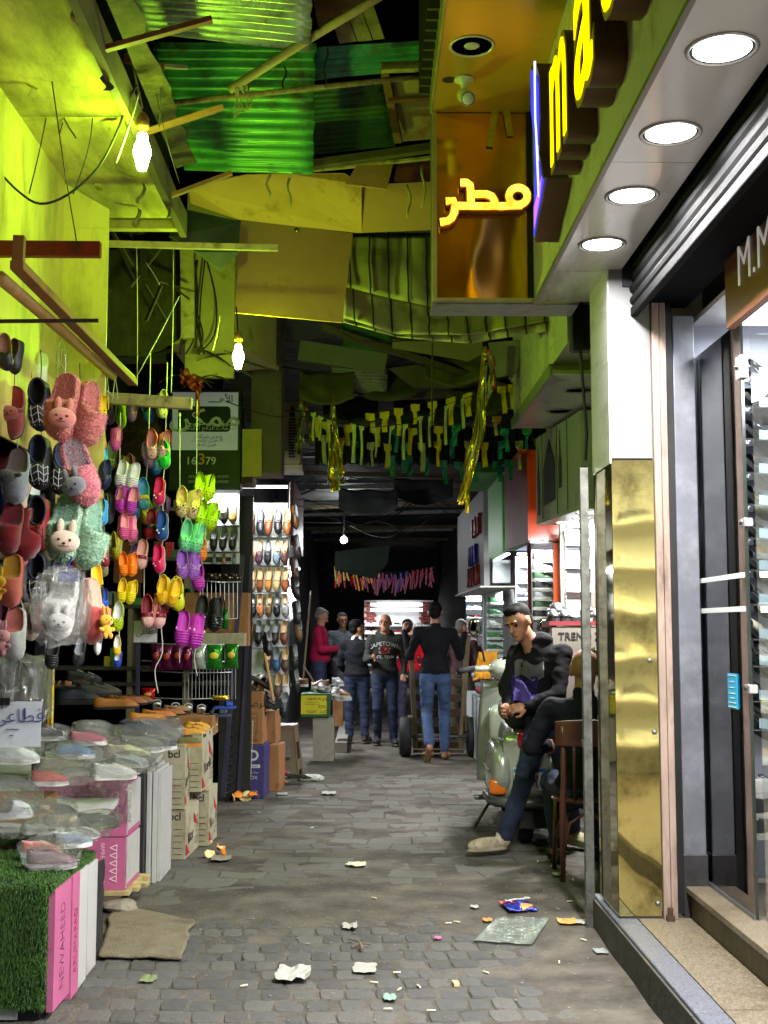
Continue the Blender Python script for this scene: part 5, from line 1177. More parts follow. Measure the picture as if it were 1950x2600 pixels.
for a in (
 ('taupe slip-on in a clear bag over the red one', 400, 840, 6.3, 290, 'sneaker', (TAUPE, C(150, 146, 140), C(140, 132, 124)), -1.45), ('white slip-on in a clear bag at the table edge', 745, 868, 6.5, 270, 'sneaker', (C(214, 216, 214), GREY, WHT), -1.35),
 ('red bagged shoe under the taupe slip-on', 325, 915, 6.1, 230, 'sneaker', (C(190, 16, 44), RED, WHT), -1.5), ('denim blue slip-on in a bag above the taupe one', 490, 738, 6.7, 250, 'sneaker', (C(96, 126, 170), GREY, WHT), -1.4), ('white shoe with a blue tick at the frame edge', 100, 760, 6.0, 300, 'sneaker', (C(210, 214, 216), SKY, WHT), -1.5, (('side_stripe', C(90, 140, 190)),)),
 ('dusty pink slip-on in a bag', 575, 655, 7.0, 230, 'sneaker', (C(196, 96, 112), PINK, WHT), -1.3), ('navy sneaker with a white tick in a bag', 930, 608, 7.6, 300, 'sneaker', (C(22, 28, 58), NAVY, WHT), -1.25, (('side_stripe', WHT), ('lace', WHT))), ('black and white checked slip-on in a bag', 920, 690, 7.2, 290, 'sneaker', (C(120, 120, 120), BLK, WHT), -1.2, (('side_stripe', BLK), ('lace', BLK))), ('ivory slip-on in a bag at the table corner', 830, 745, 6.9, 260, 'sneaker', (IVORY, C(190, 170, 120), IVORY), -1.35),
 ('black sneaker with white trim in a bag beside the price card', 320, 625, 7.0, 220, 'sneaker', (BLK, GREY, WHT), -1.2, (('lace', WHT), ('toe_cap', WHT))), ('black and white sneaker in a bag at the back', 590, 605, 7.5, 230, 'sneaker', (C(40, 40, 44), BLK, WHT), -1.2, (('toe_cap', WHT), ('lace', WHT))), ('grey slip-on in a bag below the ivory one', 850, 800, 6.7, 220, 'sneaker', (C(150, 156, 166), GREY, WHT), -1.4), ('white sneaker sole up in a bag, farthest corner', 1060, 690, 7.4, 200, 'sneaker', (C(60, 66, 80), BLK, WHT), -.8, (('lace', WHT),)),
 ('steel blue sneaker in a bag on the grass mat', 470, 1310, 5.45, 260, 'sneaker', (C(120, 134, 150), WHT, WHT), -1.0, (('lace', WHT),)), ('white velcro sneaker in a bag on the grass mat', 545, 1265, 5.55, 200, 'sneaker', (C(206, 204, 198), GREY, WHT), -1.0, (('side_stripe', BLK),)), ('salmon pink sneaker in a bag on the grass mat', 270, 1370, 5.35, 250, 'sneaker', (C(206, 110, 104), PINK, WHT), -1.3, (('lace', WHT),)), ('plum slip-on in a bag, lowest on the grass mat', 335, 1440, 5.15, 310, 'sneaker', (C(110, 66, 84), C(60, 30, 40), C(200, 190, 196)), -1.4),
 ('olive black shoe in a bag at the grass corner', 640, 1190, 5.75, 260, 'sneaker', (C(44, 50, 42), BLK, C(60, 62, 56)), -1.1), ('tan strapped shoe among the bags behind the grass mat', 260, 1110, 5.85, 180, 'slide', (C(170, 140, 100), TAN, TAN), -1.2, (('top_band', C(170, 140, 104)),)), ('clear bag of white slippers at the frame edge', 75, 1130, 5.6, 280, 'fluffy', (C(206, 208, 212), GREY, WHT), -1.0), ('grey strap shoe in a bag before the brown carton', 230, 1235, 5.6, 170, 'sneaker', (C(190, 186, 178), BLK, WHT), -.8), ('beige shoe in a bag behind the steel blue sneaker', 420, 1185, 5.7, 230, 'sneaker', (C(176, 160, 130), BLK, WHT), -1.3), ('black shoe in a bag against the brown carton', 370, 1105, 5.9, 230, 'loafer', (BLK, GREY, BLK), -1.5)):
    bagged(*a[:8], ex=a[8] if len(a) > 8 else ())
for i, (x, y, d, a, b, c) in enumerate(((250, 690, 6.6, .13, .10, .05), (660, 760, 6.8, .14, .10, .05), (480, 900, 6.2, .10, .08, .05), (1020, 640, 7.5, .12, .12, .07), (700, 620, 7.4, .14, .10, .05), (150, 1210, 5.55, .13, .12, .07), (330, 1180, 5.7, .13, .10, .05), (600, 1230, 5.65, .12, .09, .05), (60, 1060, 5.75, .15, .12, .09), (900, 830, 6.75, .10, .08, .05), (1080, 600, 7.7, .10, .10, .08), (420, 650, 7.1, .12, .10, .05))):
    t = thing('plastic_bag', 'crumpled clear bag among the stall shoes, '+('by the price card', 'over the ivory slip-on', 'beside the red shoe', 'at the far table corner', 'behind the pink slip-on', 'at the grass edge', 'before the brown carton', 'beside the white velcro sneaker', 'at the frame edge', 'at the table rim', 'topmost at the corner', 'behind the denim slip-on')[i], 'bag', K1(x, y, d), rz=i*.7, group='crumpled bags on the stall')
    ob('film', _bag[i % 5], BAG, t, mx=Matrix.Diagonal((a, b, c, 1)))
# film draped over the pink stack
ob('plastic_film', MB().slab(lambda u, v: (lerp(-1.74, -1.262, u)+.006*nz(u*4, v*4, 1), 6.688-.02*abs(nz(u*6, v*6, 2)), lerp(.70, .46, v)+.03*nz(u*5, 1, 3)), 24, 14, .001), BAG, label='clear film hanging over the upper pink carton', cat='plastic film')
# ---- unbagged shoes of the stall
TANL = C(176, 106, 40); GOLDL = C(196, 124, 20)
dark = C(24, 28, 40)
for nm, x, y, w, d, cols, ex, k in (
 ('tan leather shoe with a dark sole on the checked carton', 650, 455, 370, 8.35, (TANL, C(60, 34, 18), C(40, 36, 32)), (('lace', C(150, 84, 30)),), 'loafer'), ('tan leather shoe just behind the front one', 745, 430, 330, 8.7, (C(160, 96, 38), BLK, BLK), (('lace', C(120, 70, 30)),), 'loafer'), ('brown leather shoe third in the tan row', 830, 425, 280, 9.0, (C(130, 80, 36), BLK, BLK), (), 'loafer'),
 ('ochre leather shoe at the table edge', 920, 575, 320, 8.2, (GOLDL, C(60, 36, 12), C(40, 34, 30)), (('lace', C(150, 96, 26)),), 'loafer'), ('ochre strapped shoe behind the edge one', 1010, 545, 290, 8.5, (C(180, 110, 30), BLK, BLK), (('lace', C(110, 64, 20)),), 'loafer'), ('brown strapped shoe third in the ochre row', 1100, 525, 260, 8.8, (C(150, 90, 34), BLK, BLK), (('lace', C(90, 60, 30)),), 'loafer'), ('pale brown shoe last in the ochre row', 1165, 500, 230, 9.1, (C(140, 106, 70), BLK, BLK), (), 'loafer'),
 ('dark navy strapped shoe on top of the checked carton', 325, 395, 360, 8.45, (dark, BLK, C(20, 20, 22)), (('lace', C(40, 46, 60)), 'side_stripe'), 'sneaker'), ('black strapped shoe behind the navy one', 470, 350, 300, 8.8, (C(40, 38, 36), BLK, BLK), (('lace', GREY),), 'sneaker'), ('brown trekking sandal at the back of the table', 560, 345, 260, 9.2, (C(70, 56, 44), BLK, BLK), (('lace', GREY),), 'sneaker'),
 ('tan strap sandal standing by the yellow post', 205, 290, 190, 8.3, (C(150, 104, 60), BLK, BLK), (('top_band', C(166, 116, 66)), ('cross_strap', C(150, 104, 60))), 'slide'), ('black sneaker with white trim by the yellow post', 330, 215, 200, 9.0, (BLK, GREY, C(30, 30, 32)), (('lace', WHT),), 'sneaker'), ('black sneaker with a white edge, second by the post', 420, 235, 200, 9.3, (BLK, BLK, C(40, 40, 44)), (('lace', WHT), ('side_stripe', WHT)), 'sneaker'), ('black and orange sneaker behind the navy shoe', 350, 290, 190, 9.2, (C(30, 28, 28), RED, BLK), (('lace', C(200, 80, 50)),), 'sneaker'),
 ('olive slip-on with an orange sole at the corner', 1262, 775, 215, 8.25, (C(90, 84, 24), C(90, 60, 20), C(206, 120, 30)), (), 'sneaker'), ('mustard slip-on with a zigzag sole, first of four', 1300, 700, 220, 8.55, (C(200, 140, 20), C(90, 70, 20), C(60, 58, 50)), (('lace', C(150, 110, 30)),), 'sneaker'), ('mustard slip-on, second of four', 1330, 675, 230, 8.8, (C(196, 136, 24), BLK, C(70, 68, 58)), (('lace', C(150, 110, 30)),), 'sneaker'), ('mustard slip-on, third of four', 1355, 652, 240, 9.0, (C(206, 150, 40), BLK, C(90, 84, 64)), (('lace', C(150, 110, 30)),), 'sneaker'), ('pale mustard slip-on, last of four', 1390, 625, 240, 9.2, (C(206, 166, 80), BLK, C(110, 100, 70)), (), 'sneaker')):
    bagged(nm, x, y, d, w, k, cols, -1.2 if x < 1230 else -1.05, ex, False, K3, pitch=.0, sc=.3014)
for i, (x, y) in enumerate(((990, 460), (1145, 485), (1250, 492), (1362, 500))):
    bagged('white lined navy slide standing in the row, '+ordn[i].replace('top', 'first')+' from the tan shoes', x, y, 9.35-.03*i, 120, 'slide', (NAVY, WHT, WHT), math.pi+.2, (('top_band', C(206, 210, 216)),), False, K3, pitch=.35, sc=.5)
bagged('navy blue sandal at the end of the slide row', 1505, 530, 9.2, 220, 'slide', (C(36, 46, 72), BLK, C(50, 60, 86)), -1.3, (('top_band', C(36, 46, 72)), ('cross_strap', C(36, 46, 72))), False, K3, sc=.3014)
bagged('bright blue slipper behind the navy sandal', 1560, 465, 9.6, 200, 'slide', (C(20, 60, 170), BLK, BLUE), -1.2, (('top_band', C(20, 60, 170)),), False, K3, sc=.3014)
# ---- price cards and the bag of black shoes
CARDW = mat(C(176, 182, 188), .7, var=.05, scale=3, bump=.1, bscale=40)
INK = C(36, 44, 110)
pc = thing('price_card', 'grey card with blue handwritten Arabic hanging from a clip', 'sign', K1(128, 558, 5.55), rz=.06)
ob('card', MB().slab(lambda u, v: (lerp(-.19, .093, u), .004*math.sin(u*3), lerp(-.10, .10, v)), 8, 2, .004), CARDW, pc)
ob('handwriting', text('\ufef0\ufecb\ufe8e\ufec4\ufed7', .085, .0005, 'CENTER', -.001), mat(INK, .6), pc, mx=basis((-.005, -.006, .035), (1, 0, 0), (0, 0, 1)))
ob('handwriting', text('\u0666', .05, .0005), mat(INK, .6), pc, mx=basis((-.03, -.006, -.065), (1, 0, 0), (0, 0, 1)))
ob('pen_line', MB().box(-.06, -.0075, -.024, .0, -.006, -.020), mat(INK, .6), pc)
ob('binder_clip', MB().box(-.105, -.01, .085, -.045, .01, .118).tube([(-.09, -.012, .1), (-.095, -.014, .075), (-.078, -.014, .068), (-.07, -.012, .1)], .003, 6), BLACK, pc)
ob('wire_hook', MB().tube([(-.075, 0, .115), (-.07, 0, .16), (-.09, 0, .19), (-.06, 0, .24), (-.065, 0, .5)], .0025, 5), STEEL, pc)
pc = thing('price_card', 'white card with pencilled Arabic under the pink clogs', 'sign', K6(412, 1668, 7.1), rz=-.05)
ob('card', MB().box(-.068, -.002, -.062, .068, .002, .062), WH, pc)
ob('handwriting', text('\ufef0\ufecb\ufe8e\ufec4\ufed7', .05, .0004), mat(C(60, 60, 70), .6), pc, mx=basis((.01, -.004, .0), (1, -.03, .1), (0, 0, 1)))
for i, (x, y, r__) in enumerate(((70, 320, .2), (170, 330, -.2))):
    L_ = .25; d = 5.75
    t = shoe('bagged_shoe', 'bootie', ('black shoe in the clear bag above the price card', 'second black shoe in the same clear bag')[i], 'shoe', hang(K1(x, y, d), L_, r__, r__*.5, .1), L_, (BLK, C(36, 36, 40), BLK), (), group='bagged shoes on the stall', rough=.3)
t = thing('plastic_bag', 'large clear bag of black shoes above the price card', 'bag', K1(125, 330, 5.72)); ob('film', _bag[2], BAG, t, mx=Matrix.Rotation(R(90), 4, 'X') @ Matrix.Diagonal((.16, .16, .10, 1)))
# ================================================================== Arabic letter forms, written right to left
_AR = {}
for ch, base, n in (('ا', 0xFE8D, 2), ('أ', 0xFE83, 2), ('إ', 0xFE87, 2), ('ب', 0xFE8F, 4), ('ة', 0xFE93, 2), ('ت', 0xFE95, 4), ('ث', 0xFE99, 4), ('ج', 0xFE9D, 4), ('ح', 0xFEA1, 4), ('خ', 0xFEA5, 4), ('د', 0xFEA9, 2), ('ذ', 0xFEAB, 2), ('ر', 0xFEAD, 2), ('ز', 0xFEAF, 2), ('س', 0xFEB1, 4), ('ش', 0xFEB5, 4), ('ص', 0xFEB9, 4), ('ط', 0xFEC1, 4), ('ع', 0xFEC9, 4), ('غ', 0xFECD, 4), ('ف', 0xFED1, 4), ('ق', 0xFED5, 4), ('ك', 0xFED9, 4), ('ل', 0xFEDD, 4), ('م', 0xFEE1, 4), ('ن', 0xFEE5, 4), ('ه', 0xFEE9, 4), ('و', 0xFEED, 2), ('ى', 0xFEEF, 2), ('ي', 0xFEF1, 4)):
    _AR[ch] = (base, n)
def ar(s):
    s = s.replace('لا', '\ue000').replace('لأ', '\ue001'); out = []
    A = dict(_AR); A['\ue000'] = (0xFEFB, 2); A['\ue001'] = (0xFEF7, 2)
    for i, c in enumerate(s):
        if c not in A: out.append(c); continue
        b, n = A[c]; pj = i > 0 and s[i-1] in A and A[s[i-1]][1] == 4; nj = n == 4 and i+1 < len(s) and (s[i+1] in A or s[i+1] == 'ـ')
        out.append(chr(b+(3 if pj and nj else 2 if nj else 1 if pj else 0)))
    return ''.join(out[::-1])
# ================================================================== payment sign
d = 10.4; s0 = P(521, 1115, d)
sg = thing('payment_sign', 'tall green and white payment services sign reading 16379', 'sign', s0)
k = d/FPX
def SX(x): return (x-521)*k
def SZ(y): return (1115-y)*k
DKG = mat(C(16, 34, 28), .45, var=.12)
ob('sign_case', MB().box(SX(428), .012, SZ(1246), SX(612), .14, SZ(985)), mat(C(22, 40, 34), .5, var=.2), sg, bev=.006)
ob('pale_panel', MB().box(SX(436), .004, SZ(1143), SX(604), .0115, SZ(993)), mat(C(196, 206, 190), .35, var=.06, emit=.16), sg)  # slight emission put into the panel to brighten it
ob('dark_panel', MB().box(SX(436), .004, SZ(1240), SX(604), .0115, SZ(1145)), DKG, sg)
ob('logo_plate', MB().prism([(SX(451)+(SX(585)-SX(451))*u, -.002, SZ(1096)+(SZ(1030)-SZ(1096))*v) for u, v in ((.06, 0), (.94, 0), (.98, .04), (1, .12), (1, .88), (.98, .96), (.94, 1), (.06, 1), (.02, .96), (0, .88), (0, .12), (.02, .04))], (0, .0052, 0)), DKG, sg)
wt = mat(C(226, 230, 222), .5, var=0)
def stext(s_, x, y, size, m_, bold=0., sx=1.):
    ob('lettering', text(s_, size, .0008, 'CENTER', bold), m_, sg, mx=basis((SX(x), -.0045, SZ(y)), (1, 0, 0), (0, 0, 1)) @ Matrix.Diagonal((sx, 1, 1, 1)))
stext(ar('ممكن'), 520, 1062, .21, wt, .004, 1.25)
stext(ar('لخدمات الدفع الالكترونى'), 524, 1086, .052, wt, .0, 1.05)
stext('ــــ'+ar('الأهـ')[1:], 560, 1012, .085, mat(C(20, 26, 24), .5), .001)
stext(ar('إحدى شركات'), 528, 1108, .045, mat(C(30, 40, 36), .5)); stext(ar('أفضل لخدمات'), 526, 1118, .04, mat(C(30, 40, 36), .5)); stext(ar('فورى للدفع'), 524, 1129, .04, mat(C(30, 40, 36), .5))
stext('16', 486, 1172, .095, wt, .001); stext('3', 513, 1168, .135, mat(C(226, 170, 60), .5), .002); stext('79', 536, 1172, .095, wt, .001)
for i in range(2):
    for j, x in enumerate((480, 545)): ob('contact_strip', MB().box(SX(x), .001, SZ(1208+13*i+7), SX(x+(46 if j == 0 else 37)), .0035, SZ(1208+13*i)), mat(C(120, 134, 124), .5), sg)
# ================================================================== white shelf of loafers under the sign (lit) and the tall board
LIN = C(170, 150, 120)
def board_shoe(lab, x, y, h, d, col, lin, yaw=0., sole=C(30, 24, 20), k='loafer', ex=(), rough=.35, grp=None, tilt=.5):
    L_ = h*.3617*d/FPX/math.cos(tilt)*.98
    t = shoe('loafer', k, lab, 'shoe', hang(K6(x, y, d-.06), L_, yaw, rnd.uniform(-.07, .07), tilt), L_, (col, lin, sole), ex, group=grp, rough=rough)
    return t
LB = mat(C(226, 230, 230), .5, var=.04, name='white slat board')
bd = thing('shoe_shelf', 'short lit white shelf board below the payment sign', 'shelf', P(562, 1432, 10.55))
for i, (a, b) in enumerate(((1247, 1336), (1338, 1402), (1404, 1432))):
    p, q = P(514, b, 10.55)-bd.location, P(608, a, 10.55)-bd.location
    ob('board', MB().box(p.x, 0, p.z, q.x, .02, q.z), LB, bd); ob('ledge', MB().box(p.x, -.06, p.z, q.x, -.001, p.z+.008), LB, bd)
ob('tube_lamp', MB().tube([P(520, 1258, 10.4)-bd.location, P(604, 1258, 10.4)-bd.location], .012, 8), emis((1, 1, 1), 9), bd)
light('tube_light', 'AREA', P(562, 1262, 10.38)-bd.location, 12, (1, 1, 1), .3, bd, shape='RECTANGLE', sy=.02, rot=(R(25), 0, 0))
rows1 = [(830, 175, [(880, C(206, 176, 130), 'beige loafer'), (966, BLK, 'black loafer'), (1030, C(170, 130, 80), 'tan and black loafer')]), (1020, 170, [(895, C(22, 18, 20), 'black slip-on'), (962, C(24, 20, 22), 'black slip-on with a white label'), (1030, C(16, 16, 18), 'black tabbed slip-on')]), (1157, 80, [(897, C(150, 160, 200), 'pale blue shoe'), (965, C(196, 150, 140), 'pale pink shoe'), (1035, C(150, 160, 200), 'pale violet shoe')])]
for r_, (y, h, its) in enumerate(rows1):
    for j, (x, c, nm) in enumerate(its):
        board_shoe(f'{nm}, {ordn[r_]} row of the lit shelf, {ORD[j]} along', x, y, h, 10.5, c, C(226, 216, 200) if r_ == 0 else GREY, grp='loafers on the lit shelf', ex=('paper_stuffing',) if False else ('apron_seam',), tilt=.35)
b2 = thing('shoe_board', 'tall white board carrying rows of mens loafers', 'shelf', P(672, 1800, 11.7))
rowy = (1292, 1367, 1439, 1507, 1575, 1645, 1715, 1775)
for i in range(7):
    p, q = P(613, rowy[i+1]-2, 11.7)-b2.location, P(731, rowy[i] if i else 1277, 11.7)-b2.location
    ob('board', MB().box(p.x, 0, p.z, q.x, .02, q.z), LB, b2); ob('ledge', MB().box(p.x, -.05, p.z, q.x, -.001, p.z+.007), mat(C(196, 200, 200), .5), b2)
ob('tube_lamp', MB().tube([P(616, 1236, 10.98)-b2.location, P(730, 1236, 10.98)-b2.location], .013, 8), emis((1, 1, .97), 7), b2)  # tube lamp added in front to brighten the board, no such fitting known
light('tube_light', 'AREA', P(672, 1240, 10.95)-b2.location, 30, (1, 1, .97), .4, b2, shape='RECTANGLE', sy=.03, rot=(R(48), 0, 0))
p, q = P(731, 1780, 11.7)-b2.location, P(737, 1225, 11.7)-b2.location
ob('side_post', MB().box(p.x, -.03, p.z, q.x, .03, q.z), STEEL, b2)
brn, drk, cog, ol = C(72, 34, 18), C(20, 20, 24), C(150, 84, 44), C(96, 74, 50)
rows2 = [(905, 180, [(1095, drk), (1158, C(70, 28, 18)), (1222, C(22, 28, 34)), (1282, C(110, 56, 30)), (1347, BLK), (1410, C(120, 70, 30))]), (1120, 165, [(1105, C(20, 26, 36)), (1157, C(170, 120, 40)), (1215, C(66, 34, 54)), (1274, C(20, 26, 40)), (1337, C(100, 116, 134)), (1393, C(70, 36, 36))]),
         (1310, 160, [(1165, C(150, 130, 96)), (1220, C(130, 74, 34)), (1280, C(186, 126, 50)), (1340, C(196, 170, 120)), (1396, C(150, 80, 44))]), (1490, 160, [(1167, C(18, 22, 36)), (1220, C(190, 120, 76)), (1280, C(110, 84, 54)), (1337, C(18, 22, 28)), (1394, C(150, 152, 156))]),
         (1680, 165, [(1150, C(110, 50, 34)), (1208, C(30, 34, 40)), (1268, C(18, 34, 36)), (1326, C(40, 36, 34)), (1386, C(110, 56, 36))]), (1870, 170, [(1275, C(70, 54, 44)), (1336, C(50, 84, 130)), (1395, C(76, 56, 44))]), (2050, 170, [(1345, C(96, 82, 66)), (1400, C(180, 182, 184))])]
cname = {0: 'dark', 1: 'brown'}
def cn(c):
    r, g, b = c; m = max(c); 
    if m < .03: return 'black'
    if b > r*1.25: return 'blue grey' if m > .08 else 'navy'
    if min(c) > .25: return 'pale grey'
    if m < .08: return 'dark brown'
    if r > 3*b and m > .3: return 'golden tan'
    return 'tan' if m > .25 else 'brown'
for r_, (y, h, its) in enumerate(rows2):
    for j, (x, c) in enumerate(its):
        board_shoe(f'{cn(c)} loafer on the tall board, {ordn[r_]} row, {ORD[j]} along', x, y, h, 11.65, c, C(190, 160, 120) if c[0] > .05 else GREY, yaw=rnd.uniform(-.1, .1), ex=('apron_seam', ('paper_stuffing', WHT)) if r_ in (0, 1, 3) else (('saddle_strap', tuple(v*.7 for v in c)), 'apron_seam'), grp='loafers on the tall board', tilt=.32)
for i, (x, y, c) in enumerate(((1455, 870, C(90, 60, 34)), (1470, 1080, C(40, 30, 30)), (1455, 1230, C(50, 28, 24)), (1460, 1360, BLK), (1470, 1540, C(20, 20, 24)), (1480, 1660, C(80, 60, 30)), (1450, 1850, C(30, 30, 32)), (1460, 2020, C(24, 24, 26)))):
    board_shoe(f'dark shoe on the shaded return of the tall board, {ordn[i]} from the top', x, y, 170, 11.8, c, GREY, yaw=.9, grp='shoes on the shaded return', tilt=.3)
# ================================================================== wire rack with snack packets, cardboard, purple posts
PURP = mat(C(54, 46, 74), .5, metal=.2, var=.2)
WIRE = mat(C(190, 192, 190), .35, metal=.6, var=.05)
wr = thing('wire_rack', 'purple post wire rack holding snack packets behind the stall', 'rack', P(480, 2000, 10.0))
o_ = wr.location
ob('post', MB().bar(P(352, 1600, 9.9)-o_, P(345, 1985, 9.9)-o_, .03, .03), PURP, wr); ob('post', MB().bar(P(616, 1410, 10.2)-o_, P(566, 2023, 10.2)-o_, .035, .035), PURP, wr); ob('post', MB().bar(P(640, 1410, 10.9)-o_, P(606, 2010, 10.9)-o_, .03, .03), PURP, wr)
for i, y in enumerate((1475, 1568, 1634, 1677, 1705, 1770)):
    a, b = P(360 if y > 1600 else 505, y-2+(i % 2)*3, 10.0)-o_, P(612-(y-1475)*.1, y+2, 10.0)-o_
    ob('rail_wire', MB().tube([a, (a+b)/2+V(0, 0, -.012), b], .005 if i != 3 else .008, 6), WIRE, wr, smooth=True)
for i in range(15):
    x = 470+9.2*i
    ob('bar_wire', MB().tube([P(x, 1636, 10.02)-o_, P(x-1, 1775, 10.02)-o_], .0028, 5), WIRE, wr)
for i in range(9):
    x = 515+11*i
    ob('bar_wire', MB().tube([P(x, 1476, 10.03)-o_, P(x, 1570, 10.03)-o_], .0025, 5), WIRE, wr)
for i in range(9):
    y = 1800+24*i
    ob('zigzag_wire', MB().tube([P(575-i*1.2, y, 10.2)-o_, P(602-i*.6, y+14, 10.9)-o_, P(573-i*1.2, y+24, 10.2)-o_], .003, 5), PURP, wr)
def packet(lab, x, y, w_, h_, d, col, lc, rz=0.):
    t = thing('snack_packet', lab, 'snack packet', P(x, y, d), rz=rz, group='snack packets on the wire rack')
    a, b = w_*d/FPX, h_*d/FPX
    ob('foil_bag', MB().grid(lambda u, v: ((u-.5)*a*(1-.10*math.sin(math.pi*v)), -.035*math.sin(math.pi*u)**.6*math.sin(math.pi*v)**.6+.008*nz(u*5, v*5, x), (v-.5)*b), 12, 14).grid(lambda u, v: ((.5-u)*a*(1-.10*math.sin(math.pi*v)), .012*math.sin(math.pi*u)*math.sin(math.pi*v), (v-.5)*b), 8, 8), mat(C(*col), .22, metal=.35, var=.35, scale=14, bump=.6, bscale=18), t, smooth=True)
    mb = MB(); ell(mb, (0, -.04, b*.05), (a*.28, .012, b*.14), 8); ob('printed_oval', mb, mat(C(*lc), .4, var=.3, scale=30), t, smooth=True)
for i, (x, w_) in enumerate(((398, 30), (424, 32), (452, 32), (476, 26))): packet('purple snack packet hanging low on the wire rack, '+('first', 'second', 'third', 'fourth')[i]+' from the near post', x, 1668+2*(i % 2), w_, 62, 9.9, (96, 22, 70), (170, 60, 40))
packet('silver snack packet between purple and green ones', 506, 1668, 34, 60, 9.9, (190, 194, 190), (210, 214, 206)); packet('green snack packet with a yellow oval', 545, 1668, 42, 62, 9.9, (40, 130, 40), (230, 220, 60)); packet('green leafy snack packet at the rack end', 588, 1666, 36, 62, 9.9, (50, 120, 40), (210, 190, 60))
packet('red snack packet standing on the table behind the slides', 377, 1765, 34, 36, 9.7, (170, 20, 30), (200, 150, 70)); packet('yellow snack packet lying by the slides', 560, 1772, 44, 12, 9.7, (210, 180, 40), (150, 60, 40))
packet('green bottle shaped packet in the upper basket', 572, 1572, 16, 52, 9.95, (30, 110, 36), (60, 160, 50), .2)
for i in range(6):
    x = 520+15*i
    t = thing('sunglasses', 'pair of dark sunglasses in the upper basket, '+ordn[i].replace('top', 'first')+' from the stall', 'sunglasses', P(x, 1462+(i % 2)*6, 9.9), rz=.3*(i % 3-1), group='sunglasses in the wire basket')
    for sx in (-.032, .032):
        mb = MB(); ell(mb, (sx, 0, 0), (.028, .006, .022), 8); ob('lens', mb, mat(C(40, 24, 10), .15, var=.2), t, smooth=True)
        ob('temple', MB().tube([(sx*1.9, 0, .01), (sx*1.8, .1, .02)], .003, 5), mat(C(120, 80, 30), .3), t)
pbox('carton', P(470, 1600, 10.3).x, 10.28, P(470, 1640, 10.3).z, P(630, 1600, 10.3).x, 10.5, P(630, 1505, 10.3).z, BRN, 'flat brown carton behind the wire basket', 'carton')
pbox('carton', P(480, 1640, 10.1).x, 10.06, P(480, 1640, 10.1).z, P(622, 1600, 10.1).x, 10.24, P(622, 1608, 10.1).z, CREAMB, 'long printed carton lying in the wire basket', 'carton')
# dim kiosk behind the strings: shelves, wooden signs
kk = thing('snack_kiosk', 'dim kiosk interior with shelves behind the hanging clogs', 'kiosk', P(360, 1900, 10.6))
o_ = kk.location
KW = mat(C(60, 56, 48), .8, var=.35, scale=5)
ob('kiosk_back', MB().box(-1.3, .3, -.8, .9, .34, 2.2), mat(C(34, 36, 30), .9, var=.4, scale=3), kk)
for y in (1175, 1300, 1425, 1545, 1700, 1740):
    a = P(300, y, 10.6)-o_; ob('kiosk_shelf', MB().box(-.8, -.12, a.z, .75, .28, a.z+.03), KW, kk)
for x in (330, 470): a = P(x, 1600, 10.6)-o_; ob('kiosk_upright', MB().box(a.x, -.1, -.8, a.x+.04, .25, 2.2), mat(C(120, 112, 84), .7, var=.3), kk)
ob('wooden_sign', MB().box(*(P(300, 1170, 10.5)-o_)[:1], -.11, (P(300, 1170, 10.5)-o_).z, (P(400, 1170, 10.5)-o_).x, -.09, (P(300, 1030, 10.5)-o_).z), mat(C(62, 40, 18), .6, var=.3, scale=8), kk)
for i, y in enumerate((1050, 1090, 1125)): ob('gilt_lettering', text(ar('الله نور السلام'), .075, .001), mat(C(120, 96, 40), .4, metal=.4), kk, mx=basis(P(350, y, 10.37)-o_, (1, 0, 0), (0, 0, 1)))
ob('brown_crate', MB().box((P(290, 1480, 10.5)-o_).x, -.13, (P(290, 1480, 10.5)-o_).z, (P(360, 1480, 10.5)-o_).x, -.02, (P(290, 1375, 10.5)-o_).z), mat(C(120, 64, 34), .6, var=.3), kk)
ob('crate_print', text('40', .07, .001), mat(C(200, 150, 110), .6), kk, mx=basis(P(338, 1382, 10.35)-o_, (1, 0, 0), (0, 0, 1)))
for i in range(36):
    x = rnd.uniform(270, 500); y = rnd.choice((1165, 1295, 1420, 1540, 1695)); h = rnd.uniform(.07, .17); p = P(x, y, 10.55)-o_
    ob('shelf_item', MB().box(p.x-.035, -.1, p.z+.001, p.x+.035, -.02, p.z+h), mat(C(*rnd.choice(((150, 40, 40), (40, 90, 50), (180, 160, 60), (60, 70, 120), (150, 150, 140), (90, 60, 40), (60, 130, 60)))), .4, var=.4, scale=20), kk, bev=.006)
# red plastic and leaves hung below the lower bulb
t = thing('red_rag', 'crumpled red plastic sheet caught under the lower bulb', 'plastic sheet', P(487, 960, 7.9))
ob('sheet', MB().slab(lambda u, v: ((u-.5)*.15+.03*nz(u*3, v*3, 1), .05*nz(u*4, v*4, 5), (.5-v)*.10-(u-.3)*.08+.03*nz(u*5, v*5, 9)), 14, 10, .002), mat(C(96, 10, 16), .5, var=.3, bump=.5), t, smooth=True)
ob('tail', MB().slab(lambda u, v: (.04+(u-.5)*.03, .02*nz(u, v*4, 2), -.06-.2*v), 3, 10, .002), mat(C(96, 10, 16), .5, var=.3, bump=.5), t, smooth=True)
for i in range(12):
    a = P(rnd.uniform(430, 600), rnd.uniform(880, 960), rnd.uniform(7.8, 8.3)); b = a+V(rnd.uniform(.1, .3)*rnd.choice((-1, 1)), rnd.uniform(-.1, .1), rnd.uniform(-.1, .06))
    ob('dry_frond', MB().slab(lambda u, v: a.lerp(b, u)-a+V(0, (v-.5)*.03, (v-.5)*.02*math.sin(u*3)-.06*u*u), 8, 2, .002), mat(C(40, 38, 26), .8, var=.4), label='dry dark frond lying on the sign top below the lower bulb', cat='leaf', group='dry fronds by the lower bulb', mx=Matrix.Translation(a))
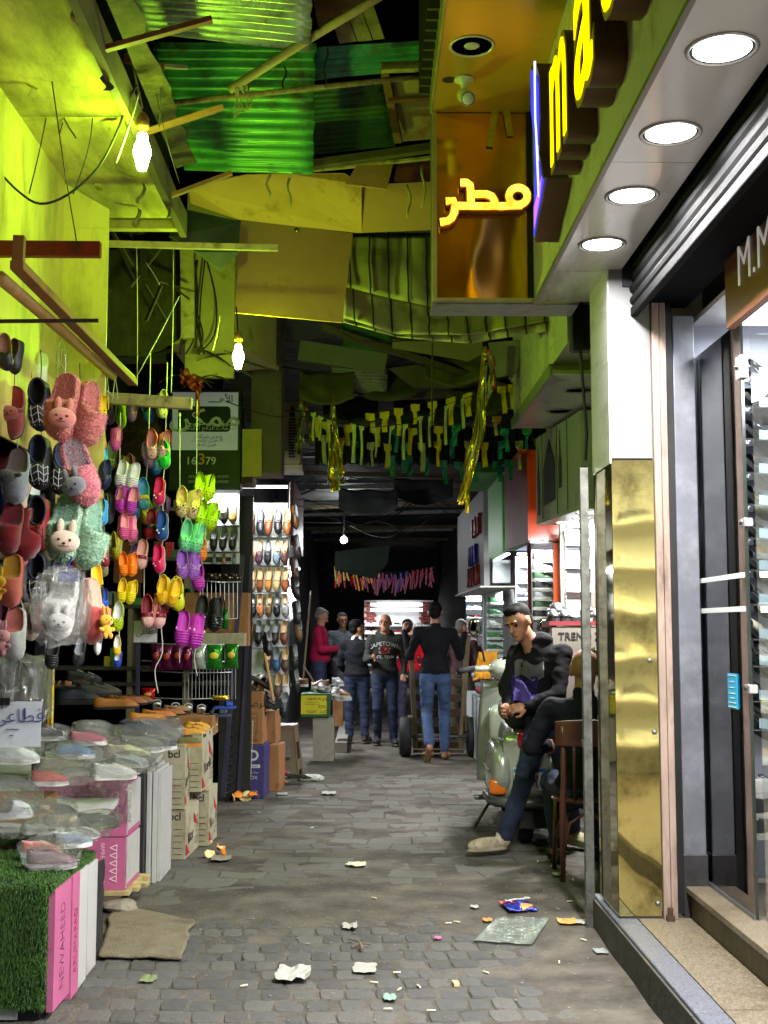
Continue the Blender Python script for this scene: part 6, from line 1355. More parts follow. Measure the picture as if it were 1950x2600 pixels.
for i in range(7):
    xs = 470+rnd.uniform(-20, 60); wire('loose_cable', [P(xs, 660, 8.3), P(xs+rnd.uniform(-15, 25), 760, 8.3), P(xs+rnd.uniform(-20, 30), 850, 8.2), P(xs+rnd.uniform(-25, 20), 900, 8.2)], .006, CORD, 'loose dark cable running down the yellow wall, '+ordn[i].replace('top', 'first')+' strand', 'cable')
for i in range(22):
    x = rnd.uniform(150, 300); y = 870+(x-150)*.5+rnd.uniform(-20, 20); d = 5.9+.003*(x-150)
    wire('loose_string', [P(x, y, d), P(x+rnd.uniform(-14, 14), y+rnd.uniform(30, 60), d), P(x+rnd.uniform(-30, 30), y+rnd.uniform(60, 120), d)], .0022, mat(C(170, 186, 130), .8) if i % 2 else STRING, 'loose tangled string over the fur slippers', 'string')['group'] = 'tangled strings over the slippers'
# ================================================================== cartons, stool, broom by the tall board
t = pbox('carton', P(603, 1900, 11.05).x, 11.05, .47, P(668, 1900, 11.05).x, 11.4, .93, BRN, 'brown carton with a printed table on top of the purple one', 'carton', lean=-.05)
boxtext(t, ar('الرضوان'), .09, (0, -.178, .36), (1, 0, 0), (0, 0, 1), C(40, 26, 20)); boxtext(t, '• • صنع في مصر • •', .022, (0, -.178, .04), (1, 0, 0), (0, 0, 1), C(40, 26, 20))
g = MB()
for i in range(5): g.box(-.09, -.1785, .10+.042*i, .07, -.1775, .103+.042*i)
for x in (-.09, -.02, .068): g.box(x, -.1785, .10, x+.003, -.1775, .27)
ob('printed_table', g, mat(C(60, 34, 24), .7), t)
t = pbox('carton', P(601, 2012, 11.02).x, 11.02, 0, P(672, 2012, 11.02).x, 11.42, .465, mat(C(52, 46, 104), .55, var=.15, dirt=(C(120, 116, 130), .2, 14)), 'purple carton printed 3D on the ground', 'carton', lean=-.05)
boxtext(t, '3D', .13, (-.0, -.203, .37), (1, 0, 0), (0, 0, 1), C(190, 190, 200), 1, 1, .003)
ob('print_bar', MB().box(-.09, -.2025, .265, .09, -.2012, .295), mat(C(190, 190, 200), .6), t); boxtext(t, 'Entertainment', .025, (0, -.2045, .28), (1, 0, 0), (0, 0, 1), C(50, 46, 104)); boxtext(t, 'Game size fine', .026, (0, -.203, .225), (1, 0, 0), (0, 0, 1), C(180, 180, 196)); boxtext(t, 'X-BOX', .045, (0, -.203, .18), (1, 0, 0), (0, 0, 1), C(190, 190, 200))
pbox('carton', P(686, 1990, 11.5).x, 11.5, 0, P(712, 1990, 11.5).x, 11.85, .42, BRN, 'narrow brown carton beside the purple one', 'carton', lean=-.1)
pbox('carton', P(680, 1990, 11.6).x-.02, 11.7, .425, P(700, 1990, 11.6).x, 12.0, .72, BRN, 'open brown carton upper beside the tall board', 'carton', lean=-.1)
wire('carton_string', [P(642, 1830, 10.98), P(640, 1900, 10.98), P(634, 2020, 10.98)], .003, STRING, 'white string hanging in front of the purple carton', 'string')
for i in range(12):
    x, y = rnd.uniform(210, 500), 930+25*i+rnd.uniform(-20, 20)
    c = rnd.choice((C(100, 66, 30), C(60, 46, 34), C(26, 24, 24), C(130, 92, 40)))
    t = shoe('sandal', 'slide', 'strapped leather sandal heaped on the brown carton, '+('topmost', 'second', 'third', 'fourth', 'fifth', 'sixth', 'seventh', 'eighth', 'ninth', 'tenth', 'eleventh', 'lowest')[i]+' in the heap', 'sandal', Matrix.Translation(K4(x, y, 11.2)) @ Matrix.Rotation(-1.1+rnd.uniform(-.3, .3), 4, 'Z') @ Matrix.Rotation(-.5, 4, 'X') @ Matrix.Translation((0, -.13, 0)), .26, (c, BLK, C(30, 26, 24)), (('top_band', c), ('cross_strap', rnd.choice((c, C(200, 196, 190))))), group='sandals heaped on the brown carton', rough=.5)
st_ = thing('plastic_stool', 'brown woven pattern plastic stool by the shoe board', 'stool', (P(715, 1950, 12.5).x, 12.5, 0), rz=-.08)
SB = mat(C(112, 96, 74), .5, var=.15, scale=4, bump=.6, bscale=60, name='woven plastic')
ob('seat', dent(-.15, -.15, .50, .15, .15, .535, 3, .001), SB, st_, bev=.01)
sb, stp = .20, .145
for i in range(4):
    m = Matrix.Rotation(R(90*i), 4, 'Z')
    f_ = lambda z: stp+(sb-stp)*(1-z/.5)
    def wall(name, x0, x1, z0, z1):
        mb = MB(); mb.mx = m
        mb.hexa([(x0*f_(z0), -f_(z0), z0), (x1*f_(z0), -f_(z0), z0), (x1*f_(z0), -f_(z0)+.012, z0), (x0*f_(z0), -f_(z0)+.012, z0), (x0*f_(z1), -f_(z1), z1), (x1*f_(z1), -f_(z1), z1), (x1*f_(z1), -f_(z1)+.012, z1), (x0*f_(z1), -f_(z1)+.012, z1)])
        ob(name, mb, SB, st_)
    wall('skirt_panel', -1, 1, .36, .498); wall('leg', -1, -.62, 0, .358); wall('leg', .62, 1, 0, .358); wall('cross_panel', -.615, .615, .09, .19)
t = thing('plastic_bag', 'clear bag of rubbish inside the plastic stool', 'bag', (P(730, 1880, 12.45).x, 12.45, .28)); ob('film', _bag[1], BAG, t, mx=Matrix.Diagonal((.06, .05, .13, 1)))
t = thing('plastic_bag', 'white plastic bag lying flat by the stool foot', 'bag', (P(792, 1972, 12.3).x, 12.3, .02)); ob('film', _bag[3], mat(C(190, 194, 190), .3, var=.1, bump=.5), t, mx=Matrix.Diagonal((.12, .07, .035, 1)), smooth=True)
bm = thing('broom', 'red necked broom lying between carton and stool', 'broom', P(722, 1960, 12.0)); o_ = bm.location
ob('stick', MB().tube([P(716, 1905, 12.0)-o_, P(724, 1955, 12.0)-o_], .011, 8), mat(C(120, 70, 36), .6), bm); ob('neck', MB().lathe([(.012, .03), (.03, .0), (.028, -.03)], 10), mat(C(150, 20, 26), .4), bm, smooth=True)
bh = MB()
for i in range(90): a = rnd.uniform(0, .22); bh.tube([V(0, .02, -.02), V(a*.8+.03, .02+rnd.uniform(-.03, .03), -.03-rnd.uniform(0, .03)), V(a+.05, rnd.uniform(-.05, .05), -.06)], .003, 4)
ob('bristle_head', bh, mat(C(50, 48, 46), .9), bm, kind='stuff')
ob('wooden_stick', MB().tube([K4(452, 640, 11.3), K4(500, 900, 11.2), K4(540, 1130, 11.1)], .014, 8), mat(C(150, 110, 60), .6), label='wooden stick leaning against the shoe board', cat='stick')
# shutter-side display: dark bag of shoes beside the board
board_shoe('dark trainer lying on the stool side of the board foot', 1270, 1760, 150, 11.4, BLK, GREY, yaw=.6, k='sneaker', grp=None); board_shoe('black strap shoe at the foot of the tall board', 1390, 2190, 150, 11.5, C(20, 28, 34), GREY, k='sneaker', ex=(('lace', GREY),), grp=None)
# ================================================================== bodies from blended volumes, polygonised once
def volmesh(prims, vox, name='body', k=.018, disp=None):
    """prims: ('c', a, b, ra, rb, mat) tapered limb, ('e', centre, radii, 3x3 axes or None, mat) ellipsoid; optional last float = own blend"""
    lo = np.array([1e9]*3); hi = -lo
    for p in prims:
        if p[0] == 'c': pts = [np.array(p[1])-max(p[3], p[4]), np.array(p[1])+max(p[3], p[4]), np.array(p[2])-max(p[3], p[4]), np.array(p[2])+max(p[3], p[4])]
        else: m_ = max(p[2]); pts = [np.array(p[1])-m_, np.array(p[1])+m_]
        for q in pts: lo = np.minimum(lo, q); hi = np.maximum(hi, q)
    lo -= 4*vox; hi += 4*vox
    n = np.ceil((hi-lo)/vox).astype(int)+1
    D = np.full(n, 1.0, np.float32); MI = np.zeros(n, np.int8); BEST = np.full(n, 1.0, np.float32)
    for p in prims:
        kk = p[6] if p[0] == 'c' and len(p) > 6 else (p[5] if p[0] == 'e' and len(p) > 5 else k)
        if p[0] == 'c':
            a, b = np.array(p[1], float), np.array(p[2], float); ra, rb = p[3], p[4]; mm = max(ra, rb)+max(.03, kk)+3*vox
            l2, h2 = np.minimum(a, b)-mm, np.maximum(a, b)+mm; mi = p[5]
        else:
            c, r = np.array(p[1], float), np.array(p[2], float); mm = max(r)+max(.03, kk)+3*vox; l2, h2 = c-mm, c+mm; mi = p[4]
        i0 = np.maximum(0, ((l2-lo)/vox).astype(int)); i1 = np.minimum(n, ((h2-lo)/vox).astype(int)+2)
        if (i1 <= i0).any(): continue
        sl = tuple(slice(u, v) for u, v in zip(i0, i1))
        g = np.stack(np.meshgrid(*[lo[q]+vox*np.arange(i0[q], i1[q]) for q in range(3)], indexing='ij'), -1)
        if p[0] == 'c':
            ab = b-a; L2 = max(1e-9, ab.dot(ab)); t = np.clip(((g-a)@ab)/L2, 0, 1)
            dd = np.linalg.norm(g-(a+t[..., None]*ab), axis=-1)-(ra+(rb-ra)*t)
        else:
            q = g-c
            if p[3] is not None: q = q@np.array(p[3])          # columns are the axes
            k0 = np.linalg.norm(q/r, axis=-1); k1 = np.linalg.norm(q/(r*r), axis=-1); dd = k0*(k0-1)/np.maximum(k1, 1e-6)
        dd = dd.astype(np.float32); o = D[sl]
        h = np.clip(.5+.5*(o-dd)/kk, 0, 1); D[sl] = o*(1-h)+dd*h-kk*h*(1-h)
        b_ = BEST[sl]; w_ = dd < b_; MI[sl] = np.where(w_, mi, MI[sl]); BEST[sl] = np.where(w_, dd, b_)
    # surface nets
    S = D < 0; A = S[:-1, :-1, :-1]; cnt = np.zeros(A.shape, np.int8); pos = np.zeros(A.shape+(3,), np.float32); wsum = np.zeros(A.shape, np.float32)
    N0, N1, N2 = A.shape
    cor = [(i, j, l) for i in (0, 1) for j in (0, 1) for l in (0, 1)]
    def sub(a, c): return a[c[0]:c[0]+N0, c[1]:c[1]+N1, c[2]:c[2]+N2]
    allin = np.ones(A.shape, bool); anyin = np.zeros(A.shape, bool)
    for c in cor: s_ = sub(S, c); allin &= s_; anyin |= s_
    cell = anyin & ~allin; idx = np.argwhere(cell); M_ = len(idx); acc = np.zeros((M_, 3)); wn = np.zeros(M_)
    ii = idx.T
    for c in cor:
        for ax in range(3):
            if c[ax]: continue
            c2 = list(c); c2[ax] = 1
            d0 = D[ii[0]+c[0], ii[1]+c[1], ii[2]+c[2]]; d1 = D[ii[0]+c2[0], ii[1]+c2[1], ii[2]+c2[2]]
            x = (d0 < 0) != (d1 < 0); t = np.where(x, d0/np.where(x, d0-d1, 1), 0)
            pt = np.tile(np.array(c, float), (M_, 1)); pt[:, ax] += t
            acc += np.where(x[:, None], pt, 0); wn += x
    vt = lo+vox*(idx+acc/wn[:, None])
    vid = np.full(A.shape, -1, np.int64); vid[ii[0], ii[1], ii[2]] = np.arange(M_)
    F = []; FM = []
    for ax in range(3):
        s0 = S[:-1, :, :] if ax == 0 else S[:, :-1, :] if ax == 1 else S[:, :, :-1]
        s1 = S[1:, :, :] if ax == 0 else S[:, 1:, :] if ax == 1 else S[:, :, 1:]
        e = np.argwhere(s0 != s1)
        o1, o2 = [(1, 2), (2, 0), (0, 1)][ax]
        ok = (e[:, o1] > 0) & (e[:, o2] > 0) & (e[:, 0] < N0) & (e[:, 1] < N1) & (e[:, 2] < N2); e = e[ok]
        def vv(a_, b_):
            q = e.copy(); q[:, o1] -= a_; q[:, o2] -= b_; return vid[q[:, 0], q[:, 1], q[:, 2]]
        q = np.stack([vv(1, 1), vv(0, 1), vv(0, 0), vv(1, 0)], 1)
        ins = S[e[:, 0], e[:, 1], e[:, 2]]; q[~ins] = q[~ins][:, ::-1]
        g2 = (q >= 0).all(1); F.append(q[g2]); FM.append(MI[e[:, 0], e[:, 1], e[:, 2]][g2])
    F = np.concatenate(F); FM = np.concatenate(FM)
    me = bpy.data.meshes.new(name); me.from_pydata(vt.tolist(), [], F.tolist())
    me.polygons.foreach_set('material_index', FM.astype(np.int32)); me.polygons.foreach_set('use_smooth', [True]*len(F)); me.update()
    if disp:
        nr = np.zeros(len(vt)*3); me.vertices.foreach_get('normal', nr); nr = nr.reshape(-1, 3); out = vt.copy()
        vm = np.zeros(len(vt), int); vm[F.ravel()] = np.repeat(FM, 4)
        for i in range(len(vt)):
            if vm[i] in disp:
                p = vt[i]; out[i] += nr[i]*disp[vm[i]]*(.8*mnoise.noise(Vector((p[0]*7, p[1]*7, p[2]*11)))+.55*mnoise.noise(Vector((p[0]*13+p[2]*9, p[1]*13, p[2]*24)))-.25*abs(mnoise.noise(Vector((p[0]*20, p[1]*20+p[2]*12, p[2]*34))))); 
        me.vertices.foreach_set('co', out.ravel()); me.update()
    return me
SKIN = mat(C(150, 104, 78), .55, var=.12, scale=12, name='skin'); HAIR = mat(C(13, 11, 10), .75, var=.3, scale=60, bump=.3, bscale=150, spec=.12, name='hair')
SHIRT, TROU, SK, HR, SHOE, XTRA, EYE_, SOLE = range(8)
def head_prims(c, f, up, hair='short', s=1., bald=False):
    c, f, up = Vector(c), Vector(f).normalized(), Vector(up); r = f.cross(up).normalized(); up = r.cross(f).normalized()
    A = [[r[i], f[i], up[i]] for i in range(3)]
    def L(x, y, z): return tuple(c+(r*x+f*y+up*z)*s)
    P_ = [('e', L(0, -.012, .025), (.076*s, .095*s, .092*s), A, SK), ('e', L(0, .030, -.045), (.058*s, .058*s, .070*s), A, SK), ('c', L(0, .088, .010), L(0, .108, -.022), .011*s, .015*s, SK, .01), ('e', L(0, .070, -.088), (.030*s, .022*s, .022*s), A, SK),
          ('e', L(-.078, -.012, -.006), (.012*s, .024*s, .032*s), A, SK), ('e', L(.078, -.012, -.006), (.012*s, .024*s, .032*s), A, SK), ('c', L(-.042, .084, .034), L(.042, .084, .034), .010*s, .010*s, SK)]
    for x in (-.031, .031):
        P_ += [('e', L(x, .077, .008), (.009*s, .006*s, .005*s), A, EYE_, .004), ('c', L(x*1.6, .084, .034), L(x*.5, .094, .032), .006*s, .006*s, HR, .004)]
    P_ += [('c', L(-.022, .084, -.052), L(.022, .084, -.052), .006*s, .006*s, XTRA+10 if False else SK, .004), ('e', L(0, .090, -.058), (.022*s, .008*s, .006*s), A, EYE_+0 if False else SK, .004)]
    if not bald:
        P_ += [('e', L(0, -.036, .056), (.081*s, .090*s, .075*s), A, HR, .006), ('e', L(0, -.068, .0), (.070*s, .046*s, .066*s), A, HR, .008), ('e', L(0, .012, .098), (.058*s, .062*s, .026*s), A, HR, .01)]
        if hair == 'fade': P_ += [('e', L(0, .022, .098), (.056*s, .055*s, .030*s), A, HR, .008)]
    return P_
def hand_prims(w, d, n, s=1., curl=.5, m=SK, thumb=1):
    """wrist, direction of the fingers, palm normal (fingers curl towards it)"""
    w, d, n = Vector(w), Vector(d).normalized(), Vector(n); n = (n-d*n.dot(d)).normalized(); sd = d.cross(n).normalized()
    T = lambda *a: tuple(w+d*a[0]*s+n*a[1]*s+sd*a[2]*s)
    A = [[d[i], n[i], sd[i]] for i in range(3)]
    P_ = [('e', T(.045, 0, 0), (.052*s, .018*s, .042*s), A, m, .01), ('c', T(-.02, 0, 0), T(.03, 0, 0), .026*s, .024*s, m, .01)]
    for i, (o, l) in enumerate(((-.03, .068), (-.010, .078), (.011, .072), (.031, .056))):
        a = T(.085-.006*abs(i-1.5), 0, o); th = curl*1.1
        b = Vector(a)+(d*math.cos(th*.6)+n*math.sin(th*.6))*l*.5*s; c = b+(d*math.cos(th*1.5)+n*math.sin(th*1.5))*l*.3*s; e = c+(d*math.cos(th*2.3)+n*math.sin(th*2.3))*l*.22*s
        P_ += [('c', a, tuple(b), .0095*s, .0085*s, m, .004), ('c', tuple(b), tuple(c), .0085*s, .008*s, m, .004), ('c', tuple(c), tuple(e), .008*s, .007*s, m, .004)]
    a = T(.02, .006, -.032*thumb); b = T(.05, .022, -.055*thumb); c = T(.075, .034, -.05*thumb)
    P_ += [('c', a, b, .012*s, .010*s, m, .005), ('c', b, c, .010*s, .0085*s, m, .004)]
    return P_
def lerpv(a, b, t): return tuple(Vector(a).lerp(Vector(b), t))
def person(lab, loc, J, cols, rz=0., vox=.012, hair='short', bald=False, s=1., belly=0., robe=False, group=None, sleeve=True, shoes='shoe', hood=False, extra=None):
    g = lambda k: Vector(J[k])
    pel, che, nek, hd = g('pelvis'), g('chest'), g('neck'), g('head')
    P_ = []
    sw = (g('shR')-g('shL')); ax = sw.normalized(); upv = (che-pel).normalized(); fw = upv.cross(ax).normalized()
    if Vector(J['face']).dot(fw) < 0 and not J.get('twist'): fw = -fw
    A = [[ax[i], fw[i], upv[i]] for i in range(3)]
    hw = sw.length/2
    P_ += [('e', tuple(pel+upv*.02), (.165*s, .12*s, .12*s), A, TROU), ('e', tuple(pel.lerp(che, .35)), (.155*s+belly*.3, .115*s+belly, .15*s), A, SHIRT, .04), ('e', tuple(pel.lerp(che, .12)), (.172*s, .130*s+belly*.8, .085*s), A, SHIRT, .03), ('e', tuple(che), (.168*s, .120*s, .19*s), A, SHIRT, .05),
           ('c', tuple(g('shL').lerp(che, .12)), tuple(g('shR').lerp(che, .12)), .068*s, .068*s, SHIRT, .05), ('c', tuple(che+upv*.1), tuple(nek), .085*s, .058*s, SHIRT, .03), ('c', tuple(nek-upv*.03), tuple(nek.lerp(hd, .55)), .056*s, .052*s, SK, .02)]
    if hood: P_ += [('e', tuple(nek-fw*.06+upv*.0), (.13*s, .08*s, .07*s), A, SHIRT, .02)]
    if extra == 'collar': P_ += [('c', tuple(nek-ax*.045-fw*.02+upv*.015), tuple(nek+ax*.045-fw*.02+upv*.015), .028, .028, XTRA, .006)]
    P_ += head_prims(hd, J['face'], J.get('up', (0, 0, 1)), hair, s, bald)
    for q in 'LR':
        sh, el, wr_ = g('sh'+q), g('el'+q), g('wr'+q)
        P_ += [('c', tuple(sh), tuple(el), .063*s, .050*s, SHIRT, .03), ('c', tuple(el), tuple(el.lerp(wr_, .5)), .050*s, .046*s, SHIRT if sleeve else SK, .02), ('c', tuple(el.lerp(wr_, .5)), tuple(el.lerp(wr_, .93)), .046*s, .040*s, SHIRT if sleeve else SK, .012)]
        hdv = J.get('hd'+q, tuple((wr_-el).normalized())); hn = J.get('hn'+q, tuple(fw))
        P_ += hand_prims(wr_, hdv, hn, s, J.get('cu'+q, .5), thumb=1 if q == 'L' else -1)
        hp, kn_, an, to = g('hip'+q), g('kn'+q), g('an'+q), Vector(J['to'+q])
        P_ += [('c', tuple(hp), tuple(kn_), .092*s, .066*s, TROU, .03), ('c', tuple(kn_), tuple(an.lerp(kn_, .12)), .066*s, .055*s, TROU, .02)]
        if robe: P_ += [('c', tuple(hp), tuple(an.lerp(kn_, .1)), .12*s, .10*s, SHIRT, .08)]
        td = (to-an); td.z = 0; td = td.normalized() if td.length > 1e-4 else fw
        up3 = Vector(J.get('fu'+q, (0, 0, 1))); fd = (to-an).normalized() if J.get('ft'+q) else td
        if shoes == 'shoe': sdv = fd.cross(up3).normalized(); u3 = sdv.cross(fd).normalized(); FA = [[fd[i], sdv[i], u3[i]] for i in range(3)]; mid = an.lerp(to, .42)-u3*.012; P_ += [('c', tuple(an+u3*.03), tuple(an-fd*.01), .046*s, .043*s, SHOE, .02), ('e', tuple(mid), (.150*s, .046*s, .046*s), FA, SHOE, .015), ('e', tuple(mid+fd*.06*s-u3*.008), (.085*s, .049*s, .034*s), FA, SHOE, .015), ('e', tuple(mid-u3*.034*s+fd*.006), (.156*s, .052*s, .016*s), FA, SOLE, .004)]
        else: P_ += [('c', tuple(an), tuple(to-fd*.05), .036*s, .03*s, SK, .02), ('c', tuple(an-fd*.035-up3*.045), tuple(to-up3*.035), .032*s, .036*s, SHOE, .008), ('c', tuple(to-fd*.09-ax*.045), tuple(to-fd*.09+ax*.045), .025, .025, SHOE, .01)]
    me = volmesh(P_, vox, 'person', .016, {SHIRT: .013*s, TROU: .012*s})
    cm = lambda c, r=.9, b=.3: mat(c, r, var=.18, scale=9, bump=b, bscale=70, spec=.2)
    ms = [cm(cols[0]), cols[1] if not isinstance(cols[1], tuple) else cm(cols[1]), SKIN, cols[4] if len(cols) > 4 else HAIR, mat(cols[2], .7, var=.4, scale=22, bump=.5, bscale=60, dirt=(tuple(v*.45 for v in cols[2]), .5, 16)), cm(cols[3] if len(cols) > 3 and cols[3] else WHT), mat(C(30, 20, 16), .3, var=0), mat(C(90, 84, 74) if len(cols) < 6 else cols[5], .8)]
    return ob('person', me, ms, None, lab, 'person', group, mx=Matrix.Translation(loc) @ Matrix.Rotation(rz, 4, 'Z'))
def stand(h=1.70, face=(0, -1, 0), fwd=(0, -1, 0), arms=None, feet=None, lean=0.):
    """standing pose, facing fwd; x is to the figure's own side in the picture"""
    k = h/1.72; f = Vector(fwd).normalized(); r = Vector((1, 0, 0)) if abs(f.y) > .5 else Vector((0, 1, 0)) if False else f.cross(Vector((0, 0, 1))).normalized()
    r = f.cross(Vector((0, 0, 1))).normalized()
    B = lambda x, y, z: tuple((r*x+f*y)*k+Vector((0, 0, z*k)))
    J = dict(pelvis=B(0, 0, .93), chest=B(0, lean, 1.26), neck=B(0, lean, 1.455), head=B(0, .02+lean, 1.60), face=face, shL=B(-.185, lean, 1.39), shR=B(.185, lean, 1.39), elL=B(-.24, -.02, 1.12), elR=B(.24, -.02, 1.12), wrL=B(-.25, .06, .88), wrR=B(.25, .06, .88),
             hipL=B(-.09, 0, .88), hipR=B(.09, 0, .88), knL=B(-.10, .02, .48), knR=B(.11, .02, .48), anL=B(-.11, -.02, .08), anR=B(.12, -.02, .08), toL=B(-.14, .17, .045), toR=B(.15, .17, .045))
    for q, v in (arms or {}).items(): J[q] = B(*v) if q[:2] in ('el', 'wr') else v
    for q, v in (feet or {}).items(): J[q] = B(*v) if q[:2] in ('kn', 'an', 'to', 'hi') else v
    return J
JEANS = mat(C(52, 72, 108), .9, var=.3, scale=7, bump=.4, bscale=60, dirt=(C(96, 116, 150), .35, 4), name='denim'); JEAND = mat(C(26, 36, 62), .9, var=.25, scale=7, bump=.3, bscale=60, name='dark denim')
# ---- the group in the alley
J = stand(1.68, face=(-.25, -1, .02), fwd=(0, -1, 0), arms={'elL': (-.25, -.04, 1.12), 'wrL': (-.24, .12, .93), 'elR': (.24, .02, 1.12), 'wrR': (.16, .26, 1.16)}, feet={'anR': (.10, -.12, .08), 'toR': (.12, .06, .045), 'knR': (.10, .03, .48)})
bald = person('bald man in a dark printed hoodie facing the camera, talking', (P(978, 1885, 15.9).x, 15.9, 0), J, (C(44, 46, 42), JEAND, C(24, 22, 22), None, mat(C(70, 52, 42), .6)), vox=.011, bald=True, hood=True)
for s_, z, sz, c in (('CAPETOWN', 1.30, .075, 1), ('EST 2009', 1.235, .04, 0), ('RUGBY', 1.19, .045, 0), ('NTL. TEAM', 1.13, .05, 0)):
    me = text(s_, sz, .0005, 'CENTER', .0008).copy()
    for v in me.vertices:
        x = v.co.x; v.co.z = -(x*x)*2.6; v.co.y += (-(x*x)*1.6 if c else 0)
    ob('chest_print', me, mat(C(200, 200, 196), .8), bald, mx=basis((-.01, -.148+(.008 if z < 1.2 else 0), z), (1, 0, 0), (0, -.06, 1)))
ob('chest_print', MB().lathe([(.058, 0), (.060, .002), (.055, .0035), (.05, 0)], 20), mat(C(120, 30, 30), .8), bald, mx=basis((-.01, -.146, 1.225), (1, 0, 0), (0, -.06, 1)))
J = stand(1.60, face=(.8, .55, .0), fwd=(.15, 1, 0), arms={'elL': (-.25, .02, 1.10), 'wrL': (-.20, .2, 1.0), 'elR': (.25, .05, 1.12), 'wrR': (.20, .26, 1.18)})
person('man in a black jacket seen from behind, head turned to the bald man', (P(906, 1880, 16.2).x, 16.2, 0), J, (C(16, 17, 22), JEAND, C(50, 36, 28), C(196, 196, 200)), vox=.011, extra='collar')
J = stand(1.80, face=(.05, 1, .0), fwd=(0, 1, 0), arms={'elL': (-.27, .10, 1.13), 'wrL': (-.33, .30, 1.40), 'elR': (.28, .10, 1.12), 'wrR': (.35, .30, 1.38), 'hdL': (0, .2, 1), 'hdR': (0, .2, 1), 'hnL': (1, .3, 0), 'hnR': (-1, .3, 0), 'cuL': 1.1, 'cuR': 1.1},
          feet={'anL': (-.08, -.30, .16), 'toL': (-.10, -.20, .03), 'knL': (-.09, .10, .50), 'anR': (.10, .10, .08), 'toR': (.13, .28, .05), 'knR': (.11, .16, .50), 'ftL': 1, 'fuL': (0, -.7, .5)})
person('man in black top and jeans pushing the handcart, seen from behind', (P(1106, 1920, 14.1).x, 14.1, 0), J, (C(14, 15, 19), JEANS, C(120, 96, 60), None, HAIR, C(150, 130, 90)), vox=.011, shoes='sandal')
J = stand(1.66, face=(.9, -.1, -.45), fwd=(1, -.15, 0), arms={'elL': (-.22, .06, 1.10), 'wrL': (-.12, .30, 1.12), 'elR': (.22, .06, 1.10), 'wrR': (.10, .30, 1.12)})
person('man in a crimson sweater looking down at his phone', (P(812, 1780, 18.2).x, 18.2, .12), J, (C(130, 14, 50), JEAND, C(30, 28, 28), None, mat(C(96, 92, 88), .7)), vox=.014, belly=.04)
J = stand(1.74, face=(.3, -1, -.1), fwd=(.3, -1, 0), arms={'elL': (-.24, .02, 1.10), 'wrL': (-.10, .24, 1.10), 'elR': (.24, .02, 1.10), 'wrR': (.10, .26, 1.12)})
rb_ = person('man in a long grey robe with glasses beside the crimson sweater', (P(868, 1790, 19.3).x, 19.3, 0), J, (C(96, 102, 110), C(96, 102, 110), C(40, 36, 34), None, mat(C(70, 66, 62), .7)), vox=.014, robe=True)
J = stand(1.62, face=(.2, 1, 0), fwd=(0, 1, 0)); person('person in a bright red jacket half hidden behind the bald man', (P(1036, 1800, 18.0).x, 18.0, 0), J, (C(176, 14, 30), C(64, 60, 80), C(40, 36, 36)), vox=.014)
J = stand(1.62, face=(.3, 1, 0), fwd=(.2, 1, 0)); person('person in a striped maroon sweater beyond the handcart', (P(1198, 1830, 18.0).x, 18.0, 0), J, (C(92, 34, 48), JEAND, C(40, 36, 36)), vox=.014)
J = stand(1.60, face=(0, 1, -.3), fwd=(0, 1, 0)); person('person in a mauve sweater leaning over goods beyond the handcart', (P(1172, 1830, 17.0).x, 17.0, 0), J, (C(96, 70, 72), C(110, 102, 84), C(40, 36, 36), None, mat(C(120, 116, 110), .8)), vox=.014)
# ---- the man leaning on the scooter, mid step
B = lambda x, y, z: (x, y, z)
J = dict(pelvis=(.24, .02, .90), chest=(.20, .0, 1.20), neck=(.13, -.03, 1.40), head=(.04, -.06, 1.535), face=(-.62, -.72, -.42), up=(-.25, 0, 1), shL=(.06, .14, 1.34), shR=(.34, -.10, 1.33), elL=(-.04, .04, 1.08), wrL=(-.04, -.14, .97), elR=(.28, -.25, 1.06), wrR=(.06, -.28, .98),
         hdL=(-.5, -.5, -.2), hdR=(-1, .0, -.1), hnL=(.6, -.5, 0), hnR=(0, .6, -.6), cuL=.9, cuR=.9, hipL=(.18, .02, .86), hipR=(.32, -.02, .86), knL=(.06, -.16, .50), knR=(.36, -.06, .47), anL=(-.09, -.14, .085), anR=(.42, .10, .10), toL=(-.33, -.24, .085), toR=(.52, -.05, .045), ftL=1)
lm_ = person('man in a black and purple hoodie leaning on the scooter, one foot forward', (1.0, 8.45, 0), J, (C(15, 16, 19), JEAND, C(176, 164, 140), None, HAIR, C(150, 140, 120)), vox=.0085, hair='fade', hood=True)
def patch(name, pts, col, par, off):
    o = ob(name, MB().slab(lambda u, v: pts(u, v), 10, 8, .004), mat(col, .9, var=.3, scale=12), par, smooth=True); sw_ = o.modifiers.new('wrap', 'SHRINKWRAP'); sw_.target = par; sw_.wrap_method = 'PROJECT'; sw_.use_project_y = True; sw_.use_negative_direction = True; sw_.use_positive_direction = True; sw_.offset = off; sw_.cull_face = 'OFF'
    return o
patch('purple_print', lambda u, v: (lerp(.0, .17, u)-.02*v, -.28, lerp(1.17, .99, v)+.03*math.sin(u*9)), C(52, 36, 104), lm_, .006)
patch('grey_print', lambda u, v: (lerp(.02, .20, u), -.28, lerp(1.27, 1.16, v)+.02*math.sin(u*7)), C(110, 108, 110), lm_, .006)
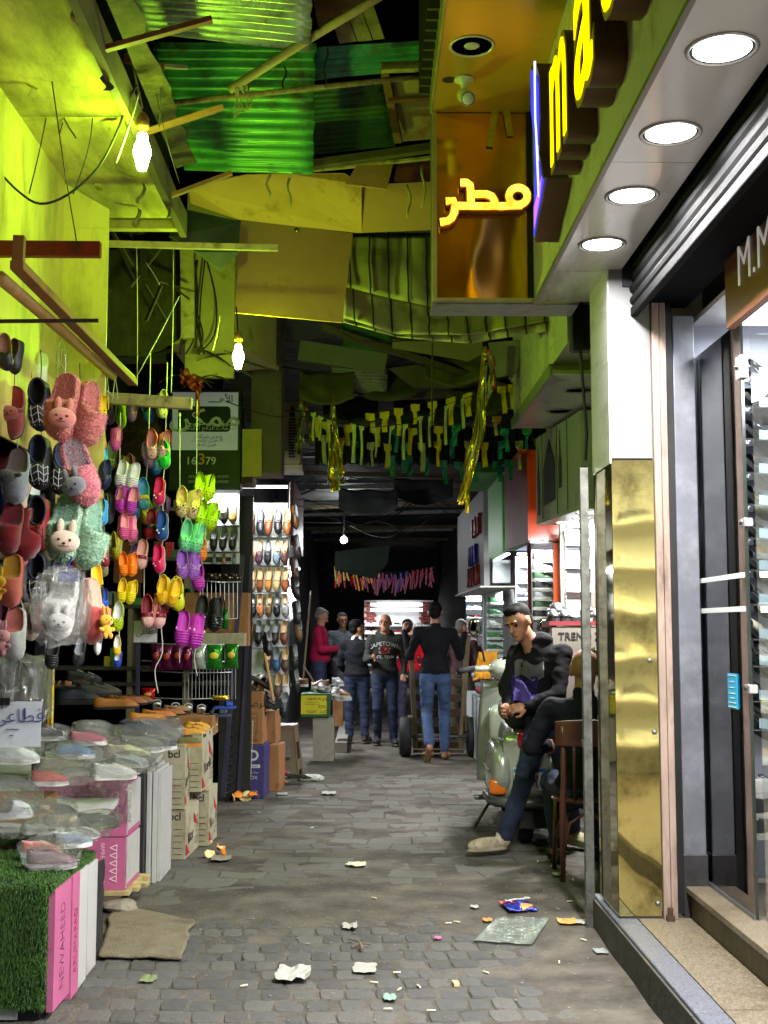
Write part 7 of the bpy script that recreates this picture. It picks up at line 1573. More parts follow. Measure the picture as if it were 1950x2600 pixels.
# ---- the seated man with his back to us
J = dict(pelvis=(0, 0, .50), chest=(0, .06, .86), neck=(0, .11, 1.08), head=(.02, .15, 1.235), face=(.15, 1, -.05), shL=(-.22, .07, 1.0), shR=(.22, .07, 1.0), elL=(-.33, .12, .76), wrL=(-.20, .34, .74), elR=(.30, .14, .74), wrR=(.18, .36, .72), hipL=(-.10, .02, .50), hipR=(.10, .02, .50), knL=(-.16, .42, .50), knR=(.16, .42, .50), anL=(-.13, .34, .09), anR=(.14, .46, .09), toL=(-.14, .52, .045), toR=(.15, .64, .045))
person('bald heavy man seated on the wooden chair with his back to us', (1.37, 7.66, 0), J, (C(20, 21, 30), JEAND, C(36, 32, 30), None, mat(C(120, 96, 70), .6)), vox=.0095, bald=True, s=1.14, shoes='sandal')
# ================================================================== bentwood chair
CW = mat(C(82, 47, 32), .4, var=.3, scale=8, stretch=(1, 1, .3), coat=.2, name='varnished beech')
ch = thing('wooden_chair', 'brown bentwood chair under the seated man', 'chair', (1.34, 7.62, 0), rz=-.05)
def tb(name, pts, r, **k): return ob(name, MB().tube(pts, r, 10, **k), CW, ch, smooth=True)
ob('seat', MB().lathe([(0, .45), (.19, .45), (.205, .457), (.205, .468), (.19, .474), (0, .468)], 28), CW, ch, smooth=True)
for x in (-.155, .155):
    tb('back_leg', [(x*1.05, -.23, 0), (x*1.0, -.19, .44), (x*.95, -.20, .60), (x*1.02, -.27, .92)], [.016, .019, .018, .014])
    tb('front_leg', [(x*1.1, .20, 0), (x*1.0, .16, .45)], [.014, .019])
    tb('leg_brace', [(x*1.04, -.21, .18), (x*.85, -.13, .30), (x*.7, -.02, .38), (x*.8, .08, .36), (x*1.05, .17, .2)], .011)
tb('front_brace', [(-.15, .18, .2), (-.10, .13, .34), (0, .12, .40), (.10, .13, .34), (.15, .18, .2)], .011); tb('rear_brace', [(-.155, -.21, .16), (-.11, -.16, .33), (0, -.14, .40), (.11, -.16, .33), (.155, -.21, .16)], .011)
ob('backrest', MB().slab(lambda u, v: ((u-.5)*.40, -.272-.05*math.sin(math.pi*u)+.02, lerp(.80, .945, v)+.012*math.sin(math.pi*u)*v), 16, 4, .014), CW, ch, smooth=True, bev=.004)
for x in (-.08, .08): tb('back_slat', [(x, -.20, .47), (x*1.1, -.245, .66), (x*1.15, -.285, .82)], .010)
# ================================================================== scooter
SIL = mat(C(176, 184, 170), .26, metal=.45, var=.08, scale=4, coat=.5, dirt=(C(120, 120, 104), .2, 6), name='silver paint'); SILD = mat(C(96, 100, 100), .35, metal=.4, var=.1); RUB = mat(C(20, 20, 21), .75, var=.2, scale=20, name='rubber'); CHR = mat(C(200, 200, 200), .12, metal=1., var=.05)
sct = thing('scooter', 'silver scooter parked with its rear to the camera', 'scooter', (1.115, 8.80, 0), rz=-.03)
S_ = 1.10
def sc_(name, mb, m, **k):
    mb.v = [(x*S_, y*S_, z*S_) for x, y, z in mb.v]; return ob(name, mb, m, sct, **k)
def tyre(y, r=.235, w=.052):
    prof = [(r*.62, -w*.75), (r*.8, -w), (r*.95, -w*.85), (r, -w*.45), (r*1.01, 0), (r, w*.45), (r*.95, w*.85), (r*.8, w), (r*.62, w*.75)]
    o = sc_('wheel', MB().lathe(prof, 28, axis=Matrix.Rotation(R(90), 3, 'Y'), o=(0, y, r)), RUB, smooth=True)
    mb = MB().lathe([(0, -.03), (.06, -.035), (r*.62, -.025), (r*.62, .025), (.06, .035), (0, .03)], 20, axis=Matrix.Rotation(R(90), 3, 'Y'), o=(0, y, r)); mb.v = [(a*S_, b*S_, c*S_) for a, b, c in mb.v]; ob('rim', mb, SILD, o, smooth=True)
tyre(0); tyre(1.26)
def sup(c, r, e=.75, n=16, cut=None):
    mb = MB()
    def fn(u, v):
        t, q = math.pi*v, 2*math.pi*u; x, y, z = math.sin(t)*math.cos(q), math.sin(t)*math.sin(q), math.cos(t)
        f = lambda a: math.copysign(abs(a)**e, a)
        p = [c[0]+r[0]*f(x), c[1]+r[1]*f(y), c[2]+r[2]*f(z)]
        return tuple(cut(p)) if cut else tuple(p)
    return mb.grid(fn, 2*n, n, wrapu=True)
sc_('body_shell', sup((0, .14, .58), (.145, .42, .22), .7), SIL, smooth=True)
for x, nm in ((-1, 'side_cowl'), (1, 'side_cowl')):
    sc_(nm, sup((.155*x, .04, .47), (.085, .34, .185), .72), SIL, smooth=True)
    sc_('cowl_trim', MB().tube([(.236*x, -.24+.05*i, .47+.13*math.sin(i*.5)*0) for i in range(11)], .008, 6), SILD, smooth=True)
sc_('rear_apron', MB().slab(lambda u, v: (lerp(-.15, .15, u), -.26-.03*math.sin(math.pi*u)+.03*(1-v), lerp(.30, .70, v)), 10, 6, .02), SIL, smooth=True)
sc_('rear_bumper', MB().tube([(-.23, .02, .30), (-.22, -.18, .29), (-.12, -.27, .28), (.12, -.27, .28), (.22, -.18, .29), (.23, .02, .30)], .035, 10), SILD, smooth=True)
sc_('mud_flap', MB().slab(lambda u, v: (lerp(-.12, .12, u), -.22-.03*v, lerp(.27, .12, v)), 4, 4, .012), RUB)
sc_('floorboard', MB().box(-.19, .40, .24, .19, .98, .30), SILD, bev=.02)
sc_('leg_shield', MB().slab(lambda u, v: (lerp(-.23, .23, u)*(1-.18*v*v), 1.00+.05*v-.06*math.sin(math.pi*u)+.05*(1-math.sin(math.pi*u)), lerp(.26, .98, v)), 16, 10, .02), SIL, smooth=True)
sc_('shield_rim', MB().tube([((-.23 if q < 0 else .23)*(1-.18*v*v), 1.05+.05*v, lerp(.26, .98, v)) for q in (-1,) for v in [i/10 for i in range(11)]]+[(.23*(1-.18*v*v), 1.05+.05*v, lerp(.26, .98, v)) for v in [1-i/10 for i in range(11)]], .010, 6), CHR, smooth=True)
sc_('glove_box', sup((0, .93, .66), (.17, .09, .16), .5), SIL, smooth=True)
sc_('front_fender', sup((0, 1.26, .40), (.09, .26, .13), .8), SIL, smooth=True)
sc_('steering_column', MB().tube([(0, 1.02, .90), (0, 1.0, 1.04)], .045, 12), SIL, smooth=True)
sc_('headset', sup((0, 1.0, 1.07), (.15, .12, .075), .8), SIL, smooth=True)
sc_('instrument_dial', MB().lathe([(0, .012), (.05, .012), (.058, 0), (.058, -.02)], 20, axis=Vector((0, -.6, .8)).to_track_quat('Z', 'Y').to_matrix(), o=(.0, .93, 1.115)), mat(C(30, 34, 30), .15), smooth=True)
sc_('dial_ring', MB().lathe([(.054, .014), (.062, .013), (.064, -.01)], 20, axis=Vector((0, -.6, .8)).to_track_quat('Z', 'Y').to_matrix(), o=(.0, .93, 1.115)), CHR, smooth=True)
for x in (-1, 1):
    sc_('handlebar', MB().tube([(.12*x, .99, 1.07), (.26*x, .93, 1.07)], .022, 10), SIL, smooth=True)
    sc_('handle_grip', MB().tube([(.26*x, .93, 1.07), (.38*x, .86, 1.055)], [.020, .022], 12), RUB, smooth=True)
    sc_('brake_lever', MB().tube([(.22*x, .98, 1.06), (.30*x, .97, 1.05), (.40*x, .91, 1.035)], .006, 6), CHR, smooth=True)
    sc_('mirror_stem', MB().tube([(.18*x, .97, 1.12), (.20*x, .97, 1.22), (.24*x, .95, 1.32)], .007, 8), RUB, smooth=True)
    m_ = sc_('mirror', sup((.25*x, .94, 1.37), (.052, .018, .068), .85, 10), RUB, smooth=True)
    mb = sup((.25*x, .928, 1.37), (.044, .008, .060), .85, 10); mb.v = [(a*S_, b*S_, c*S_) for a, b, c in mb.v]; ob('mirror_glass', mb, mat(C(210, 214, 200), .04, metal=1., var=0), m_, smooth=True)
SEATM = mat(C(20, 20, 22), .45, var=.15, scale=8, bump=.2, bscale=50, name='seat vinyl')
sc_('seat', sup((0, .18, .82), (.135, .40, .075), .6), SEATM, smooth=True)
sc_('seat_back_pad', sup((-.0, -.20, .84), (.14, .08, .115), .6), SEATM, smooth=True)
sc_('tail_light', sup((0, -.285, .67), (.065, .035, .055), .5), mat(C(140, 10, 20), .2, var=.05, coat=.5), smooth=True)
for x in (-1, 1):
    sc_('indicator', sup((.185*x, -.245, .375), (.055, .035, .048), .5), mat(C(214, 110, 16), .2, var=.08, coat=.5), smooth=True)
pl_ = sc_('number_plate', MB().box(-.09, -.31, .36, .11, -.302, .50), mat(C(206, 208, 204), .45, var=.05), bev=.003)
mb = MB().box(-.088, -.3125, .472, .108, -.3105, .497); mb.v = [(a*S_, b*S_, c*S_) for a, b, c in mb.v]; ob('blue_band', mb, mat(C(40, 110, 170), .5), pl_)
for s2, x, z, sz in (('٤٧٦', .01, .395, .075), ('ى', .05, .445, .05), ('س', -.03, .445, .05)): ob('plate_number', text(s2, sz, .0006, 'CENTER', .0008), mat(C(20, 22, 26), .5), pl_, mx=basis((x*S_, -.312*S_-.002, z*S_), (1, 0, 0), (0, 0, 1)))
sc_('exhaust', MB().tube([(.12, .25, .16), (.17, .0, .17), (.18, -.22, .19)], [.02, .045, .04], 12), SILD, smooth=True)
sc_('side_stand', MB().tube([(-.15, .45, .25), (-.30, .40, .02)], .012, 8), STEEL, smooth=True)
sc_('foot_peg', MB().box(-.30, .30, .22, -.18, .38, .245), SILD, bev=.006)
# ================================================================== handcart
WD = mat(C(74, 58, 40), .8, var=.4, scale=7, bump=.4, stretch=(1, .4, .4), name='cart wood'); WP = mat(C(122, 108, 84), .8, var=.3, scale=7, bump=.4, name='worn cart pole')
hc = thing('handcart', 'wooden two wheeled handcart with rubber tyres', 'cart', (P(1115, 1910, 14.55).x, 14.55, 0))
for x in (-.40, .40):
    prof = [(.13, -.05), (.20, -.07), (.225, -.05), (.23, 0), (.225, .05), (.20, .07), (.13, .05)]
    o = ob('wheel', MB().lathe(prof, 28, axis=Matrix.Rotation(R(90), 3, 'Y'), o=(x, 0, .23)), RUB, hc, smooth=True); ob('hub', MB().lathe([(0, -.06), (.05, -.055), (.13, -.03), (.13, .03), (.05, .055), (0, .06)], 16, axis=Matrix.Rotation(R(90), 3, 'Y'), o=(x, 0, .23)), SILD, o, smooth=True)
ob('axle', MB().tube([(-.38, 0, .23), (.38, 0, .23)], .018, 10), STEEL, hc, smooth=True)
for x in (-.27, .27): ob('shaft', MB().bar((x*1.0, .18, .08), (x*1.25, -.12, 1.42), .05, .06, up=(1, 0, 0)), WP, hc, bev=.004)
for i, z in enumerate((.12, .30, .50, .68, .86)): ob('slat', MB().bar((-.30, .14-.22*(z-.08)+.035, z), (.30, .14-.22*(z-.08)+.035, z), .025, .09, up=(0, -.2, 1)), WD, hc, bev=.003)
for x in (-.1, .12): ob('rail', MB().bar((x, .2, .1), (x, .05, .92), .04, .03, up=(1, 0, 0)), WD, hc)
for x in (-.33, .33): ob('side_block', MB().box(x-.03, -.05, .30, x+.03, .3, .46), WD, hc, bev=.004)
ob('foot_board', MB().box(-.30, .1, .03, .30, .3, .06), WD, hc)
# ================================================================== shops beyond the pillar
GLOSSW = mat(C(196, 198, 194), .2, var=.06, scale=2, dirt=(C(140, 136, 128), .3, 3), name='glossy soffit')
def shopt(lab, loc): return thing('market_shop', lab, 'shop', loc)
def bx(t, name, x0, y0, z0, x1, y1, z1, m, **k): return rp(t, name, MB().box(x0, y0, z0, x1, y1, z1), m, **k)
s2 = shopt('shop beyond the pillar with glossy soffit and unlit round lamps', (1.4, 8, 0))
bx(s2, 'fascia_box', 1.13, 6.75, 3.10, 1.9, 7.46, 4.1, FASC); bx(s2, 'fascia_box', 1.10, 7.47, 3.005, 1.9, 9.03, 3.9, FASC)
bx(s2, 'soffit_panel', 1.085, 7.10, 2.992, 1.9, 9.04, 3.0, GLOSSW); bx(s2, 'fascia_trim', 1.08, 7.1, 2.985, 1.099, 9.04, 3.06, mat(C(120, 126, 100), .4))
bx(s2, 'wall', 1.66, 6.4, 0, 1.72, 7.6, 3.0, mat(C(130, 134, 120), .7, var=.15))
for y in (7.55, 8.3): rp(s2, 'unlit_lamp', MB().lathe([(.075, 0), (.09, -.006), (.1, 0)], 24, o=(1.33, y, 2.99)), RIM, smooth=True)
ac = thing('air_conditioner', 'greenish air conditioner box high on the shop beyond the pillar', 'air conditioner', P(1358, 970, 8.7))
ob('case', MB().box(-.07, -.05, -.13, .07, .2, .12), mat(C(186, 190, 160), .5, var=.1), ac, bev=.012)
for i in range(6): ob('rib', MB().box(-.06+.022*i, -.056, -.12, -.05+.022*i, -.0505, .11), mat(C(140, 146, 116), .5), ac)
# grey box with a pointed arch and a lit soffit
s3 = shopt('grey panelled shop front with black pointed arches above lit shelves', (1.5, 8.8, 0))
GP = mat(C(150, 152, 150), .5, var=.1, scale=3, dirt=(C(96, 96, 92), .3, 4)); f0, f1 = V(1.315, 9.4, 0), V(1.445, 8.13, 0)
def fp(t, z, off=0.): p = f0.lerp(f1, t); n = V(-1.27, -.13, 0).normalized(); return p+n*off+V(0, 0, z)
rp(s3, 'fascia_box', MB().hexa([fp(0, 2.31), fp(1, 2.31), V(2.1, 8.13, 2.31), V(2.1, 9.4, 2.31), fp(0, 2.97), fp(1, 2.97), V(2.1, 8.13, 2.97), V(2.1, 9.4, 2.97)]), GP)
for (t0, t1, z0, z1) in ((.05, .10, 2.36, 2.78), (.20, .46, 2.42, 2.80), (.55, .60, 2.5, 2.82)):
    tm = (t0+t1)/2; pts = [fp(t0, z0, .004), fp(t1, z0+.05*(t1-t0), .004), fp(t1, z1-.12, .004), fp(t1-.03, z1-.05, .004), fp(tm, z1+.1, .004), fp(t0+.03, z1-.05, .004), fp(t0, z1-.12, .004)]
    rp(s3, 'pointed_arch', MB().prism(pts, (-.004, 0, 0)), mat(C(26, 28, 30), .6, var=.3))
for t_ in (.16, .5, .72): rp(s3, 'panel_joint', MB().bar(fp(t_, 2.32, .002), fp(t_, 2.96, .002), .006, .003), BLACK)
rp(s3, 'soffit', MB().hexa([fp(0, 2.296), fp(1, 2.296), V(2.1, 8.13, 2.296), V(2.1, 9.4, 2.296), fp(0, 2.308), fp(1, 2.308), V(2.1, 8.13, 2.308), V(2.1, 9.4, 2.308)]), GLOSSW)
for i, (x, y) in enumerate(((1.50, 9.2), (1.56, 8.8), (1.62, 8.45), (1.52, 8.4))):
    t = thing('downlight', 'lit round lamp under the grey arched fascia, '+('first', 'second', 'third', 'fourth')[i]+' of four', 'downlight', (x, y, 2.293), group='lamps under the grey fascia')
    ob('rim', rim_m, RIM, t, mx=Matrix.Scale(.7, 4)); ob('lens', lens_m, emis((1, .98, .95), 10.), t, mx=Matrix.Scale(.7, 4)); light('downlight_beam', 'AREA', (0, 0, -.012), 34, (1, .98, .95), .1, t)
# shelf units facing the camera, each with trainers
def shelf_unit(lab, px0, px1, py0, py1, d, rows, shoes, lampw, cols, dark=False, tag_=''):
    a, b = P(px0, py1, d), P(px1, py0, d); t = thing('shoe_shelf', lab, 'shelf', ((a.x+b.x)/2, d, a.z)); o_ = t.location; W_ = (b.x-a.x)/2; H_ = b.z-a.z
    SW = mat(C(222, 228, 236), .35, var=.04, name='slat wall')
    n = 9
    for i in range(n): ob('slat', MB().box(-W_, 0, H_*i/n, W_, .02, H_*(i+1)/n-.008), SW, t)
    ob('backing', MB().box(-W_, .021, 0, W_, .04, H_), mat(C(120, 124, 130), .6), t)
    k_ = 0
    for r_ in range(rows):
        z = H_*.04+H_*.78*(rows-1-r_)/max(1, rows-1)
        ob('glass_ledge', MB().box(-W_, -.10, z-.006, W_, -.002, z), mat(C(206, 216, 220), .2, var=0), t)
        for j in range(shoes):
            c = cols[(k_*5+r_*3+j) % len(cols)]; L_ = min(.25, 2*W_/shoes*1.1); k_ += 1
            x = -W_+2*W_*(j+.5)/shoes
            shoe('trainer', 'sneaker', cn(c)+f' trainer on {tag_}, {ordn[r_]} shelf'+(f', {ORD[j]} along' if shoes > 1 else ''), 'shoe', Matrix.Translation((o_.x+x, d-.06, o_.z+z+.11*L_)) @ Matrix.Rotation(-1.35, 4, 'Z') @ Matrix.Translation((0, -L_/2, 0)), L_, (c, GREY, WHT), (('lace', WHT), ('side_stripe', BLK if min(c) > .2 else WHT)), group='trainers on the slat walls', rough=.5)
    if lampw:
        ob('lamp_bar', MB().box(-W_, -.16, H_+.005, W_, -.12, H_+.025), emis((.95, .98, 1), 9.), t); light('lamp_light', 'AREA', (0, -.14, H_), lampw, (.95, .98, 1), 2*W_, t, shape='RECTANGLE', sy=.05, rot=(R(25), 0, 0))
    return t
W1 = [C(210, 212, 214), C(150, 156, 160), C(60, 64, 70), C(206, 170, 170), C(190, 196, 190), C(40, 50, 110)]
shelf_unit('white slat wall of trainers right behind the steel post', 1438, 1500, 1345, 1570, 9.55, 4, 1, 34, [C(210, 212, 214), C(120, 120, 126), C(206, 206, 206), C(206, 190, 186)], tag_='the slat wall behind the post')
shelf_unit('white slat wall of trainers between the maroon and orange posts', 1352, 1404, 1395, 1580, 10.9, 7, 1, 34, [C(40, 40, 44), C(206, 200, 150), C(150, 156, 160), C(206, 150, 150), C(60, 90, 60), C(196, 196, 200)], tag_='the wall by the orange post')
shelf_unit('blue lit slat wall of slides left of the maroon post', 1311, 1345, 1412, 1570, 12.2, 4, 1, 34, [C(30, 50, 110), C(40, 44, 60), C(60, 80, 130)], tag_='the blue slat wall')
shelf_unit('leaning rack of green white trainers farther along', 1237, 1276, 1500, 1690, 14.6, 6, 1, 50, [C(60, 130, 70), C(206, 210, 206), C(40, 100, 60)], tag_='the leaning rack')
shelf_unit('far wall of sandals by the white column', 1184, 1222, 1500, 1640, 17.5, 6, 2, 60, [C(150, 20, 40), C(40, 60, 120), C(30, 30, 34), C(196, 196, 200)], tag_='the far sandal wall')
bar('orange_post', P(1413, 1372, 10.05), P(1416, 1580, 10.05), .06, .04, mat(C(230, 84, 10), .5, var=.1), 'bright orange post beside the slat wall', 'post'); bar('maroon_post', P(1343, 1395, 11.3), P(1347, 1600, 11.3), .04, .03, mat(C(110, 30, 24), .5), 'thin maroon post before the slat walls', 'post'); bar('grey_post', P(1428, 1330, 9.7), P(1432, 1560, 9.7), .05, .05, mat(C(150, 150, 138), .6, var=.2), 'pale grey post behind the orange one', 'post'); bar('white_column', P(1234, 1490, 15.2), P(1232, 1760, 15.2), .07, .07, mat(C(190, 200, 214), .5), 'white column at the far shops', 'column')
# orange and maroon sign box
s4 = thing('sign_box', 'maroon sign box with a bright orange end over the slat walls', 'sign', (1.5, 10.5, 2.2))
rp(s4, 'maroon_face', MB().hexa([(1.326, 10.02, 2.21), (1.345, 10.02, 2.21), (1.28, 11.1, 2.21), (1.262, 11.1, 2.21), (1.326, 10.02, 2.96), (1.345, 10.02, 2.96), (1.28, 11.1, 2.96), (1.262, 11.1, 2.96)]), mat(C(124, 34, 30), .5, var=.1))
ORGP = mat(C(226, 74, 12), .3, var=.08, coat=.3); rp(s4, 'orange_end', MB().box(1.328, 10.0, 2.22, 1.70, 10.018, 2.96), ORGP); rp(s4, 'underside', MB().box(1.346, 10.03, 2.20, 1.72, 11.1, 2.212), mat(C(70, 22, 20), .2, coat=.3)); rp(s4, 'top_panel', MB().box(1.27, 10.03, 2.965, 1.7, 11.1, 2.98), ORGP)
s5 = thing('sign_box', 'plain green sign box next to the maroon one', 'sign', (1.4, 11.8, 2.2)); rp(s5, 'green_face', MB().box(1.25, 11.2, 2.20, 1.28, 12.5, 2.92), mat(C(84, 168, 74), .45, var=.08)); rp(s5, 'green_end', MB().box(1.281, 11.2, 2.21, 1.6, 11.22, 2.92), mat(C(60, 120, 56), .4)); rp(s5, 'green_canopy', MB().hexa([(1.0, 11.4, 2.96), (1.7, 11.4, 2.96), (1.7, 13, 2.96), (1.0, 13, 2.96), (1.0, 11.4, 3.02), (1.7, 11.4, 3.02), (1.7, 13, 3.02), (1.0, 13, 3.02)]), mat(C(70, 140, 62), .4))
rp(s5, 'lamp_strip', MB().box(1.29, 11.3, 2.18, 1.33, 12.4, 2.195), emis((1, 1, 1), 5)); light('strip_light', 'AREA', (1.31-1.4, .05, -.03), 60, (1, 1, 1), .05, s5, shape='RECTANGLE', sy=1.)
s6 = thing('sign_box', 'long white sign box with red and blue letters, far side', 'sign', (1.3, 14.5, 2.0))
rp(s6, 'white_face', MB().box(1.24, 12.9, 1.95, 1.30, 16.6, 3.0), mat(C(112, 112, 112), .6, var=.15)); rp(s6, 'underside', MB().box(1.2, 12.9, 1.93, 1.6, 16.6, 1.945), mat(C(190, 186, 176), .4))
for i, (y, z, s_, c) in enumerate(((13.6, 2.62, 'BAT', (110, 16, 20)), (14.0, 2.32, 'NIL', (26, 30, 130)), (14.2, 2.08, 'ADLA', (110, 20, 20)))):
    for j, chx in enumerate(s_): ob('letter', text(chx, .30, .03, 'CENTER', .006), mat(C(*c), .5), s6, mx=basis((1.225-1.3, y-14.5-.36*j+.3, z-2.0), (0, -1, 0), (0, 0, 1)))
t = thing('grey_panel_box', 'blank pale metal box hanging under the green sign', 'box', P(1272, 1450, 13.0)); ob('case', MB().box(-.10, -.05, -.13, .10, .1, .12), mat(C(170, 178, 184), .4, metal=.3, var=.12), t, bev=.01)
# right side far walls so no sky shows
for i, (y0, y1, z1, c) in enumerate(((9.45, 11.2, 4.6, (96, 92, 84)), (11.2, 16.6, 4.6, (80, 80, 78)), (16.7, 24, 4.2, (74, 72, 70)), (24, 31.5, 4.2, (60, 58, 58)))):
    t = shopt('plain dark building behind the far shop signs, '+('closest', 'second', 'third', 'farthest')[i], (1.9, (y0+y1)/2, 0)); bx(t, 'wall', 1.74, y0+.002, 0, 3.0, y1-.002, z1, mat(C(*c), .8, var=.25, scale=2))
# table of dark boots, carton
tb2 = thing('shoe_table', 'table of dark boots and shoes beside the seated man', 'table', (1.62, 9.0, 0)); rp(tb2, 'table_top', MB().box(1.32, 8.85, 1.52, 2.0, 9.25, 1.55), mat(C(120, 40, 46), .5)); rp(tb2, 'front_board', MB().box(1.34, 8.86, .9, 2.0, 8.88, 1.51), mat(C(120, 112, 104), .6, var=.15))
for x in (1.36, 1.95): rp(tb2, 'leg', MB().box(x-.02, 8.9, 0, x+.02, 8.94, 1.52), STEEL)
ob('print', text('TREND XX', .075, .001, 'CENTER', .001), mat(C(40, 40, 42), .6), tb2, mx=basis((1.57-1.62, 8.855-9.0, 1.44), (1, 0, 0), (0, 0, 1)))
for i, (x, h, c) in enumerate(((1.37, .16, BLK), (1.45, .16, BLK), (1.52, .12, C(170, 170, 172)), (1.61, .14, BLK), (1.69, .15, BLK), (1.78, .14, C(30, 30, 36)))):
    shoe('boot', 'sneaker', ('black', 'second black', 'grey', 'white toed black', 'plain black', 'last dark')[i]+' boot on the table behind the leaning man', 'shoe', Matrix.Translation((x, 8.98, 1.575)) @ Matrix.Rotation(math.pi, 4, 'Z') @ Matrix.Translation((0, -.12, 0)), .24, (c, GREY, C(40, 40, 44) if i != 3 else WHT), (('side_stripe', WHT), ('toe_cap', c)), group='boots on the table')
shoe('boot', 'bootie', 'tall black boot standing behind the boots on the table', 'shoe', Matrix.Translation((1.42, 9.14, 1.62)) @ Matrix.Rotation(math.pi, 4, 'Z') @ Matrix.Translation((0, -.12, 0)), .26, (BLK, BLK, BLK), ())
for i in range(6): shoe('sandal', 'slide', 'dark strapped sandal hung under the boot table, '+ordn[i].replace('top', 'first')+' in the row', 'sandal', Matrix.Translation((1.5+.06*i, 8.84-.0*i, 1.30-.02*i)) @ Matrix.Rotation(-1.2, 4, 'Z') @ Matrix.Rotation(.3, 4, 'X'), .2, (C(60, 50, 34), BLK, BLK), (('top_band', C(80, 70, 44)),), group='sandals under the boot table')
# goods table and yellow cloth farther along
t = thing('goods_table', 'table heaped with shiny wrapped goods beyond the scooter', 'table', (1.62, 14.2, 0)); bx(t, 'table_body', 1.25, 13.9, 0, 1.68, 15.4, .72, mat(C(176, 180, 182), .6, var=.1)); 
for i in range(6): bx(t, 'front_slat', 1.255+.07*i, 13.885, .02, 1.315+.07*i, 13.898, .70, mat(C(150, 156, 160), .6, var=.15))
for i in range(26):
    o = thing('wrapped_shoe', 'white wrapped shoe heaped on the goods table beyond the scooter', 'shoe', (1.27+.06*(i % 6)+rnd.uniform(-.01, .01), 13.93+.12*(i//6), .80+.05*(i//6)), group='wrapped shoes on the goods table'); mb = MB(); ell(mb, (0, 0, 0), (.045, .11, .04), 8); mb.v = [(x*(1+.3*nz(x, y, z, 20)), y, z*(1+.4*nz(x, y, z, 25))) for x, y, z in mb.v]; ob('bundle', mb, mat(C(170, 186, 196) if i % 4 else C(150, 60, 70), .3, var=.4, scale=30), o, smooth=True)
t = thing('yellow_cloth', 'crumpled yellow cloth hanging beyond the scooter handlebar', 'cloth', P(1243, 1690, 13.8)); ob('fold', MB().slab(lambda u, v: ((u-.5)*.22+.05*nz(v*4, u, 2)-.08*v, .06*nz(u*5, v*3, 1), .16-.32*v+.04*nz(u*6, v*2, 7)), 12, 12, .01), mat(C(226, 160, 40), .8, var=.2), t, smooth=True)
# ================================================================== shops on the far side of the alley
for i, (y0, y1, x1, c) in enumerate(((12.6, 14.4, -1.28, (50, 50, 52)), (14.4, 17.5, -1.30, (34, 36, 40)), (17.6, 24, -1.15, (40, 42, 50)), (24, 31.5, -1.1, (36, 38, 44)))):
    t = shopt('dark building on the stall side, '+('next to the tall shoe board', 'before the bright far shop', 'behind the man in crimson', 'farthest')[i], (-2, (y0+y1)/2, 0)); bx(t, 'wall', -3.2, y0+.002, 0, x1, y1-.002, 4.3, mat(C(*c), .85, var=.3, scale=2))
ac = thing('air_conditioner', 'cream air conditioner box with a dark arched vent over the shoe board', 'air conditioner', P(740, 1100, 12.6)); CRM = mat(C(170, 162, 110), .5, var=.15, dirt=(C(90, 80, 50), .4, 8))
ob('case', MB().box(-.08, -.10, -.34, .10, .3, .34), CRM, ac, bev=.015); ob('foot_tray', MB().box(-.09, -.12, -.40, .12, .3, -.345), CRM, ac)
ob('arched_vent', MB().prism([(-.02, -.104, -.27), (.05, -.104, -.27), (.055, -.104, .1), (.035, -.104, .24), (.015, -.104, .28), (-.005, -.104, .24), (-.025, -.104, .1)], (0, .003, 0)), BLACK, ac)
for i in range(14): ob('vent_slat', MB().box(-.02, -.109, -.25+.03*i, .05, -.1045, -.243+.03*i), CRM, ac)
# pale post, hanging white bundles and lamp of the bright left shop
s7 = thing('market_shop', 'bright shop hung with white bundles behind the crimson sweater', 'shop', (-1.2, 17.5, 0)); rp(s7, 'pale_post', MB().bar(P(712, 1360, 14.2), P(700, 1560, 14.2), .05, .05), mat(C(170, 190, 206), .5)); rp(s7, 'red_sign', MB().box(-.98, 15.6, 2.55, -.94, 18, 3.4), mat(C(90, 18, 30), .5)); rp(s7, 'lamp_bar', MB().box(-1.05, 14.3, 2.28, -.9, 16.5, 2.31), emis((.95, .98, 1), 4)); light('lamp_light', 'AREA', (.2, -2.1, 2.25), 150, (.95, .98, 1), .2, s7, shape='RECTANGLE', sy=2.0)
for i in range(5):
    rp(s7, 'ribbed_edge', MB().bar((-.93, 15.7+.4*i, 3.4), (-.70, 15.9+.4*i, 3.52), .02, .03), GREYM)
for i, (x, y) in enumerate(((722, 1455), (738, 1462), (726, 1510), (742, 1535), (730, 1560))):
    t = thing('hanging_bundle', 'white wrapped bundle hanging in the bright far shop, '+ordn[i].replace('top', 'first')+' down', 'bundle', P(x, y, 16.2), group='white bundles in the far shop'); mb = MB(); ell(mb, (0, 0, 0), (.09, .08, .14), 9); mb.v = [(a*(1+.4*nz(a, b, c, 9)), b, c*(1+.3*nz(b, c, a, 9))) for a, b, c in mb.v]; ob('wrap', mb, mat(C(196, 200, 206), .4, var=.35, scale=14), t, smooth=True)
gbx = pbox('carton', P(764, 1810, 14.0).x, 14.0, .50, P(838, 1810, 14.0).x, 14.35, .76, mat(C(40, 90, 40), .6, var=.1), 'green carton with a yellow panel turned upside down', 'carton'); ob('yellow_panel', MB().box(-.165, -.178, .03, .125, -.1755, .24), mat(C(206, 196, 20), .55), gbx)
for s_, z, x in (('QTY: 15PCS', .06, .02), ('SIZE:', .115, .07), ('ART to order', .20, .03)): ob('print', text(s_, .045, .0006), mat(C(50, 60, 30), .6), gbx, mx=basis((x, -.180, z), (-1, 0, 0), (0, 0, -1)))
g = MB()
for i in range(2): g.box(-.12, -.1805, .135+.03*i, .04, -.1795, .138+.03*i)
for i in range(6): g.box(-.12+.032*i, -.1805, .135, -.118+.032*i, -.1795, .165)
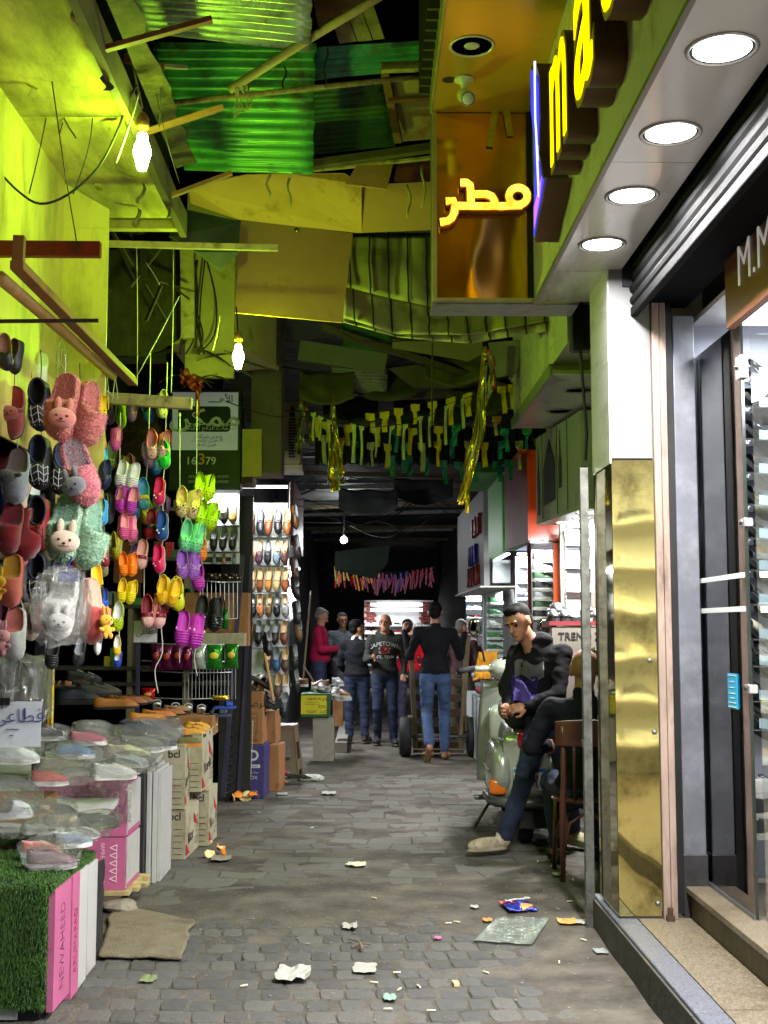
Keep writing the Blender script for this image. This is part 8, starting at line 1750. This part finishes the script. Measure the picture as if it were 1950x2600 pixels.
ob('printed_grid', g, mat(C(60, 70, 30), .6), gbx)
pbox('carton', P(795, 1870, 14.1).x, 14.05, 0, P(848, 1870, 14.1).x, 14.4, .49, mat(C(150, 146, 132), .7, var=.2, dirt=(C(90, 82, 66), .4, 5)), 'grubby white carton under the green one', 'carton'); pbox('carton', P(845, 1800, 15.2).x, 15.2, .3, P(870, 1800, 15.2).x, 15.5, .62, BRN, 'brown carton behind the green one', 'carton')
pbox('wooden_step', P(850, 1900, 15).x, 15.0, 0, P(880, 1900, 15).x, 18.5, .12, mat(C(110, 108, 100), .8, var=.2), 'low step in front of the bright far shop', 'step')
for i in range(14):
    c = rnd.choice((WHT, C(150, 150, 150), C(40, 36, 34), C(120, 80, 50)))
    shoe('loose_shoe', 'sneaker', cn(c)+' shoe in the heap by the green carton, number '+('one', 'two', 'three', 'four', 'five', 'six', 'seven', 'eight', 'nine', 'ten', 'eleven', 'twelve', 'thirteen', 'fourteen')[i]+' from its top', 'shoe', Matrix.Translation(P(790+rnd.uniform(-25, 75), 1735+3*i, 14.2+.05*i)) @ Matrix.Rotation(rnd.uniform(0, 6), 4, 'Z'), .24, (c, GREY, WHT), (('lace', WHT),), group='shoe heap by the green carton')
for i, (a, b) in enumerate((((790, 1500), (768, 1740)), ((770, 1690), (815, 1760)))): wire('thin_stick', [P(*a, 14.3), P((a[0]+b[0])/2, (a[1]+b[1])/2, 14.3), P(*b, 14.3)], .012, mat(C(130, 110, 90), .6), ('long thin stick leaning before the crimson sweater', 'short stick lying across the shoe heap')[i], 'stick')
# end shop: bright box closing the alley
es = shopt('brightly lit shoe shop closing the far end of the alley', (.15, 31, 0)); WLL = mat(C(220, 222, 224), .6, var=.05)
xl, xr, zt = P(925, 1600, 30).x, P(1100, 1600, 30).x, P(1000, 1524, 30).z
bx(es, 'wall', -3, 29.9, 0, xl, 30.1, 4.2, mat(C(44, 46, 54), .8, var=.2)); bx(es, 'wall', xr, 29.9, 0, 3, 30.1, 4.2, mat(C(44, 46, 54), .8, var=.2)); bx(es, 'lintel', xl, 29.9, zt, xr, 30.1, 4.2, mat(C(36, 38, 44), .8, var=.2)); bx(es, 'back_wall', xl-.3, 31.6, 0, xr+.3, 31.7, 2.6, WLL); bx(es, 'ceiling', xl-.3, 30.1, zt+.15, xr+.3, 31.6, zt+.2, WLL)
for z in (zt-.12, zt-.26): bx(es, 'lamp_bar', xl+.15, 31.3, z, xr-.2, 31.36, z+.08, emis((1, 1, 1), 3.))
light('lamp_light', 'AREA', (0, -.3, zt-.05), 55, (.97, .99, 1), 1.4, es, shape='RECTANGLE', sy=.5)
BRK = mat(C(130, 50, 44), .7, var=.25, scale=20)
for xx in (xl, xr-.28):
    for r_ in range(12):
        for j in range(2): bx(es, 'brick', xx+.14*j+(.05 if r_ % 2 else 0), 31.54, zt-.9+.075*r_, xx+.14*j+.12+(.05 if r_ % 2 else 0), 31.598, zt-.9+.075*r_+.06, BRK)
for r_ in range(7):
    z = .35+.2*r_; bx(es, 'shelf', xl, 31.3, z, xr, 31.59, z+.012, WLL)
    for j in range(9):
        c = rnd.choice((C(210, 210, 212), C(190, 196, 200), C(60, 60, 66), C(150, 40, 44), C(196, 170, 150)))
        x = xl+.1+(xr-xl-.2)*j/8
        shoe('trainer', 'sneaker', cn(c)+f' trainer in the end shop, {ORD[r_]} shelf up, {ORD[j]} along', 'shoe', Matrix.Translation((x, 31.4, z+.04)) @ Matrix.Rotation(-1.2, 4, 'Z') @ Matrix.Translation((0, -.09, 0)), .2, (c, GREY, WHT), (), group='trainers in the end shop')
# far bare bulb
p = P(873, 1371, 19.0); fb = thing('hanging_bulb', 'round white bulb glowing far down the alley', 'light bulb', p); mb = MB(); ell(mb, (0, 0, 0), (.055, .055, .055), 12); ob('globe', mb, emis((.95, .98, 1), 30), fb, smooth=True); ob('socket', MB().lathe([(.02, .05), (.022, .09), (.008, .11)], 12), BLACK, fb, smooth=True); ob('flex', MB().tube([(0, 0, .11), (.01, 0, .9)], .005, 5), CORD, fb); light('bulb_light', 'POINT', (0, -.09, -.03), 55, (.93, .97, 1), .06, fb)
# ================================================================== roofs deeper in the alley
TIN = tin((72, 75, 76), .55, .2, .3)
corr('roof_sheet', (-1.9, 8.8, 4.55), (1.3, 8.8, 4.7), (1.3, 13.0, 3.75), (-1.9, 13.0, 3.7), 48, TIN, 'long tin roof over the alley behind the canvas', amp=.02, seed=5); corr('roof_sheet', (-1.7, 12.8, 3.95), (1.9, 12.8, 3.95), (1.9, 20.0, 3.5), (-1.7, 20.0, 3.5), 60, TIN, 'dark tin roof over the middle of the alley', amp=.025, seed=6); corr('roof_sheet', (-1.7, 19.8, 3.7), (1.9, 19.8, 3.7), (1.9, 30.0, 3.4), (-1.7, 30.0, 3.4), 70, TIN, 'dark tin roof at the far end of the alley', amp=.03, seed=7)
corr('roof_sheet', P(850, 1000, 10.4), P(982, 1010, 10.4), P(985, 935, 10.2), P(840, 930, 10.2), 9, tin((150, 152, 150), .45, .3), 'pale corrugated sheet hanging behind the canvas', amp=.01, seed=8)
corr('roof_sheet', P(870, 820, 9.6), P(995, 800, 9.6), P(995, 900, 9.8), P(870, 880, 9.8), 12, tin((60, 110, 70), .5, .1), 'dark green corrugated sheet behind the cardboard', amp=.01, seed=9)
bar('pale_board', P(760, 890, 10.1), P(980, 925, 10.1), .06, .17, mat(C(120, 124, 104), .7, var=.15), 'long pale board across the alley behind the bulb', 'board'); bar('diagonal_beam', P(815, 830, 9.4), P(1330, 1000, 9.9), .05, .05, OLDWOOD, 'long thin beam slanting below the canvas'); bar('cross_beam', P(980, 1010, 10.6), P(1370, 985, 10.6), .06, .05, OLDWOOD, 'weathered cross beam above the bunting')
bar('cross_beam', P(980, 975, 10.8), P(1330, 965, 10.8), .05, .03, PALEWOOD, 'thin pale cross beam above the bunting')
poly_sheet('cardboard_sheet', [P(x, y, 9.2) for x, y in ((996, 862), (1226, 868), (1222, 900), (1190, 917), (996, 884))], .005, mat(C(130, 120, 92), .85, var=.12), 'dim cardboard panel just under the canvas hem', 'cardboard')
poly_sheet('slack_tarp', [P(x, y, 10.0) for x, y in ((985, 935), (1060, 925), (1150, 960), (1240, 930), (1330, 920), (1290, 960), (1180, 985), (1050, 985))], .005, mat(C(90, 84, 62), .85, var=.3, bump=.6, bscale=6), 'slack brownish tarpaulin below the cross beams', 'tarpaulin')
poly_sheet('wall_panel', [P(x, y, 8.6) for x, y in ((1240, 870), (1330, 862), (1310, 950), (1255, 960))], .01, mat(C(120, 118, 110), .7, var=.2), 'grey louvred panel beside the pillar soffit', 'panel')
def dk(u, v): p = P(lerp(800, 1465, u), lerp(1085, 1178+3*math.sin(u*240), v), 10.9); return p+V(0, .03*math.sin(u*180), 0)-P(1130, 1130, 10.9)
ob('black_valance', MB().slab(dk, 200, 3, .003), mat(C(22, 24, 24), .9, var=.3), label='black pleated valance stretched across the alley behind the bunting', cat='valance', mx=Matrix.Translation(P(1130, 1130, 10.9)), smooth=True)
poly_sheet('dark_flap', [P(x, y, 17) for x, y in ((850, 1400), (990, 1385), (985, 1430), (950, 1470), (850, 1448))], .03, mat(C(50, 62, 54), .8, var=.3), 'dark green awning flap over the far streamers', 'awning')
# ================================================================== bunting and tinsel
YF = mat(C(206, 180, 20), .45, var=.2, scale=10, bump=.4); TF = mat(C(30, 130, 110), .35, var=.3, scale=10, bump=.4); CF = mat(C(176, 180, 130), .5, var=.2, scale=10, bump=.4)
def kb(x, y, d): return P(700+x*.482, 800+y*.482, d)
def bunting(lab, d, pts, m, wpx=48, tail=(.55, 1.), long_=None):
    c = kb(*pts[len(pts)//2], d); t = thing('bunting', lab, 'bunting', c)
    ob('cord', MB().tube([kb(x, y-28, d)-c for x, y in pts], .003, 5), CORD, t)
    for i, (x, y) in enumerate(pts):
        a = kb(x-wpx/2, y-28, d)-c; b = kb(x+wpx/2, y-28-rnd.uniform(-4, 4), d)-c; h = (40 if not long_ else 20)*.482*d/FPX; H_ = rnd.uniform(*tail)*110*.482*d/FPX; tw = rnd.uniform(.28, .7); off = rnd.uniform(0, 1-tw); ph = rnd.uniform(0, 6)
        def fn(u, v):
            if v < .3: lo_, hi_ = 0, 1
            else: lo_, hi_ = off, off+tw
            p = a.lerp(b, lerp(lo_, hi_, u)); z = -h*v/.3 if v < .3 else -h-(H_)*(v-.3)/.7
            return p+V(.005*math.sin(v*5+ph), .012*math.sin(u*3+v*6+ph), z)
        ob('pennant', MB().slab(fn, 4, 12, .0015), m if not isinstance(m, list) else m[i % len(m)], t)
for i in range(9):
    y = 12.9+1.6*i; z = 3.6-.035*i; bar('roof_joist', (-1.6, y+rnd.uniform(-.2, .2), z+rnd.uniform(-.1, .1)), (1.7, y+rnd.uniform(-.3, .3), z+rnd.uniform(-.1, .1)), .07, .06, (OLDWOOD, STEEL)[i % 2], 'roof joist across the deep alley, '+('first', 'second', 'third', 'fourth', 'fifth', 'sixth', 'seventh', 'eighth', 'last')[i]+' behind the bunting', 'joist')
for i, (x0, x1, y0, y1, d, c) in enumerate(((760, 900, 940, 1010, 9.9, (110, 104, 84)), (900, 1060, 925, 1000, 10.3, (84, 88, 70)), (1080, 1230, 900, 960, 9.6, (120, 112, 90)), (1150, 1320, 960, 1030, 10.4, (96, 90, 76)), (820, 960, 1000, 1060, 11.2, (90, 92, 88)), (1000, 1180, 1010, 1070, 11.3, (76, 74, 66)), (860, 1010, 1240, 1290, 13.5, (70, 74, 76)), (1000, 1150, 1215, 1262, 14.5, (80, 82, 84)))):
    def sg_(u, v): return P(lerp(x0, x1, u), lerp(y0, y1, v)+14*math.sin(math.pi*u)*(.4+v)+8*nz(u*3, v*3, i), d+.35*(1-v)+.06*nz(u*4, v*4, i+3))-P(x0, y0, d)
    ob('sagging_sheet', MB().slab(sg_, 18, 8, .004), mat(C(*c), .85, var=.3, scale=5, bump=.4, bscale=12), label='sagging old roof sheet in the dim canopy, '+('above the cream air conditioner', 'right of the pale board', 'under the canvas hem', 'beside the far soffit', 'over the gold tinsel', 'above the middle pennants', 'deep behind the tinsel', 'deepest over the lane')[i], cat='roof cloth', mx=Matrix.Translation(P(x0, y0, d)), smooth=True)
bunting('upper string of yellow cut paper pennants', 9.2, [(500, 545), (570, 535), (650, 520), (738, 498), (822, 480), (918, 462), (1008, 440), (1100, 430), (1192, 405), (1250, 395)], YF)
bunting('middle string of yellow and teal pennants', 9.7, [(220, 560), (270, 590), (385, 605), (530, 615), (625, 620), (718, 620), (860, 615), (948, 605), (1060, 620), (1165, 560), (1205, 625), (1320, 620), (1450, 610), (1510, 610), (1560, 615)], [YF, YF, YF, YF, TF, YF, YF, TF, YF, YF, TF, TF, YF, YF, TF])
bunting('lower string of teal plastic pennants', 10.5, [(605, 770), (700, 770), (785, 775), (880, 795), (965, 800), (1055, 800), (1170, 800), (1232, 790), (1320, 775)], TF, 50, (.5, .9))
bunting('string of long pale paper streamers', 9.0, [(195, 540), (240, 560), (285, 580), (410, 600), (455, 610), (520, 620), (610, 610), (680, 600), (760, 560), (815, 560), (900, 500), (990, 470), (1080, 440)], CF, 26, (1.0, 1.8), True)
bunting('back string of mixed pennants before the black valance', 10.2, [(260, 660), (340, 675), (420, 690), (500, 700), (590, 705), (680, 705), (770, 700), (850, 690), (930, 680), (1010, 690), (1100, 700), (1190, 690), (1280, 690), (1380, 680), (1470, 670)], [CF, YF, TF], 40, (.5, 1.1))
for i in range(16):
    d = 8.6+.75*i; z0 = 3.5+rnd.uniform(-.3, .5)-.03*i; sg0 = rnd.uniform(.1, .5); xa, xb = -1.2+rnd.uniform(-.1, .4), 1.2-rnd.uniform(0, .5)
    wire('overhead_cable', [V(lerp(xa, xb, k/6), d+rnd.uniform(-.2, .2), z0+.25*rnd.uniform(-1, 1)*k/6-sg0*math.sin(math.pi*k/6)*.6) for k in range(7)], rnd.uniform(.004, .008), CORD, 'slack cable crossing over the alley, '+('first', 'second', 'third', 'fourth', 'fifth', 'sixth', 'seventh', 'eighth', 'ninth', 'tenth', 'eleventh', 'twelfth', 'thirteenth', 'fourteenth', 'fifteenth', 'last')[i]+' behind the canvas', 'cable')
GF = mat(C(190, 160, 30), .22, metal=.75, var=.3, scale=12, bump=.8, bscale=20, name='gold foil'); SF = mat(C(190, 196, 150), .25, metal=.6, var=.3, scale=12, bump=.8, bscale=20)
def tinsel(lab, pts, d, n, w_, ms, spread):
    c = P(*pts[0], d); t = thing('tinsel_streamer', lab, 'tinsel', c)
    for i in range(n):
        m0 = rnd.uniform(0, .35); m1 = rnd.uniform(.65, 1); dx = rnd.uniform(-spread, spread); ph = rnd.uniform(0, 6)
        def fn(u, v):
            s_ = lerp(m0, m1, v)*(len(pts)-1); k_ = min(len(pts)-2, int(s_)); p = P(*pts[k_], d).lerp(P(*pts[k_+1], d), s_-k_)-c
            return p+V(dx*(.3+v)+(u-.5)*w_*math.cos(v*5+ph), (u-.5)*w_*math.sin(v*5+ph)+.02*dx, 0)
        ob('foil_strip', MB().slab(fn, 2, 16, .001), ms[i % len(ms)], t)
tinsel('thick gold tinsel streamer hanging by the cream air conditioner', ((848, 980), (846, 1080), (850, 1180), (845, 1265)), 9.4, 14, .035, [GF, GF, SF], .06); tinsel('gold tinsel streamer dropping under the canvas hem', ((1232, 860), (1225, 980), (1215, 1100), (1190, 1200), (1160, 1285)), 8.4, 12, .035, [GF, GF, CF], .03); tinsel('second gold tinsel strand hanging straight beside it', ((1222, 1000), (1205, 1100), (1185, 1200), (1180, 1320)), 8.5, 4, .03, [GF], .015)
tinsel('red and pale streamer tangle under the canvas', ((1240, 880), (1252, 940), (1245, 990), (1225, 1050)), 8.6, 5, .03, [CF, mat(C(170, 14, 34), .5), CF], .03); tinsel('foil scrap hanging near the soffit', ((1295, 920), (1298, 950), (1300, 975)), 8.7, 4, .03, [SF], .02); tinsel('silver foil strands before the cream air conditioner', ((768, 1000), (770, 1080), (766, 1160)), 11.8, 10, .04, [SF, GF], .07)
t = thing('streamer_row', 'row of yellow red and purple paper streamers far down the alley', 'streamers', P(970, 1455, 20.5)); o_ = t.location
for i in range(74):
    u = i/73; x = lerp(850, 1100, u)+rnd.uniform(-3, 3); y0 = 1440+28*math.sin(u*3.1)*.6+rnd.uniform(-4, 4)+(12 if i % 2 else 0); c = (C(206, 170, 40) if u < .3 else C(220, 120, 20) if u < .45 else C(110, 30, 90) if u < .62 else C(40, 30, 120) if u < .75 else C(150, 40, 60)) if i % 2 == 0 else (C(190, 20, 30) if u < .28 else C(130, 50, 80))
    L_ = rnd.uniform(.12, .32); p = P(x, y0, 20.5)-o_
    ob('streamer', MB().bar(p, p+V(rnd.uniform(-.08, .08), rnd.uniform(-.05, .05), -L_), .025, .004), mat(c, .5, var=.2), t)
ob('cord', MB().tube([P(lerp(845, 1105, k/8), 1438+16*math.sin(k/8*3.1), 20.5)-o_ for k in range(9)], .006, 5), CORD, t)
# ================================================================== sandals in the shop window
for i, y in enumerate((932, 1007, 1089, 1174, 1254, 1338, 1419, 1505, 1592, 1660, 1748, 1820)):
    p = P(1908, y+14, 5.72); t = thing('display_ledge', 'clear display ledge with a black name tag, '+('topmost', 'second', 'third', 'fourth', 'fifth', 'sixth', 'seventh', 'eighth', 'ninth', 'tenth', 'eleventh', 'lowest')[i]+' in the window', 'shelf', (p.x, 5.80, p.z-.035), group='ledges in the shop window')
    ob('ledge', MB().box(-.12, -.12, 0, .35, .09, .005), film('acrylic', (.9, .93, .95), .8, .05) if i == 0 else bpy.data.materials['acrylic'], t)
    ob('name_tag', MB().box(-.115, -.124, -.028, -.005, -.1205, .010), mat(C(26, 26, 30), .4), t)
    ob('tag_lettering', text('mattar', .034, .0004, 'CENTER', .0004), mat(C(220, 222, 226), .5), t, mx=basis((-.066, -.126, -.006), (1, 0, 0), (0, 0, 1)))
    ob('price_label', MB().slab(lambda u, v: (lerp(.03, .14, u), -.10-.0*v, lerp(.01, .055, v)-.01*u), 2, 2, .002), mat(C(176, 196, 210), .4, emit=.0), t)
    L_ = .26; band = C(20, 20, 22) if i != 8 else C(206, 196, 170)
    s_ = shoe('slide_sandal', 'slide', ('black', 'gilded black', 'studded black', 'black letter K', 'black letter B', 'black letter A', 'black lettered', 'black buckled', 'cream strapped', 'plain black', 'ribbed black', 'dark')[i]+' slide on the window ledge, row '+('one', 'two', 'three', 'four', 'five', 'six', 'seven', 'eight', 'nine', 'ten', 'eleven', 'twelve')[i], 'sandal', Matrix.Translation((p.x+.02, 5.76, p.z-.005)) @ Matrix.Rotation(2.15, 4, 'Z') @ Matrix.Rotation(.5, 4, 'X') @ Matrix.Translation((0, -L_*.55, 0)), L_, (C(22, 22, 24), C(40, 40, 44), C(18, 18, 20)), (('top_band', band),), group='slides in the shop window', rough=.4)
    if i in (1, 2, 3, 4, 5, 6):
        ob('strap_emblem', text(('M', 'W', 'K', 'B', 'A', 'F')[i-1], .075, .002, 'CENTER', .002), mat(C(196, 150, 70) if i not in (2, 6) else C(200, 200, 204), .25, metal=.9, var=0), s_, mx=Matrix.Translation((.0, .145, .052)) @ Matrix.Rotation(math.pi, 4, 'Z'))
WSH = P(1935, 2060, 5.6)
for i, c in enumerate((WHT, BLK, C(60, 60, 64))): shoe('trainer', 'sneaker', ('white', 'black', 'grey')[i]+' trainer low in the shop window', 'shoe', Matrix.Translation(P(1935+10*i, 2010+50*i, 5.65)) @ Matrix.Rotation(-1.0, 4, 'Z') @ Matrix.Translation((0, -.12, 0)), .25, (c, GREY, WHT), (('lace', BLK),), rough=.5)
# pale shoes on the inner shelves, seen in the gold mirror
for r_ in range(6):
    for j in range(4): shoe('pale_shoe', 'sneaker', f'pale shoe mirrored in the gold pillar, {ORD[r_]} shelf up, {ORD[j]} along', 'shoe', Matrix.Translation((1.95+.28*j, 1.38, .60+.36*r_)) @ Matrix.Rotation(-1.3, 4, 'Z') @ Matrix.Translation((0, -.12, 0)), .24, ((C(206, 196, 160), C(190, 190, 186), C(60, 56, 50), C(200, 180, 140))[(r_+j) % 4], GREY, WHT), (), group='pale shoes on the inner shelves', rough=.5)
# ================================================================== litter on the ground
def gz(x, y): return max(gh(x, y), 0.0)
def GP_(px, py):
    p = PZ(px, py, .0); return V(p.x, p.y, gz(p.x, p.y)+.003)
PAPER = mat(C(158, 156, 149), .7, var=.15, scale=8, bump=.3, bscale=14)
def scrap(lab, px, py, wpx, hpx, ma, cat='paper', fold=.35, seed=1, rz=0., name='paper_scrap'):
    p = GP_(px, py); k_ = p.y/FPX; a = wpx*k_; b = min(hpx*k_*p.y/1.5, a*1.4)
    r = random.Random(seed)
    def fn(u, v):
        w_ = 1-.45*abs(v-.5)*r_0+.25*nz(v*3, u*2, seed)
        return ((u-.5)*a*w_, (v-.5)*b*(1+.25*nz(u*3, 1, seed)), .004+fold*a*.35*abs(nz(u*2.2, v*2.2, seed+3))+fold*.15*a*(abs(u-.5)+abs(v-.5))**2)
    r_0 = r.uniform(.2, .9)
    return ob(name, MB().slab(fn, 8, 8, .0012), ma, label=lab, cat=cat, mx=Matrix.Translation(p) @ Matrix.Rotation(rz, 4, 'Z'))
scrap('crumpled off-white paper on the setts, largest scrap', 745, 2482, 84, 34, PAPER, seed=3, fold=.7); scrap('flat white paper triangle on the setts', 926, 2462, 60, 22, PAPER, seed=5, fold=.2); scrap('crumpled white tissue at the edge of the setts', 888, 2358, 38, 22, PAPER, seed=7, fold=.9); scrap('cream folded scrap in mid alley', 905, 2198, 50, 10, mat(C(190, 186, 160), .7), seed=9, fold=.3); scrap('pale green scrap lying on the setts', 990, 2538, 32, 18, mat(C(120, 160, 140), .6), seed=11, fold=.6); scrap('small pink wrapper on the ground', 1112, 2386, 18, 14, mat(C(206, 90, 140), .5), seed=13, fold=.9); scrap('small white scrap near the blue packet', 1205, 2313, 22, 12, PAPER, seed=15, fold=.6); scrap('white scrap beside the scooter wheel', 1266, 2045, 28, 10, PAPER, seed=17); scrap('white paper strip by the chair foot', 1420, 2222, 34, 8, PAPER, seed=19, fold=.2); scrap('pale flat scrap beyond the mat', 835, 2016, 36, 8, PAPER, seed=21, fold=.3); scrap('cigarette packet lying by the purple carton', 717, 2017, 28, 8, PAPER, seed=23, fold=.1); scrap('white rag at the step of the far shop', 815, 1880, 22, 6, PAPER, seed=25)
t = scrap('plastic comb shaped clip by the kerb', 1525, 2424, 34, 12, mat(C(170, 176, 176), .3, metal=.4), 'clip', .1, 27, name='metal_clip'); scrap('dry brown leaf near the blue packet', 1238, 2344, 24, 8, mat(C(170, 120, 40), .7), 'leaf', .5, 29, name='dry_leaf'); scrap('yellow wrapper twisted at the end of the plastic sheet', 1440, 2356, 46, 12, mat(C(206, 140, 40), .5, var=.2), 'wrapper', .5, 31, name='yellow_wrapper'); scrap('white wrapper beside the yellow one', 1478, 2356, 30, 10, PAPER, 'wrapper', .5, 33)
scrap('greenish torn paper near the display block', 378, 2490, 40, 20, mat(C(110, 120, 84), .7), seed=35, fold=.4)
# clear sheet and snack packet
p0 = [GP_(*q)+V(0, 0, .006) for q in ((1202, 2392), (1350, 2404), (1398, 2346), (1262, 2338))]
ob('plastic_sheet', MB().slab(lambda u, v: quad(*p0)(u, v)-p0[0]+V(0, 0, .006*nz(u*6, v*6, 2)), 24, 14, .001), film('dusty film', (.75, .80, .74), .72, .15, bump=1., bscale=40, refl=.2, base=(C(120, 130, 116), .5)), label='flat clear plastic sheet lying on the dirt', cat='plastic sheet', mx=Matrix.Translation(p0[0]))
pk = thing('snack_packet', 'empty blue and red snack packet lying on the dirt', 'snack packet', GP_(1316, 2318), rz=.15)
def pf(u, v): return ((u-.5)*.155, (v-.5)*.22, .012+.022*math.sin(math.pi*u)*math.sin(math.pi*v)+.012*nz(u*5, v*4, 3))
ob('foil', MB().slab(pf, 16, 14, .002), mat(C(16, 40, 150), .3, metal=.3, var=.3, scale=14, bump=.5, bscale=30), pk, smooth=True)
def sub_(u0, u1, v0, v1, dz, sk_=0.): return lambda u, v: tuple(Vector(pf(lerp(u0, u1, u), lerp(v0, v1, v)+sk_*(u-.5)))+V(0, 0, dz))
ob('red_panel', MB().slab(sub_(.0, .36, .55, 1., .003, -.25), 8, 8, .001), mat(C(160, 20, 30), .35, var=.3, scale=20), pk, smooth=True); ob('orange_print', MB().slab(sub_(.45, .98, .12, .42, .0035, .3), 8, 8, .001), mat(C(220, 130, 30), .4, var=.4, scale=25), pk, smooth=True)
ob('white_lettering', text(ar('شيبسى'), .05, .0006, 'CENTER', .002), mat(C(226, 226, 230), .5), pk, mx=Matrix.Translation((-.0, .03, .044)) @ Matrix.Rotation(.25, 4, 'Z'))
# twig
ob('twig', MB().tube([(0, 0, .01), (.04, .03, .02), (.09, .05, .012)], .005, 6).tube([(.04, .03, .02), (.03, .09, .015), (-.02, .15, .012)], .004, 6).tube([(.04, .03, .018), (.05, -.05, .012)], .008, 6), mat(C(104, 90, 74), .8, var=.3), label='forked dry twig on the setts', cat='twig', mx=Matrix.Translation(GP_(893, 2412)))
# carpet scrap at the stall foot
c0 = [GP_(*q) for q in ((250, 2436), (462, 2440), (492, 2345), (290, 2306))]; CM = mat(C(112, 102, 84), .95, var=.2, scale=14, bump=.8, bscale=90, dirt=(C(70, 62, 52), .4, 5))
ob('carpet_scrap', MB().slab(lambda u, v: quad(*c0)(u, v)-c0[0]+V(.02*nz(v*5, 1, 2), .02*nz(u*6, 2, 1), .010+.006*nz(u*4, v*4, 6)+.012*max(0, (u-.85)/.15)*max(0, v-.6)), 24, 16, .010), CM, label='worn beige carpet scrap at the foot of the stall', cat='carpet', mx=Matrix.Translation(c0[0]), smooth=True)
# orange peel
OR = mat(C(226, 130, 10), .5, var=.15); ORI = mat(C(226, 206, 150), .7)
def peel(lab, px, py, s_, n, seed):
    t = thing('orange_peel', lab, 'orange peel', GP_(px, py)); r = random.Random(seed)
    for i in range(n):
        a = r.uniform(0, 6.28); q = Matrix.Translation((r.uniform(-.05, .05)*s_, r.uniform(-.05, .05)*s_, .02*s_)) @ Matrix.Rotation(a, 4, 'Z') @ Matrix.Rotation(r.uniform(-.5, 2.6), 4, 'X')
        ob('peel_piece', MB().slab(lambda u, v: (.035*s_*math.sin((u-.5)*2.2), .05*s_*(v-.5)*(1-1.2*abs(u-.5)), .02*s_*math.cos((u-.5)*2.2)), 6, 4, .004), [OR, ORI][i % 2], t, mx=q, smooth=True)
peel('orange peel heap before the purple carton', 624, 2035, 1.6, 6, 1); peel('orange peel beside the brown carton', 702, 1996, 1.4, 5, 2); peel('half orange peel on a cardboard bit near the cream cartons', 560, 2172, 1.3, 4, 3); peel('tiny orange peel by the cream carton', 532, 2145, .7, 2, 4)
scrap('grey cardboard bit under the half orange peel', 562, 2182, 50, 22, mat(C(130, 122, 108), .8), 'cardboard', .3, 41); scrap('red plastic scrap by the purple carton', 688, 2004, 20, 10, mat(C(150, 16, 30), .4), 'plastic', .8, 43)
# cigarette ends and grit: the countable ones as things
BUT = mat(C(206, 186, 140), .8, var=.15); BUW = mat(C(206, 204, 196), .8)
for i, (x, y) in enumerate(((1005, 2473), (1232, 2472), (1062, 2507), (982, 2566), (1092, 2570), (616, 2507), (1158, 2344), (947, 2498), (1012, 2517), (948, 2290), (1400, 2202), (1398, 2186), (1455, 2236), (1365, 2190), (655, 2064), (790, 2104), (1136, 2348), (1480, 2398), (1420, 2452), (1445, 2300))):
    t = thing('cigarette_end', 'cigarette end dropped on the ground', 'cigarette end', GP_(x, y), rz=rnd.uniform(0, 3), group='cigarette ends on the ground')
    t.rotation_euler.x = R(90); ob('filter', MB().lathe([(0, -.012), (.004, -.012), (.004, .0), (0, .0)], 8, o=(0, .004, 0)), BUT, t); ob('stub', MB().lathe([(0, .0005), (.0042, .0005), (.0042, .022), (0, .022)], 8, o=(0, .004, 0)), BUW, t)
ob('matchstick_box', MB().box(-.012, -.006, 0, .012, .006, .06), mat(C(200, 190, 130), .7), label='pale flat stick on the setts near the middle', cat='stick', mx=Matrix.Translation(GP_(1154, 2494)) @ Matrix.Rotation(R(88), 4, 'X') @ Matrix.Rotation(.1, 4, 'Y'))
gv, gf = [], []
for i in range(1000):
    x, y = rnd.uniform(-1.15, 1.12), rnd.choice((rnd.uniform(4.6, 9), rnd.uniform(5.8, 7.6)))
    if x < -.9 and y < 6: continue
    s_ = rnd.uniform(.002, .007)*(1.6 if rnd.random() < .1 else 1); z = gz(x, y)+.002; k0 = len(gv); a = rnd.uniform(0, 6)
    q = [V(math.cos(a+t_)*s_*rnd.uniform(.6, 1.6), math.sin(a+t_)*s_*rnd.uniform(.4, 1.1), 0) for t_ in (0, 1.6, 3.1, 4.7)]
    gv += [V(x, y, z)+v_ for v_ in q]+[V(x, y, z+s_*rnd.uniform(.3, .8))]; gf += [(k0, k0+1, k0+4), (k0+1, k0+2, k0+4), (k0+2, k0+3, k0+4), (k0+3, k0, k0+4)]
ob('litter_grit', MB().add(gv, gf), mat(C(116, 109, 98), .85, var=.6, scale=40), label='pale grit and crumbs strewn over the alley ground', cat='litter', kind='stuff')
